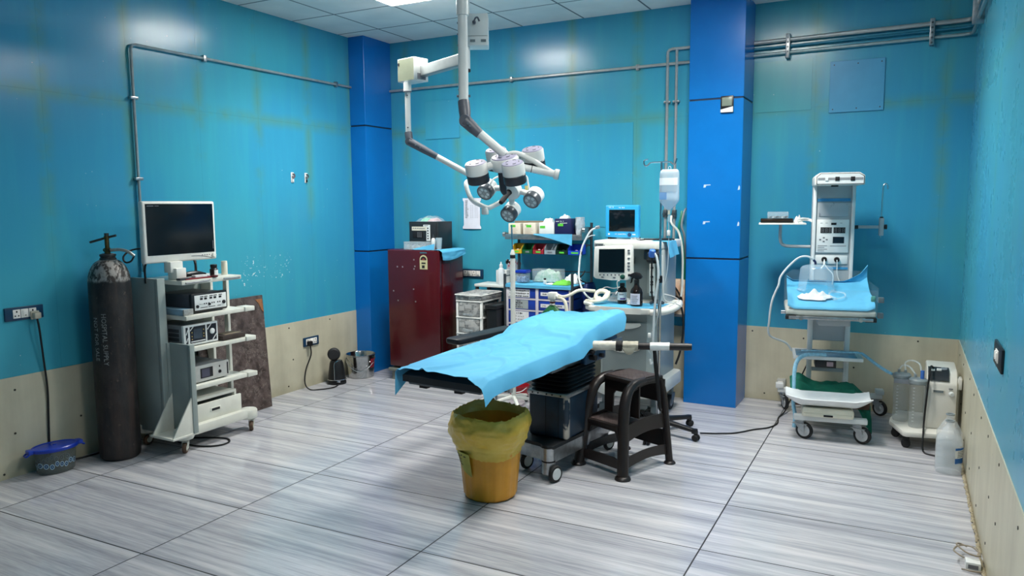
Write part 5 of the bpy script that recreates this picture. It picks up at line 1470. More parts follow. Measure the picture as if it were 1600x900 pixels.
# ---------------- drip stand with fluid bag
px, py = -1.545, 5.20
t = thing('drip_stand', 'chrome drip stand with a black five-star base in front of the anaesthesia machine', 'drip stand', (px, py, 0))
obj('pole', M().cyl((px, py, 0.11), (px, py, 1.12), 0.0135, seg=16).cyl((px, py, 1.10), (px, py, 1.95), 0.0085, seg=14), CHROME, t)
obj('height_clamp', M().cyl((px, py, 1.10), (px, py, 1.15), 0.018, seg=16).cyl((px, py-0.015, 1.125), (px, py-0.04, 1.125), 0.010, seg=12), BLACK, t)
b = M().tube([(px-0.10, py, 1.975), (px-0.128, py, 1.965), (px-0.125, py, 1.935), (px-0.105, py, 1.93), (px-0.085, py, 1.948), (px-0.06, py, 1.952), (px, py, 1.952), (px+0.06, py, 1.952), (px+0.075, py, 1.94), (px+0.09, py, 1.935), (px+0.10, py, 1.95), (px+0.108, py, 1.975)], 0.005, 8)
obj('hooks', b, CHROME, t)
obj('hub', M().lathe([(0.05, 0.075), (0.055, 0.08), (0.045, 0.12), (0.022, 0.14), (0, 0.14)], (px, py, 0), seg=20), BLACK, t)
for k in range(5):
    a = math.radians(-15+72*k)
    d = Vector((math.cos(a), math.sin(a), 0)); P0 = Vector((px, py, 0)); q = Vector((-d.y, d.x, 0))
    b = M()
    def f(u, v, d=d, q=q, P0=P0):
        an = 2*PI*u; r = 0.03+0.27*v
        w = 0.03-0.010*v; hgt = 0.022-0.006*v; zc = 0.098-0.026*v
        return P0+d*r+q*w*math.cos(an)+Vector((0, 0, zc+hgt*math.sin(an)))
    b.surf(f, 14, 6, 0, True)
    b.lathe([(0.022, -0.014), (0.024, 0), (0.02, 0.018), (0, 0.02)], P0+d*0.30+Vector((0, 0, 0.068)), (0, 0, 1), 16)
    l = obj('leg', b, BLACK, t)
    c = P0+d*0.31
    b = M()
    for sg in (-1, 1): b.lathe([(0, -0.008), (0.020, -0.008), (0.024, -0.004), (0.024, 0.004), (0.020, 0.008), (0, 0.008)], c+q*0.014*sg+Vector((0, 0, 0.0245)), q, 18)
    b.box(c.x-0.012, c.x+0.012, c.y-0.012, c.y+0.012, 0.03, 0.06)
    obj('castor', b, RUBBER, l)
# fluid bag: a bottle-shaped soft bag
t = thing('fluid_bag', 'clear intravenous fluid bag hanging from the chrome drip stand', 'fluid bag', (px+0.055, py-0.0, 1.60))
bc = Vector((px+0.058, py, 0))
def bagshape(shr=1.0, z0=0.0, z1=1.0):
    prof = [(0.0, 0.012, 0.012), (0.03, 0.018, 0.012), (0.10, 0.040, 0.022), (0.22, 0.068, 0.034), (0.30, 0.070, 0.036), (0.90, 0.068, 0.030), (0.965, 0.064, 0.022), (1.0, 0.055, 0.008)]
    def f(u, v):
        s = z0+(z1-z0)*v
        for a, b_ in zip(prof, prof[1:]):
            if a[0] <= s <= b_[0]+1e-6:
                k = (s-a[0])/(b_[0]-a[0]); w = a[1]+(b_[1]-a[1])*k; d = a[2]+(b_[2]-a[2])*k; break
        an = 2*PI*u
        ca, sa = math.cos(an), math.sin(an)
        return bc+Vector((w*shr*math.copysign(abs(ca)**0.6, ca), d*shr*math.copysign(abs(sa)**0.6, sa), 1.615+0.285*s))
    return f
b = M().surf(bagshape(), 36, 26, 0, True).tube([bc+Vector((-0.01, 0, 1.898)), bc+Vector((-0.006, 0, 1.918)), bc+Vector((0.006, 0, 1.918)), bc+Vector((0.01, 0, 1.898))], 0.003, 6)
obj('bag', b, clear('clear_bag_film', '#d6e6f0', 0.38, 0.15), t)
obj('fluid', M().surf(bagshape(0.94, 0.01, 0.48), 30, 16, 0, True), mat('pale_blue_fluid', '#9fc6e4', 0.1, 0, 0.03, 6, 0, 0.45), t)
b = M()
def lf(z0, z1): return lambda u, v: bc+Vector((0.064*(2*u-1), -0.0375+0.006*(2*u-1)**4*2, z0+(z1-z0)*v))
b.surf(lf(1.79, 1.84), 10, 1); b.setm(1); b.surf(lf(1.745, 1.788), 10, 1); b.setm(2); b.surf(lambda u, v: bc+Vector((-0.060+0.052*u, -0.0375, 1.69+0.05*v)), 4, 1)
obj('printed_label', b, [clear('white_print', '#eef3f6', 0.8), clear('grey_print', '#a9bccb', 0.6), clear('blue_print', '#4f8fd0', 0.55)], t, label='white, grey and blue printed bands')
obj('port', M().cyl(bc+Vector((0, 0, 1.618)), bc+Vector((0, 0, 1.585)), 0.009, seg=12), CREAM, t)
t2 = thing('drip_line', 'thin clear drip line running down from the fluid bag', 'tube', tuple(bc+Vector((0, 0, 0.7))))
obj('drip_chamber', M().lathe([(0.005, 0.0), (0.010, 0.006), (0.010, 0.045), (0.006, 0.052), (0, 0.053)], bc+Vector((0, 0, 1.53)), seg=14), CLEARW, t2)
obj('line', M().tube([bc+Vector((0, 0, 1.53)), bc+Vector((0, 0.002, 1.47)), bc+Vector((0.0, 0.004, 1.40)), bc+Vector((-0.004, 0.0, 1.2)), bc+Vector((-0.03, -0.015, 1.05)), bc+Vector((-0.05, -0.02, 0.93)), bc+Vector((-0.075, -0.03, 0.80)), bc+Vector((-0.125, -0.03, 0.70)), bc+Vector((-0.13, -0.03, 0.62)), bc+Vector((-0.10, -0.025, 0.575)), bc+Vector((-0.085, -0.02, 0.62))], 0.0028, 6, 5), mat('clear_drip_tube', '#c4d3da', 0.2, 0, 0.03, 8, 0, 0.75), t2)
obj('flow_clamp', M().box(bc.x-0.010, bc.x+0.010, py-0.010, py+0.012, 1.435, 1.475, 0.003).box(bc.x-0.13, bc.x-0.108, py-0.04, py-0.02, 0.70, 0.735, 0.003), WHITE, t2)
# breathing circuit looped on the drip stand
t = thing('breathing_circuit', 'looped grey breathing hoses with a blue connector hanging on the drip stand', 'hose', (px, py-0.02, 0.6))
b = M().tube([(px-0.045, py-0.025, 1.32), (px-0.015, py-0.035, 1.28), (px+0.0, py-0.035, 1.15), (px-0.02, py-0.035, 0.98), (px-0.03, py-0.035, 0.80), (px-0.035, py-0.03, 0.62), (px-0.025, py-0.03, 0.54), (px-0.045, py-0.03, 0.51), (px-0.055, py-0.03, 0.545)], 0.0085, 10, 5)
b.setm(1).tube([(px-0.052, py-0.03, 1.28), (px-0.052, py-0.03, 1.12), (px-0.045, py-0.032, 1.0), (px-0.02, py-0.03, 0.93), (px-0.025, py-0.034, 0.85), (px-0.035, py-0.034, 0.75)], 0.0065, 8, 5)
obj('hoses', b, [mat('pale_tube', '#c6d0d3', 0.35), BCABLE], t)
b = M().lathe([(0.012, -0.03), (0.022, -0.025), (0.026, 0), (0.022, 0.025), (0.014, 0.03)], (px-0.052, py-0.025, 1.31), (0.2, -0.3, 1), 18)
obj('connector', b, mat('mid_blue_plastic', '#3f72c4', 0.4), t)
obj('thin_lines', M().tube([(px+0.02, py-0.02, 1.30), (px+0.03, py-0.02, 1.1), (px+0.04, py-0.01, 0.98), (px+0.10, py+0.05, 0.95), (px+0.13, py+0.12, 0.92)], 0.004, 6).tube([(px+0.03, py, 1.02), (px+0.09, py+0.04, 1.0), (px+0.12, py+0.08, 0.965), (px+0.07, py, 0.93)], 0.003, 6), WCABLE, t)
# floor cable from the stand to the infant warmer
o = obj('floor_cable', M().tube([(-1.26, 5.30, 0.006), (-1.14, 5.35, 0.006), (-1.03, 5.42, 0.006), (-0.93, 5.56, 0.006), (-0.84, 5.66, 0.006), (-0.80, 5.80, 0.006), (-0.815, 5.97, 0.006), (-0.79, 6.10, 0.02), (-0.76, 6.25, 0.10), (-0.70, 6.35, 0.27), (-0.64, 6.33, 0.42)], 0.0055, 8, 5), BCABLE); tag(o, 'black cable snaking over the floor from the drip stand to the infant warmer', 'cable')

# ---------------- second, white drip stand behind the operating table
px, py = -2.785, 5.30
t = thing('drip_stand', 'white painted drip stand behind the far edge of the operating table', 'drip stand', (px, py, 0))
obj('pole', M().cyl((px, py, 0.10), (px, py, 1.27), 0.02, seg=18), WPAINT, t)
obj('collar', M().cyl((px, py, 1.235), (px, py, 1.262), 0.0215, seg=18), INK, t)
obj('pole_cap', M().lathe([(0.02, 0), (0.014, 0.02), (0.009, 0.035), (0, 0.036)], (px, py, 1.27), seg=16), WPAINT, t)
obj('clamp_knob', M().cyl((px-0.018, py, 1.205), (px-0.045, py, 1.205), 0.007, seg=10).lathe([(0.01, 0), (0.02, 0.003), (0.02, 0.012), (0.01, 0.018), (0, 0.018)], (px-0.042, py, 1.205), (-1, 0, 0.25), 12), BLACK, t)
obj('inner_rod', M().cyl((px, py, 1.29), (px-0.008, py, 1.50), 0.006, seg=10), CHROME, t)
for k in range(5):
    a = math.radians(20+72*k)
    b = M().tube([(px, py, 0.10), (px+0.12*math.cos(a), py+0.12*math.sin(a), 0.085), (px+0.25*math.cos(a), py+0.25*math.sin(a), 0.055)], [0.018, 0.015, 0.012], 8)
    l = obj('leg', b, WPAINT, t)
    obj('castor', M().lathe([(0, -0.01), (0.024, -0.01), (0.024, 0.01), (0, 0.01)], (px+0.25*math.cos(a), py+0.25*math.sin(a), 0.0245), (-math.sin(a), math.cos(a), 0), 16), RUBBER, l)
# ================================================================== OPERATING TABLE
OT = (-1.95, 4.2, 0.0); RZ = -0.0838
TABLE_B = mat('dark_blue_table_shell', '#0f2c40', 0.3, 0, 0.12, 5)
PADM = mat('black_table_pad', '#15191f', 0.5, 0, 0.12, 10, 0.05)
RAILM = mat('table_rail_steel', '#6d757c', 0.35, 0.7, 0.1, 12)
U0 = -0.043
t = thing('operating_table', 'operating table with black pads under a blue drape in the middle of the room', 'operating table', OT, RZ)
# base: stainless skirt, black cover, castors
b = M()
b.prism([(-0.20, 0.55), (-0.20, -0.12), (-0.17, -0.17), (-0.02, -0.20), (0.06, -0.21), (0.09, -0.245), (0.13, -0.25), (0.155, -0.225), (0.16, -0.10), (0.175, 0.10), (0.175, 0.55)], 'z', 0.115, 0.20, 0.006)
obj('base_skirt', b, STEEL, t, local=True)
b = M().prism([(-0.205, 0.555), (-0.205, -0.12), (-0.17, -0.175), (-0.02, -0.205), (0.06, -0.215), (0.09, -0.25), (0.13, -0.255), (0.16, -0.228), (0.165, -0.10), (0.18, 0.10), (0.18, 0.555)], 'z', 0.20, 0.222, 0.004)
obj('base_cover', b, mat('black_base_cover', '#14181c', 0.5, 0, 0.1, 20), t, local=True)
for (x, y) in ((0.115, -0.215), (-0.155, -0.10), (0.13, 0.50), (-0.16, 0.50)):
    b = M().cyl((x, y, 0.045), (x, y, 0.205), 0.042, seg=22)
    b.setm(1).cyl((x, y, 0.118), (x, y, 0.128), 0.0425, seg=22)
    f = obj('castor_housing', b, [STEEL, INK], t, local=True)
    b = M()
    wx = x+0.042
    b.lathe([(0.03, -0.012), (0.048, -0.012), (0.052, -0.006), (0.052, 0.006), (0.048, 0.012), (0.03, 0.012)], (wx+0.012, y-0.012, 0.0525), (1, -0.25, 0), 26, cap=False)
    b.setm(1).lathe([(0, -0.014), (0.034, -0.014), (0.040, -0.008), (0.040, 0.008), (0.034, 0.014), (0, 0.014)], (wx+0.012, y-0.012, 0.0525), (1, -0.25, 0), 24)
    obj('wheel', b, [RUBBER, mat('pale_wheel_cover', '#c6cbcb', 0.4)], f, local=True)
# column shell with worn edges
def shell_mat():
    m, N, p = base_mat('worn_blue_column_shell')
    x, y, z = N.obj()
    n = N.noise(N.vec(x, y, z), 4.0, 4.0, 0.6); s = N.noise(N.vec(x * 20, y * 20, z * 1.5), 1.0, 3.0, 0.5)
    col = N.mix(N.step(n, 0.3, 0.7), lin('#0a2030'), lin('#123146'))
    e = N.step(x, 0.150, 0.17) * (1.0 - N.step(y, -0.085, -0.06)) * N.step(n + s * 0.3, 0.60, 0.64)
    col = N.mix(e, col, lin('#b3aba0'))
    N.put(p.inputs['Base Color'], col); p.inputs['Roughness'].default_value = 0.42
    return m
b = M().box(-0.095, 0.182, -0.105, 0.33, 0.222, 0.50, 0.022, 3)
c = obj('column_shell', b, shell_mat(), t, local=True)
b = M().box(0.03, 0.033, -0.1062, -0.104, 0.23, 0.49).box(0.12, 0.1225, -0.1062, -0.104, 0.23, 0.47)
obj('panel_seam', b, INK, c, local=True)
b = M().box(-0.10, 0.187, -0.11, 0.335, 0.488, 0.514, 0.004); b.setm(1)
for x in (-0.06, -0.02, 0.04, 0.08, 0.14): b.cyl((x, -0.11, 0.50), (x, -0.113, 0.50), 0.005, seg=8)
obj('collar', b, [STEEL, INK], t, local=True)
b = M()
prof = []
def f(u, v):
    a = 2*PI*u; k = 1.0+0.06*math.cos(v*2*PI*6)
    ca, sa = math.cos(a), math.sin(a)
    hx, hy = 0.135*k, 0.21*k
    return Vector((0.043+hx*math.copysign(abs(ca)**0.35, ca), 0.112+hy*math.copysign(abs(sa)**0.35, sa), 0.512+0.155*v))
b.surf(f, 40, 48, 0, True)
obj('bellows', b, mat('black_bellows', '#0c0d10', 0.45, 0, 0.1), t, local=True)
# top frame
def tz(v):
    P = [(-1.07, 0.796), (-0.6, 0.816), (-0.2, 0.824), (-0.07, 0.834), (0.06, 0.878), (0.3, 0.898), (0.65, 0.905)]
    if v <= P[0][0]: return P[0][1]
    for a, c_ in zip(P, P[1:]):
        if v <= c_[0]:
            k = (v-a[0])/(c_[0]-a[0]); k = k*k*(3-2*k) if a[0] == -0.07 else k
            return a[1]+(c_[1]-a[1])*k
    return P[-1][1]
b = M().box(-0.13, 0.16, -0.25, 0.45, 0.667, 0.70, 0.004).box(-0.10, 0.12, -0.55, 0.5, 0.695, 0.725, 0.004)
obj('top_frame', b, RAILM, t, local=True)
for sx in (-1, 1):
    x = U0+sx*0.262
    b = M()
    b.box(x-0.006, x+0.006, -0.93, -0.18, 0.722, 0.748, 0.003)
    b.box(x-0.006, x+0.006, -0.14, 0.60, 0.735, 0.765, 0.003)
    for v in (-0.85, -0.30): b.box(min(x, x-sx*0.05), max(x, x-sx*0.05), v-0.012, v+0.012, 0.728, 0.745)
    for v in (-0.05, 0.5): b.box(min(x, x-sx*0.05), max(x, x-sx*0.05), v-0.012, v+0.012, 0.74, 0.758)
    obj('side_rail', b, STEEL, t, local=True)
b = M().box(U0-0.22, U0+0.225, -0.16, 0.62, 0.70, 0.775, 0.01)
obj('seat_plate', b, mat('blue_grey_casting', '#33536f', 0.4, 0.2, 0.1, 8), t, local=True)
b = M().box(U0-0.235, U0+0.235, -1.03, -0.17, 0.715, 0.742, 0.006)
obj('leg_plate', b, DSTEEL, t, local=True)
def pad(v0, v1, th):
    b = M()
    def f(u, v):
        x = U0+0.252*(2*u-1); y = v0+(v1-v0)*v
        e = min(1, min(u, 1-u)*14)*1.0; g = min(1, min(v, 1-v)*(v1-v0)/0.03)
        k = math.sqrt(max(0, 1-(1-e)**2))*math.sqrt(max(0, 1-(1-g)**2))
        return Vector((x, y, tz(y)-0.006-0.022*(1-k)))
    b.surf(f, 30, 30, 0)
    def g2(u, v):
        x = U0+0.252*(2*u-1); y = v0+(v1-v0)*v
        return Vector((x, y, tz(y)-th))
    b.surf(g2, 30, 30, 0)
    # sides
    for (fa, n) in ((lambda s: (0, s), 30), (lambda s: (1, s), 30), (lambda s: (s, 0), 30), (lambda s: (s, 1), 30)):
        b.surf(lambda u, v, fa=fa: f(*fa(u)).lerp(g2(*fa(u)), v), n, 2)
    bmesh.ops.remove_doubles(b.bm, verts=b.bm.verts, dist=0.0005)
    return b
obj('leg_pad', pad(-1.055, -0.16, 0.062), PADM, t, local=True)
obj('back_pad', pad(-0.14, 0.64, 0.075), PADM, t, local=True)
for x in (-0.17, 0.06):
    obj('release_lever', M().box(U0+x, U0+x+0.05, -1.02, -0.985, 0.70, 0.718, 0.003), INK, t, local=True)
obj('foot_crossbar', M().cyl((U0-0.20, -0.90, 0.703), (U0+0.21, -0.90, 0.703), 0.011, seg=12).cyl((U0+0.08, -0.52, 0.715), (U0+0.08, -0.52, 0.60), 0.016, seg=14).cyl((U0+0.05, -0.62, 0.715), (U0+0.055, -0.62, 0.575), 0.007, seg=10), STEEL, t, local=True)
b = M().box(0.13, 0.20, 0.12, 0.40, 0.655, 0.735, 0.01); b.setm(1).cyl((0.205, 0.16, 0.70), (0.245, 0.16, 0.70), 0.018, seg=14).cyl((0.205, 0.30, 0.69), (0.23, 0.30, 0.69), 0.014, seg=12)
obj('gear_case', b, [mat('blue_grey_casting', '#33536f', 0.4), INK], t, local=True)
# left arm board: flat black pad
b = M().prism([(-0.635, -0.23), (-0.62, -0.255), (-0.53, -0.265), (-0.505, -0.25), (-0.455, 0.36), (-0.58, 0.37)], 'z', 0.775, 0.812, 0.012)
ab = obj('arm_board', b, PADM, t, local=True)
obj('arm_board_bracket', M().box(-0.56, -0.27, 0.20, 0.25, 0.755, 0.775, 0.003), STEEL, ab, local=True)
# right arm support: taped padded bar
A, B_ = Vector((0.205, 0.085, 0.79)), Vector((0.815, 0.292, 0.803))
d = (B_-A)
def along(s): return A+d*s
b = M().tube([along(0.0), along(0.5), along(0.96), along(0.99), along(1.0)], [0.020, 0.022, 0.023, 0.018, 0.008], 16, 2)
ar = obj('arm_support', b, mat('black_foam_grip', '#1d1a1b', 0.45, 0, 0.15, 20), t, local=True)
def wrapb(s0, s1, r):
    b = M()
    def f(u, v):
        a = 2*PI*u; p = along(s0+(s1-s0)*v); q = d.normalized(); n1 = Vector((0, 0, 1)); n2 = q.cross(n1).normalized()
        rr = r*(1+0.12*noise.noise(Vector((math.cos(a)*2, math.sin(a)*2, v*6+s0*9))))
        return p+(n1*math.sin(a)+n2*math.cos(a))*rr
    return b.surf(f, 20, 14, 0, True)
CLOTH = mat('off_white_bandage', '#c9c5b8', 0.85, 0, 0.08, 30, 0.1)
obj('bandage_wrap', wrapb(0.0, 0.31, 0.029), CLOTH, ar, local=True, label='off-white bandage wrap')
obj('strap', wrapb(0.30, 0.355, 0.033), RUBBER, ar, local=True, label='black rubber strap')
b = wrapb(0.365, 0.51, 0.030)
def f(u, v):
    p = along(0.38+0.12*u); return p+Vector((0.0, -0.03, -0.005-0.045*v*math.sin(PI*u)**0.5)) + Vector((0, -0.006*math.sin(PI*v), 0))
b.surf(f, 10, 5)
obj('plastic_sleeve', b, mat('yellowed_film', '#a9a493', 0.25, 0, 0.12, 25), ar, local=True, label='crumpled yellowed plastic')
b = wrapb(0.62, 0.80, 0.0245)
for v_ in b.bm.verts:
    pass
obj('white_tape', b, WHITE, ar, local=True, label='white tape')
obj('arm_clamp', M().box(0.195, 0.235, 0.065, 0.12, 0.735, 0.80, 0.005).cyl((0.235, 0.09, 0.755), (0.265, 0.09, 0.745), 0.014, seg=12), INK, ar, local=True)
obj('hanging_strap', M().tube([along(0.66)+Vector((0, 0, -0.02)), along(0.68)+Vector((0.0, -0.01, -0.12)), along(0.70)+Vector((0, 0, -0.25)), along(0.71)+Vector((0.0, 0.01, -0.37)), along(0.73)+Vector((0.0, 0.0, -0.40))], [0.012, 0.013, 0.013, 0.012, 0.009], 8, 4, flat=0.35), RUBBER, ar, local=True)

# ---------------- blue drape
def drape_mat():
    m, N, p = base_mat('blue_surgical_drape')
    x, y, z = N.obj()
    n = N.noise(N.vec(x, y, z), 2.6, 4.0, 0.6); n2 = N.noise(N.vec(x, y, z), 120.0, 2.0, 0.6)
    blot = N.noise(N.vec(x + 3.0, y, z), 5.0, 4.0, 0.7)
    col = N.mix(N.step(n, 0.3, 0.7), lin('#4ba0ca'), lin('#58acd3'))
    col = N.mix(N.step(blot, 0.64, 0.72) * 0.25, col, lin('#4089ab'))
    N.put(p.inputs['Base Color'], col)
    p.inputs['Roughness'].default_value = 0.75
    N.put(p.inputs['Normal'], N.bump(n2 * 0.25 + n, 0.12, 0.004))
    return m
PR = [(-1.075, 0.0), (0.60, 0.0)]
def drape(u, v):
    y = -1.068+1.675*v
    # hem lengths on either side
    hr = 0.080+0.045*v+0.006*math.sin(v*9.0)+0.012*max(0, 1-(v/0.06))
    hl = 0.03+0.12*max(0.0, 1-v/0.12)
    if v > 0.955: hr *= 1-0.6*(v-0.955)/0.045
    W_ = 0.264
    total = hl+2*W_+hr
    s = u*total
    bulge = 0.0
    if v > 0.57:
        bulge = 0.0
    zt_ = tz(y)+0.010+0.045*max(0, min(1, (y-0.0)/0.5))*max(-0.2, (s-hl-W_)/W_)*0.9*(1 if s < hl+2*W_ else 0)
    zt_r = tz(y)+0.010+0.045*max(0, min(1, (y-0.0)/0.5))*0.9
    wr = noise.noise(Vector((u*3.0+0.7, v*5.0, 2.0)))*0.013 + noise.noise(Vector((u*7.0+v*3.0, v*11.0-u*2, 5.0)))*0.009 + 0.012*max(0, 0.12-abs(noise.noise(Vector((u*2.5-v*1.5+4, v*4.0+u*2, 9.0)))))/0.12
    cr = 0.010*max(0, 1-abs((u-0.18-0.55*(v-0.35)))/0.035)*(1 if 0.30 < v < 0.85 else 0)
    if s < hl:
        q = (hl-s)
        p = Vector((U0-W_-0.008-0.02*(q > 0)*min(1, q/0.02)-0.03*q, y, tz(y)+0.008-q))
    elif s <= hl+2*W_:
        k = (s-hl)/(2*W_)
        ed = min(1, min(k, 1-k)*12)
        p = Vector((U0-W_+2*W_*k, y, zt_-0.012*(1-ed)**2+abs(wr)*ed*1.1+cr*ed))
        p.y += 0.008*math.sin(k*7)*(1 if v < 0.02 else 0)
    else:
        q = s-hl-2*W_
        out = 0.010+0.035*(1-math.exp(-q/0.06))+0.008*math.sin(v*21+1.0)*q/0.13+0.004*math.sin(v*47)*q/0.13
        p = Vector((U0+W_+out, y, zt_r-0.012-q*0.93))
        if v < 0.05: p.y -= 0.02*q/0.15
    # foot edge dips in the middle of the table end and folds over
    if v < 0.03:
        k = 1-v/0.03
        if s > hl+2*W_*0.86: p.z -= 0.03*k*min(1, (s-hl-2*W_*0.86)/0.05); p.y -= 0.012*k
    return p
MT = Matrix.Translation(OT) @ Matrix.Rotation(RZ, 4, 'Z')
o = obj('surgical_drape', M().surf(lambda u, v: MT @ drape(u, v), 110, 150, 0.0018), drape_mat(), sharp=80)
tag(o, 'large sky-blue drape spread over the operating table, hanging over its right edge', 'drape')

# ================================================================== YELLOW BIN
t = thing('waste_bin', 'yellow-brown ribbed bin with a yellow liner bag under the foot of the operating table', 'bin', (-2.06, 3.625, 0))
YEL = mat('ochre_bin_plastic', '#d99528', 0.4, 0, 0.08, 5)
def f(u, v):
    a = 2*PI*u; r = 0.148+0.042*v
    r += 0.0035*(1 if (u*14 % 1) < 0.5 else 0)
    if v < 0.02: r -= 0.012
    return Vector((r*math.cos(a), r*math.sin(a), 0.003+0.44*v))
b = M().surf(f, 112, 30, 0, True)
b.lathe([(0, 0.004), (0.138, 0.003)], (0, 0, 0), seg=56, cap=False)
b.lathe([(0.188, 0.43), (0.140, 0.01), (0, 0.01)], (0, 0, 0), seg=56, cap=False)
obj('bucket', b, YEL, t, local=True)
def bagf(inner):
    def f(u, v):
        a = 2*PI*u
        n = noise.noise(Vector((math.cos(a)*2.2, math.sin(a)*2.2, v*2.5+3*inner)))
        n2 = noise.noise(Vector((math.cos(a)*6, math.sin(a)*6, v*7+inner)))
        n3 = noise.noise(Vector((math.cos(a)*14, math.sin(a)*14, v*2)))
        rim = 0.497+0.010*math.sin(3*a+1)+0.012*n3
        if inner:
            r = 0.208-0.03*v+0.006*n2; return Vector((r*math.cos(a), r*math.sin(a), rim-0.24*v))
        hem = 0.292+0.012*math.sin(a+2.4)+0.012*math.sin(3*a)
        r = 0.214+0.022*math.sin(PI*min(1, v*1.15))-0.024*max(0, v-0.45)/0.55+0.008*n+0.006*n2
        if v > 0.72: r += 0.018*math.exp(-((v-0.80)/0.07)**2)*(0.5+0.5*math.sin(a-0.3))
        if v < 0.06: r -= 0.006*(1-v/0.06)
        return Vector((r*math.cos(a), r*math.sin(a), rim-(rim-hem)*v))
    return f
def liner_mat():
    m, N, p = base_mat('yellow_liner_film')
    x, y, z = N.obj(); n = N.noise(N.vec(x, y, z), 7.0, 4.0, 0.6); s = N.noise(N.vec(x * 3, y * 3, z * 22), 3.0, 3.0, 0.6)
    N.put(p.inputs['Base Color'], N.mix(N.step(n, 0.3, 0.7), lin('#dab23a'), lin('#eaca5c')))
    p.inputs['Roughness'].default_value = 0.3
    p.inputs['Alpha'].default_value = 0.9
    p.inputs['Subsurface Weight'].default_value = 0.0
    N.put(p.inputs['Normal'], N.bump(n + s * 0.3, 0.35, 0.02))
    return m
LIN = liner_mat()
obj('liner_bag', M().surf(bagf(0), 120, 44, 0, True).surf(bagf(1), 80, 16, 0, True), LIN, t, local=True, sharp=80)
b = M()
def f(u, v):
    a = math.radians(-141+46*u); r = 0.163+0.028*v+0.003+0.012*u*u
    return Vector((r*math.cos(a), r*math.sin(a), 0.185+0.105*v-0.03*u*(1-v)))
b.surf(f, 12, 8, 0.001)
b.setm(1)
def strip(a0, a1, z, h, tilt=0.0):
    def f(u, v):
        a = math.radians(a0+(a1-a0)*u); k = (a0+(a1-a0)*u+141)/46; r = 0.163+0.028*((z-0.185)/0.105)+0.0055+0.012*k*k
        return Vector((r*math.cos(a), r*math.sin(a), z+h*v-tilt*u))
    b.surf(f, 6, 1)
for k in range(4): strip(-138, -120+2*(k % 2), 0.265-0.017*k, 0.005, 0.006)
strip(-118, -114, 0.268, 0.011); strip(-110, -104, 0.266, 0.012)
obj('paper_label', b, [mat('olive_yellow_label', '#a9a24a', 0.7, 0, 0.08), INK], t, local=True, label='yellow-green printed label peeling at one corner')

# ================================================================== STEP STOOL
t = thing('step_stool', 'dark brown plastic two-step stool standing beside the operating table', 'step stool', (-1.544, 4.46, 0), math.radians(-22.5))
BRN = mat('dark_brown_plastic', '#221c1b', 0.38, 0, 0.08, 10)
arch = [(-0.222, 0.0), (-0.205, 0.15), (-0.185, 0.32), (-0.165, 0.43), (-0.125, 0.515), (-0.06, 0.555), (0.03, 0.567)]
for sx in (-1, 1):
    def P(y, z): return (sx*(0.188-0.055*z/0.57), y, z)
    b = M().tube([P(*q) for q in arch], [0.038, 0.037, 0.037, 0.037, 0.035, 0.031, 0.024], 12, 4, flat=0.85)
    fr = obj('front_leg', b, BRN, t, local=True)
    obj('foot', M().lathe([(0.048, 0.0), (0.05, 0.006), (0.044, 0.018), (0.034, 0.024)], (sx*0.189, -0.222, 0.0), seg=20), BRN, fr, local=True)
    b = M().tube([P(0.225, 0.0), P(0.215, 0.25), P(0.205, 0.45), P(0.185, 0.55)], [0.026, 0.026, 0.026, 0.022], 10, 3, flat=0.8)
    rl = obj('rear_leg', b, BRN, t, local=True)
    obj('foot', M().lathe([(0.036, 0.0), (0.038, 0.005), (0.032, 0.014), (0.026, 0.018)], (sx*0.189, 0.226, 0.0), seg=18), BRN, rl, local=True)
    # side webs: two curved bands and the upper rim
    def band(z0, z1, y0, y1, z0b, z1b):
        b = M()
        def f(u, v):
            y = y0+(y1-y0)*u; za = z0+(z0b-z0)*u+0.025*math.sin(PI*u); zb = z1+(z1b-z1)*u+0.02*math.sin(PI*u)
            z = za+(zb-za)*v
            return Vector((sx*(0.190-0.055*z/0.57), y, z))
        b.surf(f, 14, 4, 0.006*sx)
        return b
    obj('side_panel', band(0.205, 0.305, -0.19, 0.215, 0.235, 0.325), BRN, t, local=True)
    obj('side_panel', band(0.05, 0.115, -0.205, 0.222, 0.06, 0.125), BRN, t, local=True)
    obj('side_panel', band(0.50, 0.555, -0.10, 0.20, 0.52, 0.568), BRN, t, local=True)
def tread_mat():
    m, N, p = base_mat('ribbed_brown_tread')
    x, y, z = N.obj(); d1 = ((x + y) * 28.0).frac(); d2 = ((x - y) * 28.0).frac(); n = N.noise(N.vec(x, y, z), 20.0, 3.0)
    hgt = N.step(d1, 0.7, 0.85).max(N.step(d2, 0.7, 0.85))
    N.put(p.inputs['Base Color'], N.mix(N.step(n, 0.3, 0.7), lin('#3c3130'), lin('#4c403e'))); p.inputs['Roughness'].default_value = 0.5
    N.put(p.inputs['Normal'], N.bump(hgt, 0.5, 0.004))
    return m
b = M().box(-0.145, 0.145, -0.075, 0.205, 0.548, 0.575, 0.010)
tp = obj('top_step', b, BRN, t, local=True)
obj('tread', M().box(-0.118, 0.118, -0.045, 0.185, 0.5745, 0.5775, 0.001), tread_mat(), tp, local=True)
b = M().box(-0.158, 0.158, -0.205, 0.02, 0.285, 0.312, 0.009).prism([(-0.158, 0.225), (-0.12, 0.225), (-0.10, 0.275), (0.10, 0.275), (0.12, 0.225), (0.158, 0.225), (0.156, 0.30), (-0.156, 0.30)], 'y', -0.20, -0.185, 0.002)
ls = obj('lower_step', b, BRN, t, local=True)
obj('tread', M().box(-0.125, 0.125, -0.185, 0.0, 0.3115, 0.3145, 0.001), tread_mat(), ls, local=True)
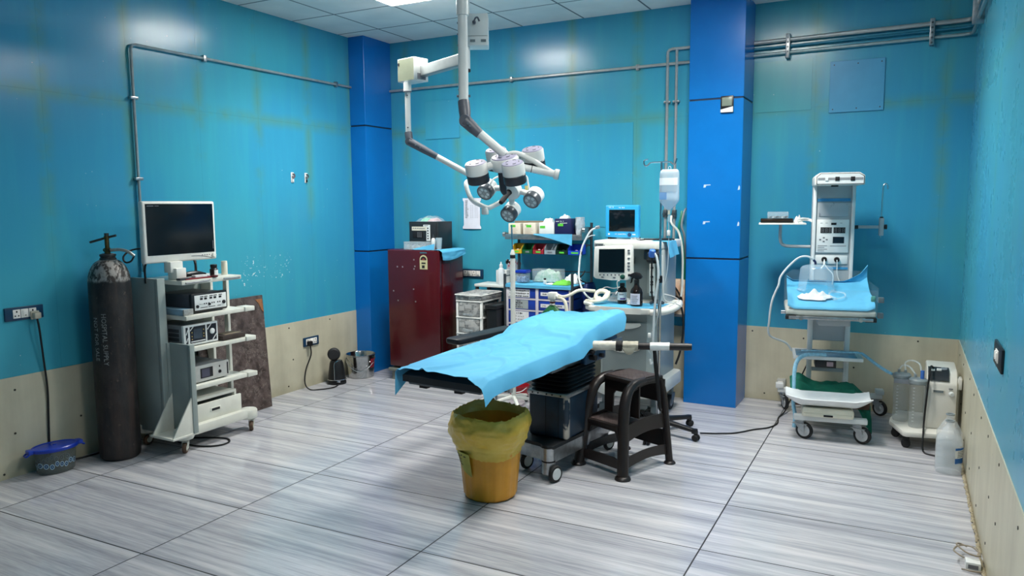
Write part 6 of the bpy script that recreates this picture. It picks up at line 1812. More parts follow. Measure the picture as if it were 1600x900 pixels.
b = M().prism([(-0.145, 0.33), (-0.145, 0.555), (0.145, 0.555), (0.145, 0.33), (0.075, 0.33), (0.07, 0.45), (0.05, 0.475), (-0.05, 0.475), (-0.07, 0.45), (-0.075, 0.33)], 'y', -0.03, -0.018)
obj('riser_panel', b, BRN, t, local=True)
b = M().prism([(-0.165, 0.10), (0.165, 0.10), (0.165, 0.20), (0.15, 0.215), (-0.15, 0.215), (-0.165, 0.20)], 'y', 0.212, 0.222)
obj('rear_panel', b, BRN, t, local=True)
obj('rear_panel', M().box(-0.16, 0.16, 0.19, 0.205, 0.40, 0.55), BRN, t, local=True)
b = M().prism([(-0.18, 0.05), (0.18, 0.05), (0.178, 0.095), (0.10, 0.115), (-0.10, 0.115), (-0.178, 0.095)], 'y', -0.215, -0.203)
obj('front_panel', b, BRN, t, local=True)
# ================================================================== SURGICAL LAMP
LW = mat('lamp_white_enamel', '#dcdedb', 0.3, 0, 0.03, 5)
LG = mat('lamp_grey_joint', '#5c6069', 0.4, 0, 0.06)
LD = mat('lamp_dark_band', '#2b2e35', 0.4, 0, 0.08)
LTOP = mat('lamp_pale_violet_cap', '#a9a5bd', 0.4, 0, 0.06)
LENS = mat('lamp_lens', '#8f979a', 0.15, 0, 0.1, 20)
lamp = thing('surgical_lamp', 'twin-headed white surgical lamp hanging from the ceiling over the operating table', 'lamp', (-2.78, 4.58, ZC))
colx, coly = -2.772, 4.59
obj('ceiling_column', M().cyl((colx, coly, 2.60), (colx, coly, ZC-0.001), 0.032, seg=20).cyl((colx, coly, ZC-0.04), (colx, coly, ZC-0.001), 0.11, seg=28), LW, lamp)
obj('column_foot', M().cyl((colx, coly, 2.585), (colx, coly, 2.602), 0.034, seg=20), INK, lamp)
# control box behind the front pole, near the ceiling
bb = M(); bb.T = Matrix.Translation((-2.705, 4.645, 0)) @ Matrix.Rotation(math.radians(27.5), 4, 'Z')
bb.box(-0.075, 0.075, -0.06, 0.10, 2.82, 2.97, 0.006).box(-0.075, 0.075, -0.06, 0.10, 2.755, 2.818, 0.006)
bb.setm(1).box(-0.05, -0.015, -0.0625, -0.059, 2.777, 2.795).box(0.025, 0.06, -0.0625, -0.059, 2.777, 2.795)
cb = obj('joint_box', bb, [LW, MDARK], lamp)
def brake(c, right, out, par):
    c = Vector(c); right = Vector(right); out = Vector(out)
    b = M().cyl(c, c+out*0.03, 0.012, seg=12).tube([c+out*0.03, c+out*0.045+right*0.02+Vector((0, 0, 0.02)), c+out*0.045+right*0.05+Vector((0, 0, 0.025)), c+out*0.045+right*0.075+Vector((0, 0, 0.0))], 0.006, 8)
    return obj('brake_handle', b, LG, par)
rgt = Vector((math.cos(math.radians(27.5)), math.sin(math.radians(27.5)), 0)); out = Vector((rgt.y, -rgt.x, 0))
brake(Vector((-2.705, 4.645, 2.905))+out*0.06-rgt*0.02, rgt*0.5, out, cb)
# front pole with its upper arm
fx_, fy_ = -2.222, 3.652
b = M().tube([(colx, coly, 3.06), (fx_, fy_, 3.06)], 0.035, 14, 0)
obj('upper_arm', b, LW, lamp)
obj('joint_box', M().box(fx_-0.09, fx_+0.09, fy_-0.09, fy_+0.09, 2.96, 3.14, 0.01), LW, lamp)
obj('pole_sleeve', M().cyl((fx_, fy_, 2.70), (fx_, fy_, 2.965), 0.034, seg=22), LW, lamp)
b = M().cyl((fx_, fy_, 2.23), (fx_, fy_, 2.705), 0.0275, seg=22)
b.setm(1)
for z in (2.66, 2.60, 2.54, 2.30): b.cyl((fx_+0.0, fy_, z), Vector((fx_, fy_, z))-rgt*0.031, 0.005, seg=8)
b.cyl(Vector((fx_, fy_, 2.265))-rgt*0.038, Vector((fx_, fy_, 2.265))+rgt*0.038, 0.007, seg=10)
obj('drop_pole', b, [LW, LG], lamp)
def joint(p0, p1, p2, r, name='elbow_joint'):
    """grey elbow: short vertical socket then a flattened cheek along the spring arm"""
    p0, p1, p2 = Vector(p0), Vector(p1), Vector(p2)
    b = M().tube([p0, p0.lerp(p1, 0.55), p1+Vector((0, 0, 0.0))], [r*1.08, r*1.08, r*0.9], 18, 0)
    b.lathe([(0, -r*0.9), (r*1.0, -r*0.9), (r*1.15, -r*0.4), (r*1.15, r*0.4), (r*1.0, r*0.9), (0, r*0.9)], p1, (p2-p1).cross(Vector((0, 0, 1))), 22)
    b.tube([p1, p1.lerp(p2, 0.5), p2], [r*1.15, r*1.05, r*0.85], 18, 0)
    b.setm(1)
    side = (p2-p1).cross(Vector((0, 0, 1))).normalized()
    for s in (0.25, 0.42):
        c = p1.lerp(p2, s); b.cyl(c-side*r*1.25, c+side*r*1.25, r*0.22, seg=10)
    return obj(name, b, [LG, STEEL], lamp)
joint((fx_, fy_, 2.235), (-2.195, 3.626, 2.125), (-2.119, 3.652, 2.05), 0.031)
P1 = Vector((-2.135, 3.648, 2.068)); P2 = Vector((-2.011, 3.697, 1.954))
obj('spring_arm', M().cyl(P1, P2, 0.0245, seg=20).cyl(P2, P2+(P2-P1).normalized()*0.03, 0.026, seg=18), LW, lamp)
EX = Vector((-1.738, 3.825, 1.828)); HC = Vector((-1.994, 3.702, 1.925))
b = M().tube([P2, (-1.985, 3.708, 1.938), (-1.95, 3.727, 1.944), (-1.919, 3.744, 1.939), (-1.862, 3.770, 1.910), (-1.813, 3.792, 1.876), (-1.775, 3.809, 1.85), EX], 0.0145, 12, 3)
obj('yoke', b, LW, lamp)
# ---- heads
def head(c, n, e1, R_, rp, hp, angles, up_white, hub_r, hub_h, name, lens, seg=30):
    """c: centre of hub top; n: axis pointing up out of the cap; e1 reference in the plane"""
    n = Vector(n).normalized(); e1 = Vector(e1); e1 = (e1-n*e1.dot(n)).normalized(); e2 = n.cross(e1)
    c = Vector(c)
    b = M().lathe([(hub_r*0.6, -hub_h), (hub_r*0.92, -hub_h*0.9), (hub_r, -hub_h*0.7), (hub_r, -hub_h*0.15), (hub_r*0.95, -hub_h*0.02), (hub_r*0.93, 0), (0, 0)], c, n, seg)
    hub = obj('hub', b, LW, lamp)
    b = M().lathe([(hub_r*0.90, 0.0), (hub_r*0.86, 0.006), (hub_r*0.3, 0.012), (0, 0.012)], c, n, seg, cap=False)
    b.setm(1)
    for k in range(6):
        a = k*PI/3; d_ = e1*math.cos(a)+e2*math.sin(a); q = n.cross(d_)
        b.tube([c+d_*hub_r*0.55+q*hub_r*0.14+n*0.0105, c+d_*hub_r*0.6+n*0.0105, c+d_*hub_r*0.55-q*hub_r*0.14+n*0.0105], 0.0022, 6, 2)
    obj('hub_cap', b, [LTOP, LG], hub)
    for a in angles:
        a = math.radians(a)
        d_ = e1*math.cos(a)+e2*math.sin(a)
        pc = c+d_*R_+n*0.004
        b = M()
        b.lathe([(rp*0.97, -up_white), (rp, -up_white+0.002), (rp, -0.006), (rp*0.95, 0), (rp*0.94, 0)], pc, n, seg, cap=False)
        b.lathe([(rp*0.97, -up_white), (0, -up_white)], pc, n, seg, cap=False)
        pod = obj('light_pod', b, LW, lamp)
        b = M().lathe([(rp*0.93, 0.0), (rp*0.90, 0.004), (rp*0.3, 0.007), (0, 0.007)], pc, n, seg, cap=False)
        b.setm(1)
        for k in range(5):
            aa = k*2*PI/5; dd_ = e1*math.cos(aa)+e2*math.sin(aa); q = n.cross(dd_)
            b.tube([pc+dd_*rp*0.55+q*rp*0.15+n*0.0062, pc+dd_*rp*0.62+n*0.0062, pc+dd_*rp*0.55-q*rp*0.15+n*0.0062], 0.0018, 6, 2)
        obj('pod_cap', b, [LTOP, LG], pod)
        lb = M().lathe([(rp*0.97, -up_white-0.001), (rp*1.0, -up_white-0.003), (rp*1.0, -hp+0.006), (rp*0.94, -hp), (rp*0.80, -hp)], pc, n, seg, cap=False)
        obj('pod_band', lb, lens[0], pod)
        b = M().lathe([(rp*0.82, -hp+0.002), (0, -hp+0.004)], pc, n, seg, cap=False)
        b.setm(1)
        for k in range(6):
            aa = k*PI/3; dd_ = e1*math.cos(aa)+e2*math.sin(aa)
            b.lathe([(0, -0.002), (rp*0.20, -0.002), (rp*0.2, 0.0), (0, 0.0)], pc+dd_*rp*0.5-n*(hp-0.002), n, 12)
        obj('lens', b, [LENS, mat('lamp_lens_bead', '#c9d2d4', 0.1, 0, 0.1)], pod)
        # radial tube
        b = M().cyl(c+d_*hub_r*0.8-n*hub_h*0.42, c+d_*(R_-rp*0.85)-n*hub_h*0.42, 0.0215, seg=16)
        obj('radial_tube', b, LW, hub)
    return hub
N1 = (0.023, -0.36, 0.929)
h1 = head(HC, N1, (0.885, 0.466, -0.007), 0.167, 0.062, 0.112, (18, 108, 198, 286), 0.062, 0.081, 0.075, 'upper', (LD,))
# hub axle to the yoke end
ax0 = Vector((-1.905, 3.742, 1.868))
b = M().cyl(ax0, EX, 0.0195, seg=18)
b.setm(1).cyl(ax0+(EX-ax0)*0.28, ax0+(EX-ax0)*0.30, 0.0205, seg=18)
obj('axle_tube', b, [LW, INK], lamp)
ed = (EX-ax0).normalized()
b = M().lathe([(0.021, 0), (0.029, 0.006), (0.029, 0.028), (0.0, 0.028)], EX-ed*0.01, ed, 22); b.setm(1).lathe([(0, 0.0285), (0.027, 0.0285), (0.027, 0.030), (0, 0.030)], EX-ed*0.01, ed, 22)
obj('axle_end', b, [LW, INK], lamp)
nv = Vector(N1)
obj('grip_bar', M().tube([HC-nv*0.07-rgt*0.03+out*0.05, HC-nv*0.19-rgt*0.035+out*0.06, HC-nv*0.22-rgt*0.03+out*0.06], [0.018, 0.02, 0.012], 12, 2), LD, lamp)
# maker's mark on the front and left pods
for ang, tx in ((286, True), (198, False)):
    pass
# ---- lower head
ARMZ = 2.731
bxc = Vector((-3.385, 4.826, 2.674))
JA = math.radians(-14)
jx = Vector((math.cos(JA), math.sin(JA), 0)); jy = Vector((-math.sin(JA), math.cos(JA), 0))
bb = M(); bb.T = Matrix.Translation((bxc.x, bxc.y, 0)) @ Matrix.Rotation(JA, 4, 'Z')
bb.box(-0.095, 0.095, -0.07, 0.07, 2.595, 2.765, 0.003)
bb.setm(1).box(-0.090, 0.090, -0.0715, -0.0695, 2.600, 2.760)
bb.setm(2).box(-0.088, -0.07, -0.074, -0.0712, 2.715, 2.735)
jb = obj('joint_box', bb, [LW, mat('olive_grey_cover', '#7f8674', 0.45, 0, 0.05), INK], lamp)
ar0 = Vector((-3.32, 4.84, 2.668)); ar1 = Vector((colx, coly, 2.672))
dirA = (ar1-ar0).normalized(); sideA = dirA.cross(Vector((0, 0, 1))).normalized()
b = M()
def f(u, v):
    a = 2*PI*u; p = ar0.lerp(ar1, v)
    hh = 0.040; ww = 0.030
    return p+sideA*ww*math.copysign(abs(math.cos(a))**0.18, math.cos(a))+Vector((0, 0, hh*math.copysign(abs(math.sin(a))**0.18, math.sin(a))))
b.surf(f, 32, 4, 0, True)
obj('horizontal_arm', b, mat('lamp_arm_grey', '#989fa0', 0.35, 0.1, 0.05), lamp)
b = M().cyl((-3.404, 4.778, 2.21), (-3.404, 4.778, 2.56), 0.0215, seg=18).cyl((-3.404, 4.778, 2.52), (-3.404, 4.778, 2.587), 0.030, seg=18)
b.setm(1).cyl((-3.404, 4.778, 2.515), (-3.404, 4.778, 2.522), 0.0315, seg=18)
for z in (2.49, 2.25): b.cyl(Vector((-3.404, 4.778, z)), Vector((-3.404, 4.778, z))+out*0.025, 0.006, seg=8)
obj('drop_pole', b, [LW, LG], lamp)
brake(bxc+jx*0.095+jy*0.02-Vector((0, 0, 0.005)), jy*0.7, jx, jb)
b = M(); b.T = Matrix.Translation((bxc.x, bxc.y, 0)) @ Matrix.Rotation(JA, 4, 'Z')
b.box(0.0945, 0.0965, -0.04, 0.045, 2.605, 2.65)
obj('rating_plate', b, GREYINK, jb)
joint((-3.404, 4.778, 2.215), (-3.39, 4.77, 2.145), (-3.192, 4.847, 2.028), 0.028)
Q1 = Vector((-3.21, 4.84, 2.038)); Q2 = Vector((-2.93, 4.955, 1.872))
obj('spring_arm', M().cyl(Q1, Q2, 0.0225, seg=18), LW, lamp)
b = M().tube([Q2, (-2.90, 4.90, 1.85), (-2.893, 4.80, 1.835), (-2.886, 4.762, 1.81), (-2.859, 4.758, 1.735), (-2.827, 4.768, 1.688), (-2.78, 4.79, 1.66), (-2.734, 4.812, 1.640), (-2.70, 4.83, 1.652), (-2.62, 4.879, 1.700)], [0.0225, 0.02, 0.018, 0.017, 0.017, 0.017, 0.017, 0.018, 0.018, 0.018], 12, 3)
obj('yoke', b, LW, lamp)
obj('yoke_end', M().box(-2.775, -2.725, 4.785, 4.82, 1.59, 1.64, 0.008), LW, lamp)
# axis of the lower head leans so that its lenses look at the table and towards the room
lc = Vector((-2.578, 4.918, 1.79))
n2 = Vector((0.885, 0.466, -0.007))*0.43+Vector((-0.046, 0.101, 0.994))*0.63+Vector((0.463, -0.879, 0.11))*(-0.63)
E2 = Vector((0.885, 0.466, -0.007))*0.90+Vector((-0.046, 0.101, 0.994))*(-0.28)+Vector((0.463, -0.879, 0.11))*0.33
h2 = head(lc, n2, E2, 0.192, 0.062, 0.112, (0, 90, 168, 270), 0.060, 0.078, 0.065, 'lower', (mat('lamp_mid_grey_band', '#555a60', 0.3, 0.3, 0.08),))
n2 = n2.normalized()
obj('grip_handle', M().tube([lc-n2*0.06, lc-n2*0.09, lc-n2*0.19, lc-n2*0.205], [0.024, 0.02, 0.019, 0.014], 14, 2), INK, lamp)
b = M().tube([(-2.735, 4.85, 1.80), (-2.72, 4.843, 1.825), (-2.702, 4.856, 1.853), (-2.653, 4.884, 1.872), (-2.56, 4.93, 1.875), (-2.495, 4.967, 1.87), (-2.48, 4.969, 1.823), (-2.469, 4.968, 1.772), (-2.46, 4.97, 1.745)], 0.0065, 8, 4)
obj('thin_hand_rail', b, LW, lamp)
obj('yellow_tag', M().box(-2.50, -2.475, 4.955, 4.96, 1.745, 1.80, 0.001), mat('yellowish_tag', '#c9c07e', 0.6), lamp)
# ================================================================== INFANT WARMER
t = thing('infant_warmer', 'tall grey infant warmer with a control tower and castors against the alcove wall', 'infant warmer', (-0.47, 5.98, 0), 0.157)
WG = mat('warmer_grey_enamel', '#a8b0b4', 0.38, 0, 0.04, 4)
WL = mat('warmer_light_rail', '#d8dcdc', 0.35, 0, 0.04, 4)
L = dict(local=True)
fork = mat('zinc_fork', '#a8adaf', 0.35, 0.7, 0.1, 20)
def wcastor(x, y, yaw, top=0.135): 
    c, s = math.cos(yaw), math.sin(yaw)
    b = M(); b.T = Matrix.Translation((x, y, 0)) @ Matrix.Rotation(yaw, 4, 'Z')
    b.cyl((0, 0, 0.125), (0, 0, top), 0.03, seg=16)
    for sv in (-1, 1): b.prism([(-0.04, 0.05), (-0.025, 0.045), (0.03, 0.10), (0.03, 0.125), (-0.03, 0.125)], 'y', sv*0.017, sv*0.020)
    b.box(-0.03, 0.03, -0.02, 0.02, 0.118, 0.128).box(-0.055, 0.045, -0.028, 0.028, 0.104, 0.110, 0.002)
    f = obj('castor', b, fork, t, **L)
    b = M(); b.T = Matrix.Translation((x, y, 0)) @ Matrix.Rotation(yaw, 4, 'Z')
    b.lathe([(0.042, -0.012), (0.052, -0.014), (0.0595, -0.008), (0.0595, 0.008), (0.052, 0.014), (0.042, 0.012)], (-0.03, 0, 0.0605), (0, 1, 0), 32, cap=False)
    b.setm(1).lathe([(0, -0.015), (0.012, -0.015), (0.018, -0.009), (0.036, -0.009), (0.043, -0.012), (0.043, 0.012), (0.036, 0.009), (0.018, 0.009), (0.012, 0.015), (0, 0.015)], (-0.03, 0, 0.0605), (0, 1, 0), 28)
    obj('wheel', b, [RUBBER, mat('grey_wheel_hub', '#b4b6b8', 0.4)], f, **L)
for (x, y, yw) in ((-0.205, -0.42, 2.7), (0.17, -0.43, 2.6), (-0.30, 0.36, 1.9), (0.385, 0.37, 2.4)): wcastor(x, y, yw)
b = M().box(-0.25, 0.225, -0.455, -0.40, 0.135, 0.172, 0.006); bf = obj('front_base_bar', b, WL, t, **L)
b = M().box(-0.35, 0.42, 0.335, 0.385, 0.135, 0.172, 0.006); obj('rear_base_bar', b, WL, t, **L)
for x in (-0.10, 0.09): obj('base_beam', M().box(x-0.02, x+0.02, -0.41, 0.345, 0.138, 0.168, 0.004), WL, t, **L)
for x in (-0.335, 0.40): obj('bar_end_block', M().box(x-0.03, x+0.03, 0.325, 0.395, 0.17, 0.21, 0.006), WL, t, **L)
for x in (-0.135, 0.125):
    obj('post', M().box(x-0.018, x+0.018, 0.07, 0.12, 0.165, 0.86, 0.004), WL, t, **L)
# tower
b = M().box(-0.15, 0.14, 0.085, 0.215, 0.62, 1.79, 0.008)
tw = obj('tower', b, WG, t, **L)
for x in (-0.148, 0.118): obj('tower_rail', M().box(x, x+0.024, 0.066, 0.09, 0.80, 1.785, 0.005), WL, tw, **L)
b = M().box(-0.118, 0.108, 0.080, 0.086, 1.67, 1.692); b.box(-0.118, 0.108, 0.080, 0.086, 1.165, 1.182)
obj('blue_stripe', b, mat('warmer_blue_stripe', '#3e8dbd', 0.4), tw, **L, label='blue painted stripe')
def decor():
    m, N, p = base_mat('faded_decor_panel'); x, y, z = N.obj(); n = N.noise(N.vec(x, y, z), 14.0, 3.0, 0.6)
    N.put(p.inputs['Base Color'], N.mix(N.step(n, 0.58, 0.66), lin('#a3acb3'), lin('#7d868e'))); p.inputs['Roughness'].default_value = 0.4
    return m
obj('decor_panel', M().box(-0.105, 0.095, 0.079, 0.0865, 1.56, 1.66, 0.001), decor(), tw, **L)
b = M().box(-0.117, 0.105, 0.074, 0.087, 1.29, 1.535, 0.003)
b.setm(1)
b.box(-0.09, -0.012, 0.072, 0.0745, 1.435, 1.478).box(0.0, 0.08, 0.072, 0.0745, 1.435, 1.478).box(-0.018, 0.018, 0.072, 0.0745, 1.496, 1.512)
b.setm(2).box(-0.003, 0.075, 0.072, 0.0745, 1.36, 1.408)
b.setm(3)
for (x, z) in ((-0.065, 1.40), (-0.065, 1.372), (-0.09, 1.386), (-0.045, 1.386)): b.box(x-0.007, x+0.007, 0.072, 0.0745, z-0.005, z+0.005)
for k in range(4): b.box(-0.105, -0.06+0.02*(k % 2), 0.0725, 0.0745, 1.30+0.013*k, 1.304+0.013*k)
b.box(-0.02, 0.09, 0.0725, 0.0745, 1.338, 1.342)
for x in (-0.085, -0.05, 0.05): b.box(x-0.008, x+0.008, 0.0725, 0.0745, 1.508, 1.511)
b.setm(3)
for gx in (-0.082, -0.057, -0.032, 0.008, 0.034, 0.06):
    for (xa, xb, za, zb) in ((0, 0.014, 1.468, 1.471), (0, 0.014, 1.455, 1.458), (0, 0.014, 1.442, 1.445), (0, 0.003, 1.442, 1.471), (0.012, 0.015, 1.442, 1.471)): b.box(gx+xa, gx+xb, 0.0712, 0.0722, za, zb)
obj('control_panel', b, [WHITE, INK, mat('blue_black_lcd', '#16222e', 0.2), GREYINK], tw, **L)
b = M().box(-0.122, 0.103, 0.076, 0.087, 1.205, 1.268, 0.003); sp = obj('socket_panel', b, WHITE, tw, **L)
for x in (-0.057, 0.03):
    obj('probe_socket', M().lathe([(0.019, 0), (0.02, 0.003), (0.018, 0.02), (0.010, 0.021), (0.010, 0.012), (0, 0.012)], (x, 0.077, 1.238), (0, -1, 0), 22), INK, sp, **L)
# heater head
b = M().prism([(-0.155, 1.785), (-0.155, 1.845), (-0.125, 1.872), (0.135, 1.872), (0.17, 1.85), (0.17, 1.785)], 'y', -0.20, 0.20, 0.006)
hd = obj('heater_head', b, WPAINT, t, **L)
b = M().setm(2).prism([(-0.146, 1.790), (-0.146, 1.843), (-0.119, 1.867), (0.132, 1.867), (0.164, 1.847), (0.164, 1.790)], 'y', -0.202, -0.199).setm(0).prism([(-0.142, 1.794), (-0.142, 1.841), (-0.117, 1.863), (0.131, 1.863), (0.160, 1.844), (0.160, 1.794)], 'y', -0.203, -0.200)
b.setm(1).box(-0.137, 0.157, -0.2045, -0.2025, 1.820, 1.836)
b.setm(2)
for x in (-0.01, 0.09): b.box(x-0.014, x+0.014, -0.207, -0.203, 1.813, 1.842, 0.002)
b.box(-0.04, 0.005, -0.12, -0.06, 1.775, 1.786)
b.setm(0).box(-0.09, -0.07, -0.207, -0.203, 1.815, 1.838)
obj('head_panel', b, [WHITE, mat('grey_stripe', '#8a8d90', 0.5), INK], hd, **L)
# bassinet
bx0, bx1, by0, by1 = -0.33, 0.245, -0.50, 0.03
b = M().box(bx0, bx1, by0+0.01, by1, 0.885, 0.932, 0.015, 3)
bs = obj('bassinet_deck', b, mat('cream_grey_deck', '#b6b7ad', 0.4, 0, 0.05), t, **L)
b = M().box(bx0+0.02, bx1-0.02, by0-0.005, by0+0.03, 0.862, 0.884, 0.003); b.setm(1).box(bx0, bx0+0.07, by0-0.004, by0+0.04, 0.858, 0.886, 0.003).box(bx1-0.07, bx1, by0-0.004, by0+0.04, 0.858, 0.886, 0.003)
obj('deck_rail', b, [STEEL, BLACK], bs, **L)
for x in (bx0+0.10, bx1-0.10): obj('deck_latch', M().cyl((x, by0-0.004, 0.873), (x, by0-0.03, 0.873), 0.014, seg=14), CHROME, bs, **L)
obj('deck_knob', M().cyl((bx0-0.03, by0+0.03, 0.905), (bx0, by0+0.03, 0.905), 0.013, seg=14), CHROME, bs, **L)
AC_ = clear('clear_acrylic', '#c2dbe6', 0.045, 0.05)
b = M().box(bx0-0.005, bx0, by0, by1, 0.865, 1.09, 0.002); obj('side_screen', b, AC_, bs, **L)
b = M().box(bx1, bx1+0.005, by0, by1, 0.865, 1.09, 0.002); obj('side_screen', b, AC_, bs, **L)
b = M().box(bx0, bx1, by0-0.012, by0-0.007, 0.90, 1.075, 0.002); obj('front_screen', b, AC_, bs, **L)
b = M().prism([(bx0, 0.93), (bx0, 1.12), (bx0+0.05, 1.16), (bx1-0.05, 1.16), (bx1, 1.12), (bx1, 0.93)], 'y', by1, by1+0.005); obj('rear_screen', b, AC_, bs, **L)
for z in (0.905, 1.01):
    obj('screen_hinge', M().box(bx1+0.005, bx1+0.04, by0+0.0, by0+0.035, z-0.018, z+0.018, 0.004), mat('smoke_hinge', '#5b6a70', 0.3), bs, **L)
obj('screen_latch', M().box(bx1-0.045, bx1-0.015, by0-0.03, by0-0.012, 1.0, 1.04, 0.008), mat('green_latch', '#4f8f86', 0.4), bs, **L)
obj('deck_support', M().box(-0.11, 0.10, -0.35, 0.10, 0.80, 0.884, 0.008), WG, t, **L)
# lower shelf, power box
b = M().box(-0.255, 0.225, -0.08, 0.24, 0.50, 0.525, 0.004)
obj('lower_shelf', b, WL, t, **L)
b = M().box(-0.10, 0.045, -0.06, 0.10, 0.44, 0.498, 0.003); b.setm(1).box(-0.02, 0.025, -0.063, -0.059, 0.452, 0.486, 0.002)
obj('power_unit', b, [BLACK, mat('dusty_pink_plate', '#a58f96', 0.5)], t, **L)
obj('cross_bar', M().box(-0.12, 0.11, 0.075, 0.10, 0.385, 0.412, 0.003), WG, t, **L)
# instrument tray arm, drip hook arm
b = M().tube([(-0.37, 0.20, 1.495), (-0.37, 0.20, 1.39), (-0.355, 0.20, 1.345), (-0.32, 0.195, 1.33), (-0.25, 0.18, 1.328), (-0.15, 0.16, 1.328)], 0.012, 12, 4)
ta = obj('tray_arm', b, WG, t, **L)
obj('tray_plate', M().box(-0.53, -0.19, 0.06, 0.32, 1.497, 1.509, 0.003), WPAINT, ta, **L)
b = M().cyl((0.14, 0.165, 1.478), (0.175, 0.165, 1.478), 0.014, seg=14); b.setm(1).box(0.175, 0.32, 0.153, 0.177, 1.468, 1.490, 0.003).box(0.315, 0.348, 0.148, 0.182, 1.415, 1.545, 0.004); b.setm(0).lathe([(0.008, 0), (0.018, 0.006), (0.018, 0.022), (0, 0.026)], (0.348, 0.165, 1.48), (1, 0, 0), 12).cyl((0.331, 0.165, 1.54), (0.331, 0.165, 1.555), 0.012, seg=12)
ha = obj('hook_arm', b, [BLACK, WG], t, **L)
obj('hook_rod', M().tube([(0.331, 0.165, 1.40), (0.331, 0.165, 1.6), (0.333, 0.165, 1.76), (0.337, 0.165, 1.785), (0.350, 0.165, 1.795), (0.362, 0.165, 1.785), (0.365, 0.165, 1.757)], 0.0065, 10, 3), CHROME, ha, **L)
obj('probe_lead', M().tube([(-0.057, 0.055, 1.238), (-0.057, 0.03, 1.205), (-0.03, 0.0, 1.17), (0.0, -0.03, 1.13), (-0.005, -0.05, 1.05)], 0.004, 6).tube([(0.03, 0.055, 1.238), (0.032, 0.045, 1.20), (0.034, 0.04, 1.13), (0.06, 0.03, 1.07), (0.12, 0.02, 1.055)], 0.003, 6).tube([(-0.057, 0.055, 1.225), (-0.06, 0.02, 1.20), (-0.085, -0.02, 1.175)], 0.007, 8), WCABLE, t, **L)
MW = Matrix.Translation((-0.47, 5.98, 0)) @ Matrix.Rotation(0.157, 4, 'Z')
def wl(x, y, z): return tuple(MW @ Vector((x, y, z)))
# sheet in the bassinet, rising over the rear screen
def f(u, v):
    x = bx0+0.012+(bx1-bx0-0.024)*u
    w = 0.006*noise.noise(Vector((u*6, v*7, 31)))
    yl = by1-by0-0.03
    s = v*(yl+0.16)
    if s < 0.03: y = by0+0.008; z = 0.950-(0.03-s)*0.6
    elif s < yl: y = by0+0.012+s-0.03; z = 0.948+abs(w)+0.125*max(0, (s-0.03)/(yl-0.03))**1.15
    else:
        q = s-yl; y = by1-0.020-0.02*(q/0.16); z = 1.073+min(q, 0.09)*(0.12+1.0*max(0, (u-0.70)/0.30)**1.3)
    e = min(u, 1-u)
    if e < 0.08: z += (0.08-e)/0.08*0.035*(0.6+0.4*math.sin(v*9))
    return MW @ Vector((x, y, z+w*0.4))
sheet('blue_sheet', 'blue sheet lining the bassinet of the infant warmer', 'sheet', f, 36, 36)
# oxygen hood
t2 = thing('oxygen_hood', 'clear dome-shaped oxygen hood standing in the bassinet', 'oxygen hood', wl(-0.12, -0.16, 1.030), 0.157)
b = M()
def f(u, v):
    a = 2*PI*u
    s = v
    if s < 0.6: r = 0.125-0.012*s/0.6; z = 0.15*s/0.6
    else:
        k = (s-0.6)/0.4*PI/2; r = 0.053+0.06*math.cos(k)-0.053*((s-0.6)/0.4)**3; z = 0.15+0.04*math.sin(k)
    r = max(r, 0.0015)
    if z < 0.09 and abs(((a+PI/2+PI) % (2*PI))-PI) < 0.62:
        z = 0.09+(z*0.02)
    return Vector((r*math.cos(a)*1.0, r*math.sin(a)*0.9, z))
HOODM = clear('clear_hood_acrylic', '#c4dcea', 0.30, 0.06)
b.surf(f, 48, 26, 0, True)
obj('dome', b, HOODM, t2, **L)
obj('neck_rim', M().tube([(0.128*math.cos(a), 0.115*math.sin(a), 0.006) for a in [math.radians(-40+16.3*k) for k in range(17)]], 0.006, 8), HOODM, t2, **L)
obj('inlet', M().tube([(-0.01, 0, 0.185), (-0.012, 0.0, 0.205), (-0.025, 0.0, 0.22)], 0.008, 8), mat('dark_blue_inlet', '#16204a', 0.4), t2, **L)
p0 = Vector(wl(-0.145, -0.16, 1.252))
o = obj('oxygen_tube', M().tube([p0, p0+Vector((-0.04, -0.01, 0.022)), p0+Vector((-0.10, -0.02, 0.01)), p0+Vector((-0.17, -0.03, -0.06)), p0+Vector((-0.215, -0.05, -0.13)), p0+Vector((-0.225, -0.06, -0.19)), p0+Vector((-0.245, -0.06, -0.24)), p0+Vector((-0.27, -0.06, -0.32)), p0+Vector((-0.285, -0.04, -0.45)), p0+Vector((-0.29, 0.02, -0.58)), wl(-0.31, 0.03, 0.60), wl(-0.262, 0.06, 0.535)], 0.0075, 8, 5), mat('pale_tube', '#c6d0d3', 0.35)); tag(o, 'pale oxygen tube arching from the dome hood and drooping at the left of the warmer', 'tube')
# gauze and clear tubing in front of the hood
def f(u, v):
    a = 2*PI*u; r = v*(1+0.35*noise.noise(Vector((math.cos(a)*1.8, math.sin(a)*1.8, 41))))
    x = -0.135+0.11*r*math.cos(a); y = -0.335+0.055*r*math.sin(a)
    h_ = 0.040*max(0.0, 1-v*v)*(0.55+1.3*abs(noise.noise(Vector((x*26, y*26, 43)))))
    return Vector(wl(x, y, 0.962+0.27*(y+0.47)+h_))
o = obj('gauze', M().surf(f, 40, 16, 0, True), mat('white_gauze', '#d5dbdc', 0.85)); tag(o, 'crumpled white gauze lying in front of the dome hood in the bassinet', 'gauze')
o = obj('clear_tubing', M().tube([wl(*q) for q in ((-0.02, -0.38, 0.99), (0.03, -0.36, 1.0), (0.06, -0.33, 1.01), (0.06, -0.27, 1.025), (0.02, -0.25, 1.03), (-0.03, -0.27, 1.03), (-0.04, -0.32, 1.01), (0.0, -0.36, 1.0))], 0.006, 8, 4), CLEARW); tag(o, 'coil of clear tubing lying beside the gauze in the bassinet', 'tube')
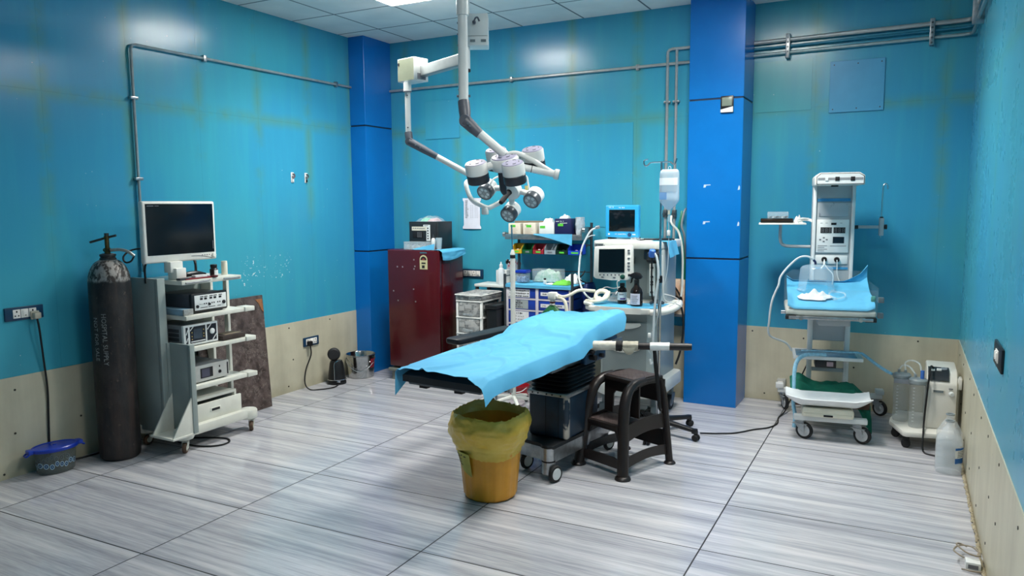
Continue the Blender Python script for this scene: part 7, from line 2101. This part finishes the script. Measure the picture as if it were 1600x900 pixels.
# things on the tray
t3 = thing('instrument_case', 'shallow black case on the white tray arm of the infant warmer', 'case', wl(-0.40, 0.19, 1.5095), 0.157)
obj('shell', M().box(-0.118, 0.118, -0.09, 0.09, 0, 0.034, 0.006), mat('black_gloss_case', '#191512', 0.2), t3, **L)
obj('lid_line', M().box(-0.1185, 0.1185, -0.0905, 0.0905, 0.020, 0.022), mat('brown_trim', '#57402b', 0.5), t3, **L)
t3 = thing('clear_case', 'clear plastic case of small parts on top of the black case on the warmer tray', 'case', wl(-0.40, 0.19, 1.544), 0.157)
obj('shell', M().box(-0.07, 0.085, -0.06, 0.06, 0, 0.05, 0.004), CLEARW, t3, **L)
for k in range(6): obj('part', M().cyl((-0.05+0.022*k, -0.04, 0.008), (-0.035+0.022*k, 0.03, 0.012), 0.006, seg=8), [STEEL, WHITE, INK][k % 3], t3, **L)
o = obj('tissue', M().surf(lambda u, v: Vector(wl(-0.285+0.075*u, 0.12+0.09*v, 1.510+0.06*math.sin(PI*u)*math.sin(PI*v)*(0.6+0.9*abs(noise.noise(Vector((u*4, v*5, 47))))))), 12, 10, 0.002), WHITE); tag(o, 'crumpled white tissue on the warmer tray beside the black case', 'tissue')
t3 = thing('wire_bundle', 'bundle of white leads lying on the warmer tray against the tower', 'cable', wl(-0.2, 0.14, 1.5095), 0.157)
obj('leads', M().tube([(-0.05, -0.02, 0.012), (0.0, 0.0, 0.022), (0.05, -0.01, 0.012), (0.06, -0.045, -0.012)], 0.008, 8).tube([(-0.06, 0.02, 0.01), (0.0, 0.03, 0.03), (0.05, 0.02, 0.022)], 0.007, 8).tube([(-0.05, 0.0, 0.025), (-0.02, -0.02, 0.035), (0.03, 0.0, 0.03)], 0.006, 8), WCABLE, t3, **L)
# things on the lower shelf
o = obj('clear_packet', M().surf(lambda u, v: Vector(wl(-0.235+0.42*u, -0.07+0.26*v, 0.5275+0.022*math.sin(PI*u)**0.5*math.sin(PI*v)**0.5*(0.7+0.6*noise.noise(Vector((u*6, v*4, 51)))))), 24, 10, 0.002), mat('blue_white_packet', '#8fb3cc', 0.2, 0, 0.2, 8, 0, 0.75)); tag(o, 'flat clear and blue packet lying on the lower shelf of the infant warmer', 'packet')
o = obj('ventilator_tube', M().tube([wl(*q) for q in ((-0.03, -0.10, 0.545), (-0.12, -0.12, 0.548), (-0.19, -0.15, 0.54), (-0.235, -0.20, 0.50), (-0.25, -0.24, 0.42), (-0.25, -0.27, 0.30), (-0.25, -0.28, 0.20), (-0.235, -0.30, 0.12), (-0.24, -0.31, 0.04))], [0.014, 0.014, 0.015, 0.015, 0.014, 0.013, 0.013, 0.014, 0.016], 12, 4), mat('pale_blue_tube', '#8fc3dc', 0.35, 0, 0.12, 60)); tag(o, 'pale blue plastic tube bent over the lower shelf edge and hanging to the floor', 'tube')
# suction hose from the shelf to the suction machine
o = obj('suction_hose', M().tube([wl(-0.2, -0.05, 0.56), wl(-0.05, -0.07, 0.568), wl(0.1, -0.06, 0.565), wl(0.20, -0.03, 0.56), (-0.235, 5.99, 0.545), (-0.16, 5.94, 0.50), (-0.085, 5.88, 0.465), (-0.045, 5.85, 0.452)], [0.005, 0.005, 0.006, 0.007, 0.011, 0.011, 0.011, 0.010], 10, 4), mat('pale_blue_tube', '#8fc3dc', 0.35)); tag(o, 'pale blue suction hose running from the warmer shelf to the suction machine jars', 'hose')
# baby scale on the front base bar
t4 = thing('baby_scale', 'white baby scale with a curved tray on the front base bar of the warmer', 'scale', wl(-0.03, -0.40, 0.173), 0.157)
obj('scale_body', M().box(-0.17, 0.165, -0.09, 0.09, 0, 0.06, 0.015, 3).box(-0.16, 0.155, -0.095, -0.08, 0.005, 0.03, 0.004), CREAM, t4, **L)
obj('readout', M().box(-0.03, 0.03, -0.0965, -0.09, 0.01, 0.024, 0.001), INK, t4, **L)
b = M()
def f(u, v):
    x = -0.275+0.55*u; y = -0.125+0.25*v
    e = abs(2*u-1); g = abs(2*v-1)
    z = 0.075+0.058*max(0, (e-0.62)/0.38)**1.4+0.062*max(0, (g-0.25)/0.75)**1.6*(1-0.55*max(0, (e-0.7)/0.3))
    return Vector((x, y*(1-0.12*e**4), z))
b.surf(f, 40, 24, 0.006)
obj('weighing_tray', b, mat('glossy_white_tray', '#e6e9ea', 0.22, 0, 0.02), t4, **L)
# green cloth
t5 = None
def f(u, v):
    x = -0.27+0.56*u; y = -0.16+0.24*v
    w = noise.noise(Vector((u*5, v*4, 61)))*0.03+noise.noise(Vector((u*11, v*9, 62)))*0.012
    z = 0.285+0.05*math.exp(-((u-0.12)/0.12)**2)+w+0.02*(v > 0.5)
    if u > 0.80: z -= (u-0.80)/0.20*0.22*(0.5+0.5*(1-v)); y -= 0.03*(u-0.8)/0.2
    if v < 0.25: z -= (0.25-v)*0.35
    return MW @ Vector((x, y, z))
o = obj('green_cloth', M().surf(f, 44, 24, 0.003), mat('surgical_green_cotton', '#0f6a55', 0.85, 0, 0.12, 12, 0.1), sharp=80); tag(o, 'crumpled dark green surgical cloth on the base of the infant warmer behind the scale', 'cloth')
t6 = thing('base_tray', 'brown board on the warmer base under the green cloth', 'board', wl(0.0, -0.04, 0.17), 0.157)
obj('board', M().box(-0.26, 0.27, -0.13, 0.10, 0, 0.075, 0.004), mat('brown_board', '#53392f', 0.7, 0, 0.15, 20), t6, **L)
# white plug box at the left of the rear bar
# ================================================================== SUCTION MACHINE
t = thing('suction_machine', 'white suction machine with two clear jars in the right corner of the alcove', 'medical machine', (0.15, 5.95, 0), 0.0)
SW = mat('suction_ivory', '#d9d8d0', 0.35, 0, 0.03, 4)
b = M().prism([(-0.045, 5.90), (-0.05, 5.84), (0.035, 5.585), (0.06, 5.57), (0.315, 5.63), (0.345, 5.66), (0.345, 6.16), (0.0, 6.16)], 'z', 0.085, 0.122, 0.012)
obj('base', b, SW, t)
for (x, y) in ((-0.005, 5.86), (0.06, 5.63), (0.30, 5.69), (0.29, 6.1), (0.04, 6.1)):
    b = M()
    for s in (-0.012, 0.012): b.lathe([(0, -0.009), (0.024, -0.009), (0.029, -0.004), (0.029, 0.004), (0.024, 0.009), (0, 0.009)], (x, y+s, 0.0295), (0.25, 1, 0), 18)
    b.box(x-0.022, x+0.022, y-0.018, y+0.018, 0.04, 0.088, 0.004)
    obj('castor', b, RUBBER, t)
b = M().prism([(5.73, 0.12), (5.735, 0.44), (5.80, 0.50), (5.85, 0.515), (6.17, 0.515), (6.19, 0.50), (6.19, 0.12)], 'x', 0.165, 0.352, 0.016)
bd = obj('body', b, SW, t)
b = M().prism([(5.745, 0.455), (5.80, 0.508), (5.86, 0.523), (5.86, 0.528), (5.795, 0.514), (5.738, 0.459)], 'x', 0.175, 0.30)
obj('control_panel', b, mat('charcoal_panel', '#24282c', 0.35), bd)
b = M().box(0.19, 0.215, 5.785, 5.81, 0.51, 0.522, 0.003).box(0.225, 0.255, 5.79, 5.815, 0.512, 0.528, 0.004); b.setm(1).lathe([(0.02, 0), (0.02, 0.01), (0, 0.012)], (0.27, 5.83, 0.517), (0, -0.3, 1), 18)
obj('panel_buttons', b, [WHITE, MGREY], bd)
b = M().box(0.205, 0.275, 5.7275, 5.7345, 0.372, 0.398, 0.004); b.setm(1).box(0.21, 0.27, 5.7262, 5.728, 0.377, 0.393)
obj('grip_recess', b, [SW, MDARK], bd)
b = M().lathe([(0.017, 0), (0.017, 0.006), (0.013, 0.02), (0, 0.021)], (0.315, 5.735, 0.375), (0.3, -1, -0.1), 18); b.setm(1).box(0.30, 0.325, 5.729, 5.734, 0.405, 0.411)
obj('vacuum_knob', b, [WHITE, GREYINK], bd)
obj('rear_handle', M().box(0.352, 0.378, 5.76, 5.86, 0.40, 0.475, 0.006).box(0.352, 0.366, 5.80, 5.82, 0.13, 0.41, 0.003), SW, bd)
JAR = clear('clear_jar_plastic', '#b6bfc1', 0.30, 0.10)
for k, (x, y) in enumerate(((0.018, 5.865), (0.118, 5.735))):
    b = M().lathe([(0.046, 0.123), (0.049, 0.127), (0.052, 0.425), (0.055, 0.43)], (x, y, 0), seg=34)
    j = obj('jar', b, JAR, t)
    b = M()
    for q in range(11): b.box(x-0.030, x-0.018, y-0.052, y-0.0475, 0.17+0.023*q, 0.1725+0.023*q)
    obj('graduation', b, clear('grey_graduation', '#e4e8e8', 0.8), j)
    b = M().lathe([(0.058, 0.428), (0.060, 0.432), (0.060, 0.452), (0.05, 0.462), (0.02, 0.466), (0, 0.466)], (x, y, 0), seg=34)
    b.cyl((x-0.02, y, 0.46), (x-0.02, y, 0.488), 0.009, seg=12).cyl((x+0.02, y+0.01, 0.46), (x+0.02, y+0.01, 0.485), 0.009, seg=12)
    obj('lid', b, mat('smoky_grey_lid', '#8b9496', 0.3, 0, 0.08), j)
obj('jar_bracket', M().box(-0.03, 0.17, 5.795, 5.815, 0.40, 0.43, 0.004), MGREY, t)
obj('blue_connector', M().cyl((0.14, 5.72, 0.46), (0.14, 5.72, 0.52), 0.012, seg=12), mat('mid_blue_plastic', '#3f72c4', 0.4), t)
obj('link_hose', M().tube([(0.038, 5.875, 0.485), (0.035, 5.90, 0.53), (0.07, 5.88, 0.555), (0.12, 5.80, 0.55), (0.135, 5.745, 0.50)], 0.006, 8, 5).tube([(0.0, 5.865, 0.488), (0.02, 5.85, 0.52), (0.06, 5.80, 0.525), (0.098, 5.74, 0.488)], 0.006, 8, 5), CLEARW, t)
o = obj('power_cable', M().tube([(0.205, 5.82, 0.528), (0.19, 5.77, 0.545), (0.182, 5.71, 0.50), (0.175, 5.695, 0.40), (0.168, 5.69, 0.28), (0.163, 5.69, 0.16), (0.160, 5.58, 0.125), (0.158, 5.54, 0.05), (0.17, 5.525, 0.010), (0.22, 5.50, 0.006), (0.30, 5.49, 0.006)], 0.006, 8, 5), BCABLE); tag(o, 'black cable hanging over the front of the suction machine down to the floor', 'cable')

# ---------------- water jugs
def jug(x, y, label, lab=True):
    t = thing('water_jug', label, 'jug', (x, y, 0), 0)
    r = 0.073
    def f(u, v):
        a = 2*PI*u
        prof = [(0.0, r*0.92), (0.02, r), (0.20, r), (0.215, r*0.96), (0.27, r*0.55), (0.292, r*0.30), (0.30, r*0.27), (0.318, r*0.27)]
        z = 0.001+0.317*v
        for p, q in zip(prof, prof[1:]):
            if p[0]-1e-6 <= z-0.001 <= q[0]+1e-6:
                k = (z-0.001-p[0])/max(1e-6, q[0]-p[0]); rr = p[1]+(q[1]-p[1])*k; break
        sq = 1-0.07*max(0, 1-z/0.26)*abs(math.sin(2*a))*-1
        rr *= sq
        if 0.03 < z < 0.2: rr *= 1-0.012*(math.sin(z*160) > 0.8)
        return Vector((rr*math.cos(a), rr*math.sin(a), z))
    b = M().surf(f, 40, 40, 0, True).lathe([(0, 0.001), (r*0.9, 0.001)], (0, 0, 0), seg=40, cap=False)
    obj('body', b, clear('jug_plastic', '#dfe6ea', 0.30, 0.12), t, local=True)
    def g(u, v):
        p = f(u, 0.02+0.55*v); return Vector((p.x*0.97, p.y*0.97, p.z))
    b = M().surf(g, 36, 20, 0, True).lathe([(0, 0.0), (r*0.93, 0.0)], (0, 0, 0.175), seg=36, cap=False)
    obj('water', b, clear('jug_water', '#cfdde6', 0.25, 0.05), t, local=True)
    obj('neck_ring', M().tube([(r*0.30*math.cos(a), r*0.30*math.sin(a), 0.322) for a in [2*PI*k/14 for k in range(14)]], 0.005, 8, 2, True), mat('grey_ring', '#8f999d', 0.3, 0.4), t, local=True)
    if lab:
        b = M(); rr = r*1.035
        def h(a0, a1, z0, z1, k=1.0): return lambda u, v: Vector((rr*k*math.cos(a0+(a1-a0)*u), rr*k*math.sin(a0+(a1-a0)*u), z0+(z1-z0)*v))
        b.surf(h(-1.15, -0.05, 0.075, 0.172), 12, 1); b.setm(1).surf(h(-1.15, -0.05, 0.075, 0.108, 1.01), 12, 1).surf(h(-1.15, -0.05, 0.158, 0.172, 1.01), 12, 1); b.setm(2)
        for q in range(4): b.surf(h(-0.95, -0.35+0.1*(q % 2), 0.118+0.010*q, 0.122+0.010*q, 1.012), 6, 1)
        obj('label_sticker', b, [WHITE, mat('label_blue', '#1d5fa6', 0.5), GREYINK], t, local=True, label='blue and white paper label')
    return t
jug(0.292, 5.215, 'clear water jug with a blue and white label by the right wall')
jug(0.300, 5.385, 'clear water jug on the floor by the right wall, standing behind the labelled jug', False)
# ---------------- small adapter on the floor
t = thing('power_adapter', 'small white adapter with loops of thin cable on the floor at the right wall', 'adapter', (0.335, 3.86, 0))
obj('housing', M().box(0.305, 0.365, 3.81, 3.87, 0.001, 0.04, 0.004), WHITE, t)
b = M().box(0.315, 0.355, 3.8085, 3.8098, 0.012, 0.030); obj('print', b, GREYINK, t)
b = M().tube([(0.30, 3.83, 0.05), (0.275, 3.85, 0.055), (0.262, 3.90, 0.05), (0.285, 3.96, 0.05), (0.335, 3.96, 0.055), (0.365, 3.91, 0.05), (0.355, 3.86, 0.055), (0.31, 3.87, 0.06), (0.275, 3.93, 0.065), (0.29, 4.0, 0.045), (0.32, 3.99, 0.04)], 0.004, 6, 4)
b.tube([(0.29, 3.80, 0.008), (0.33, 3.79, 0.01), (0.37, 3.80, 0.008)], 0.004, 6, 4)
obj('cable', b, mat('dun_cable', '#8a8070', 0.5), t)
# socket block at the alcove skirting
t = thing('socket_block', 'small grey extension socket block hanging low on the alcove wall near the pillar', 'socket', (-0.87, YR-0.006, 0.14))
obj('housing', M().box(-0.905, -0.835, YR-0.055, YR-0.006, 0.13, 0.20, 0.006), mat('grey_socket_plastic', '#aeb0ac', 0.45), t)
obj('plug', M().box(-0.895, -0.855, YR-0.085, YR-0.055, 0.15, 0.185, 0.005), IV, t)
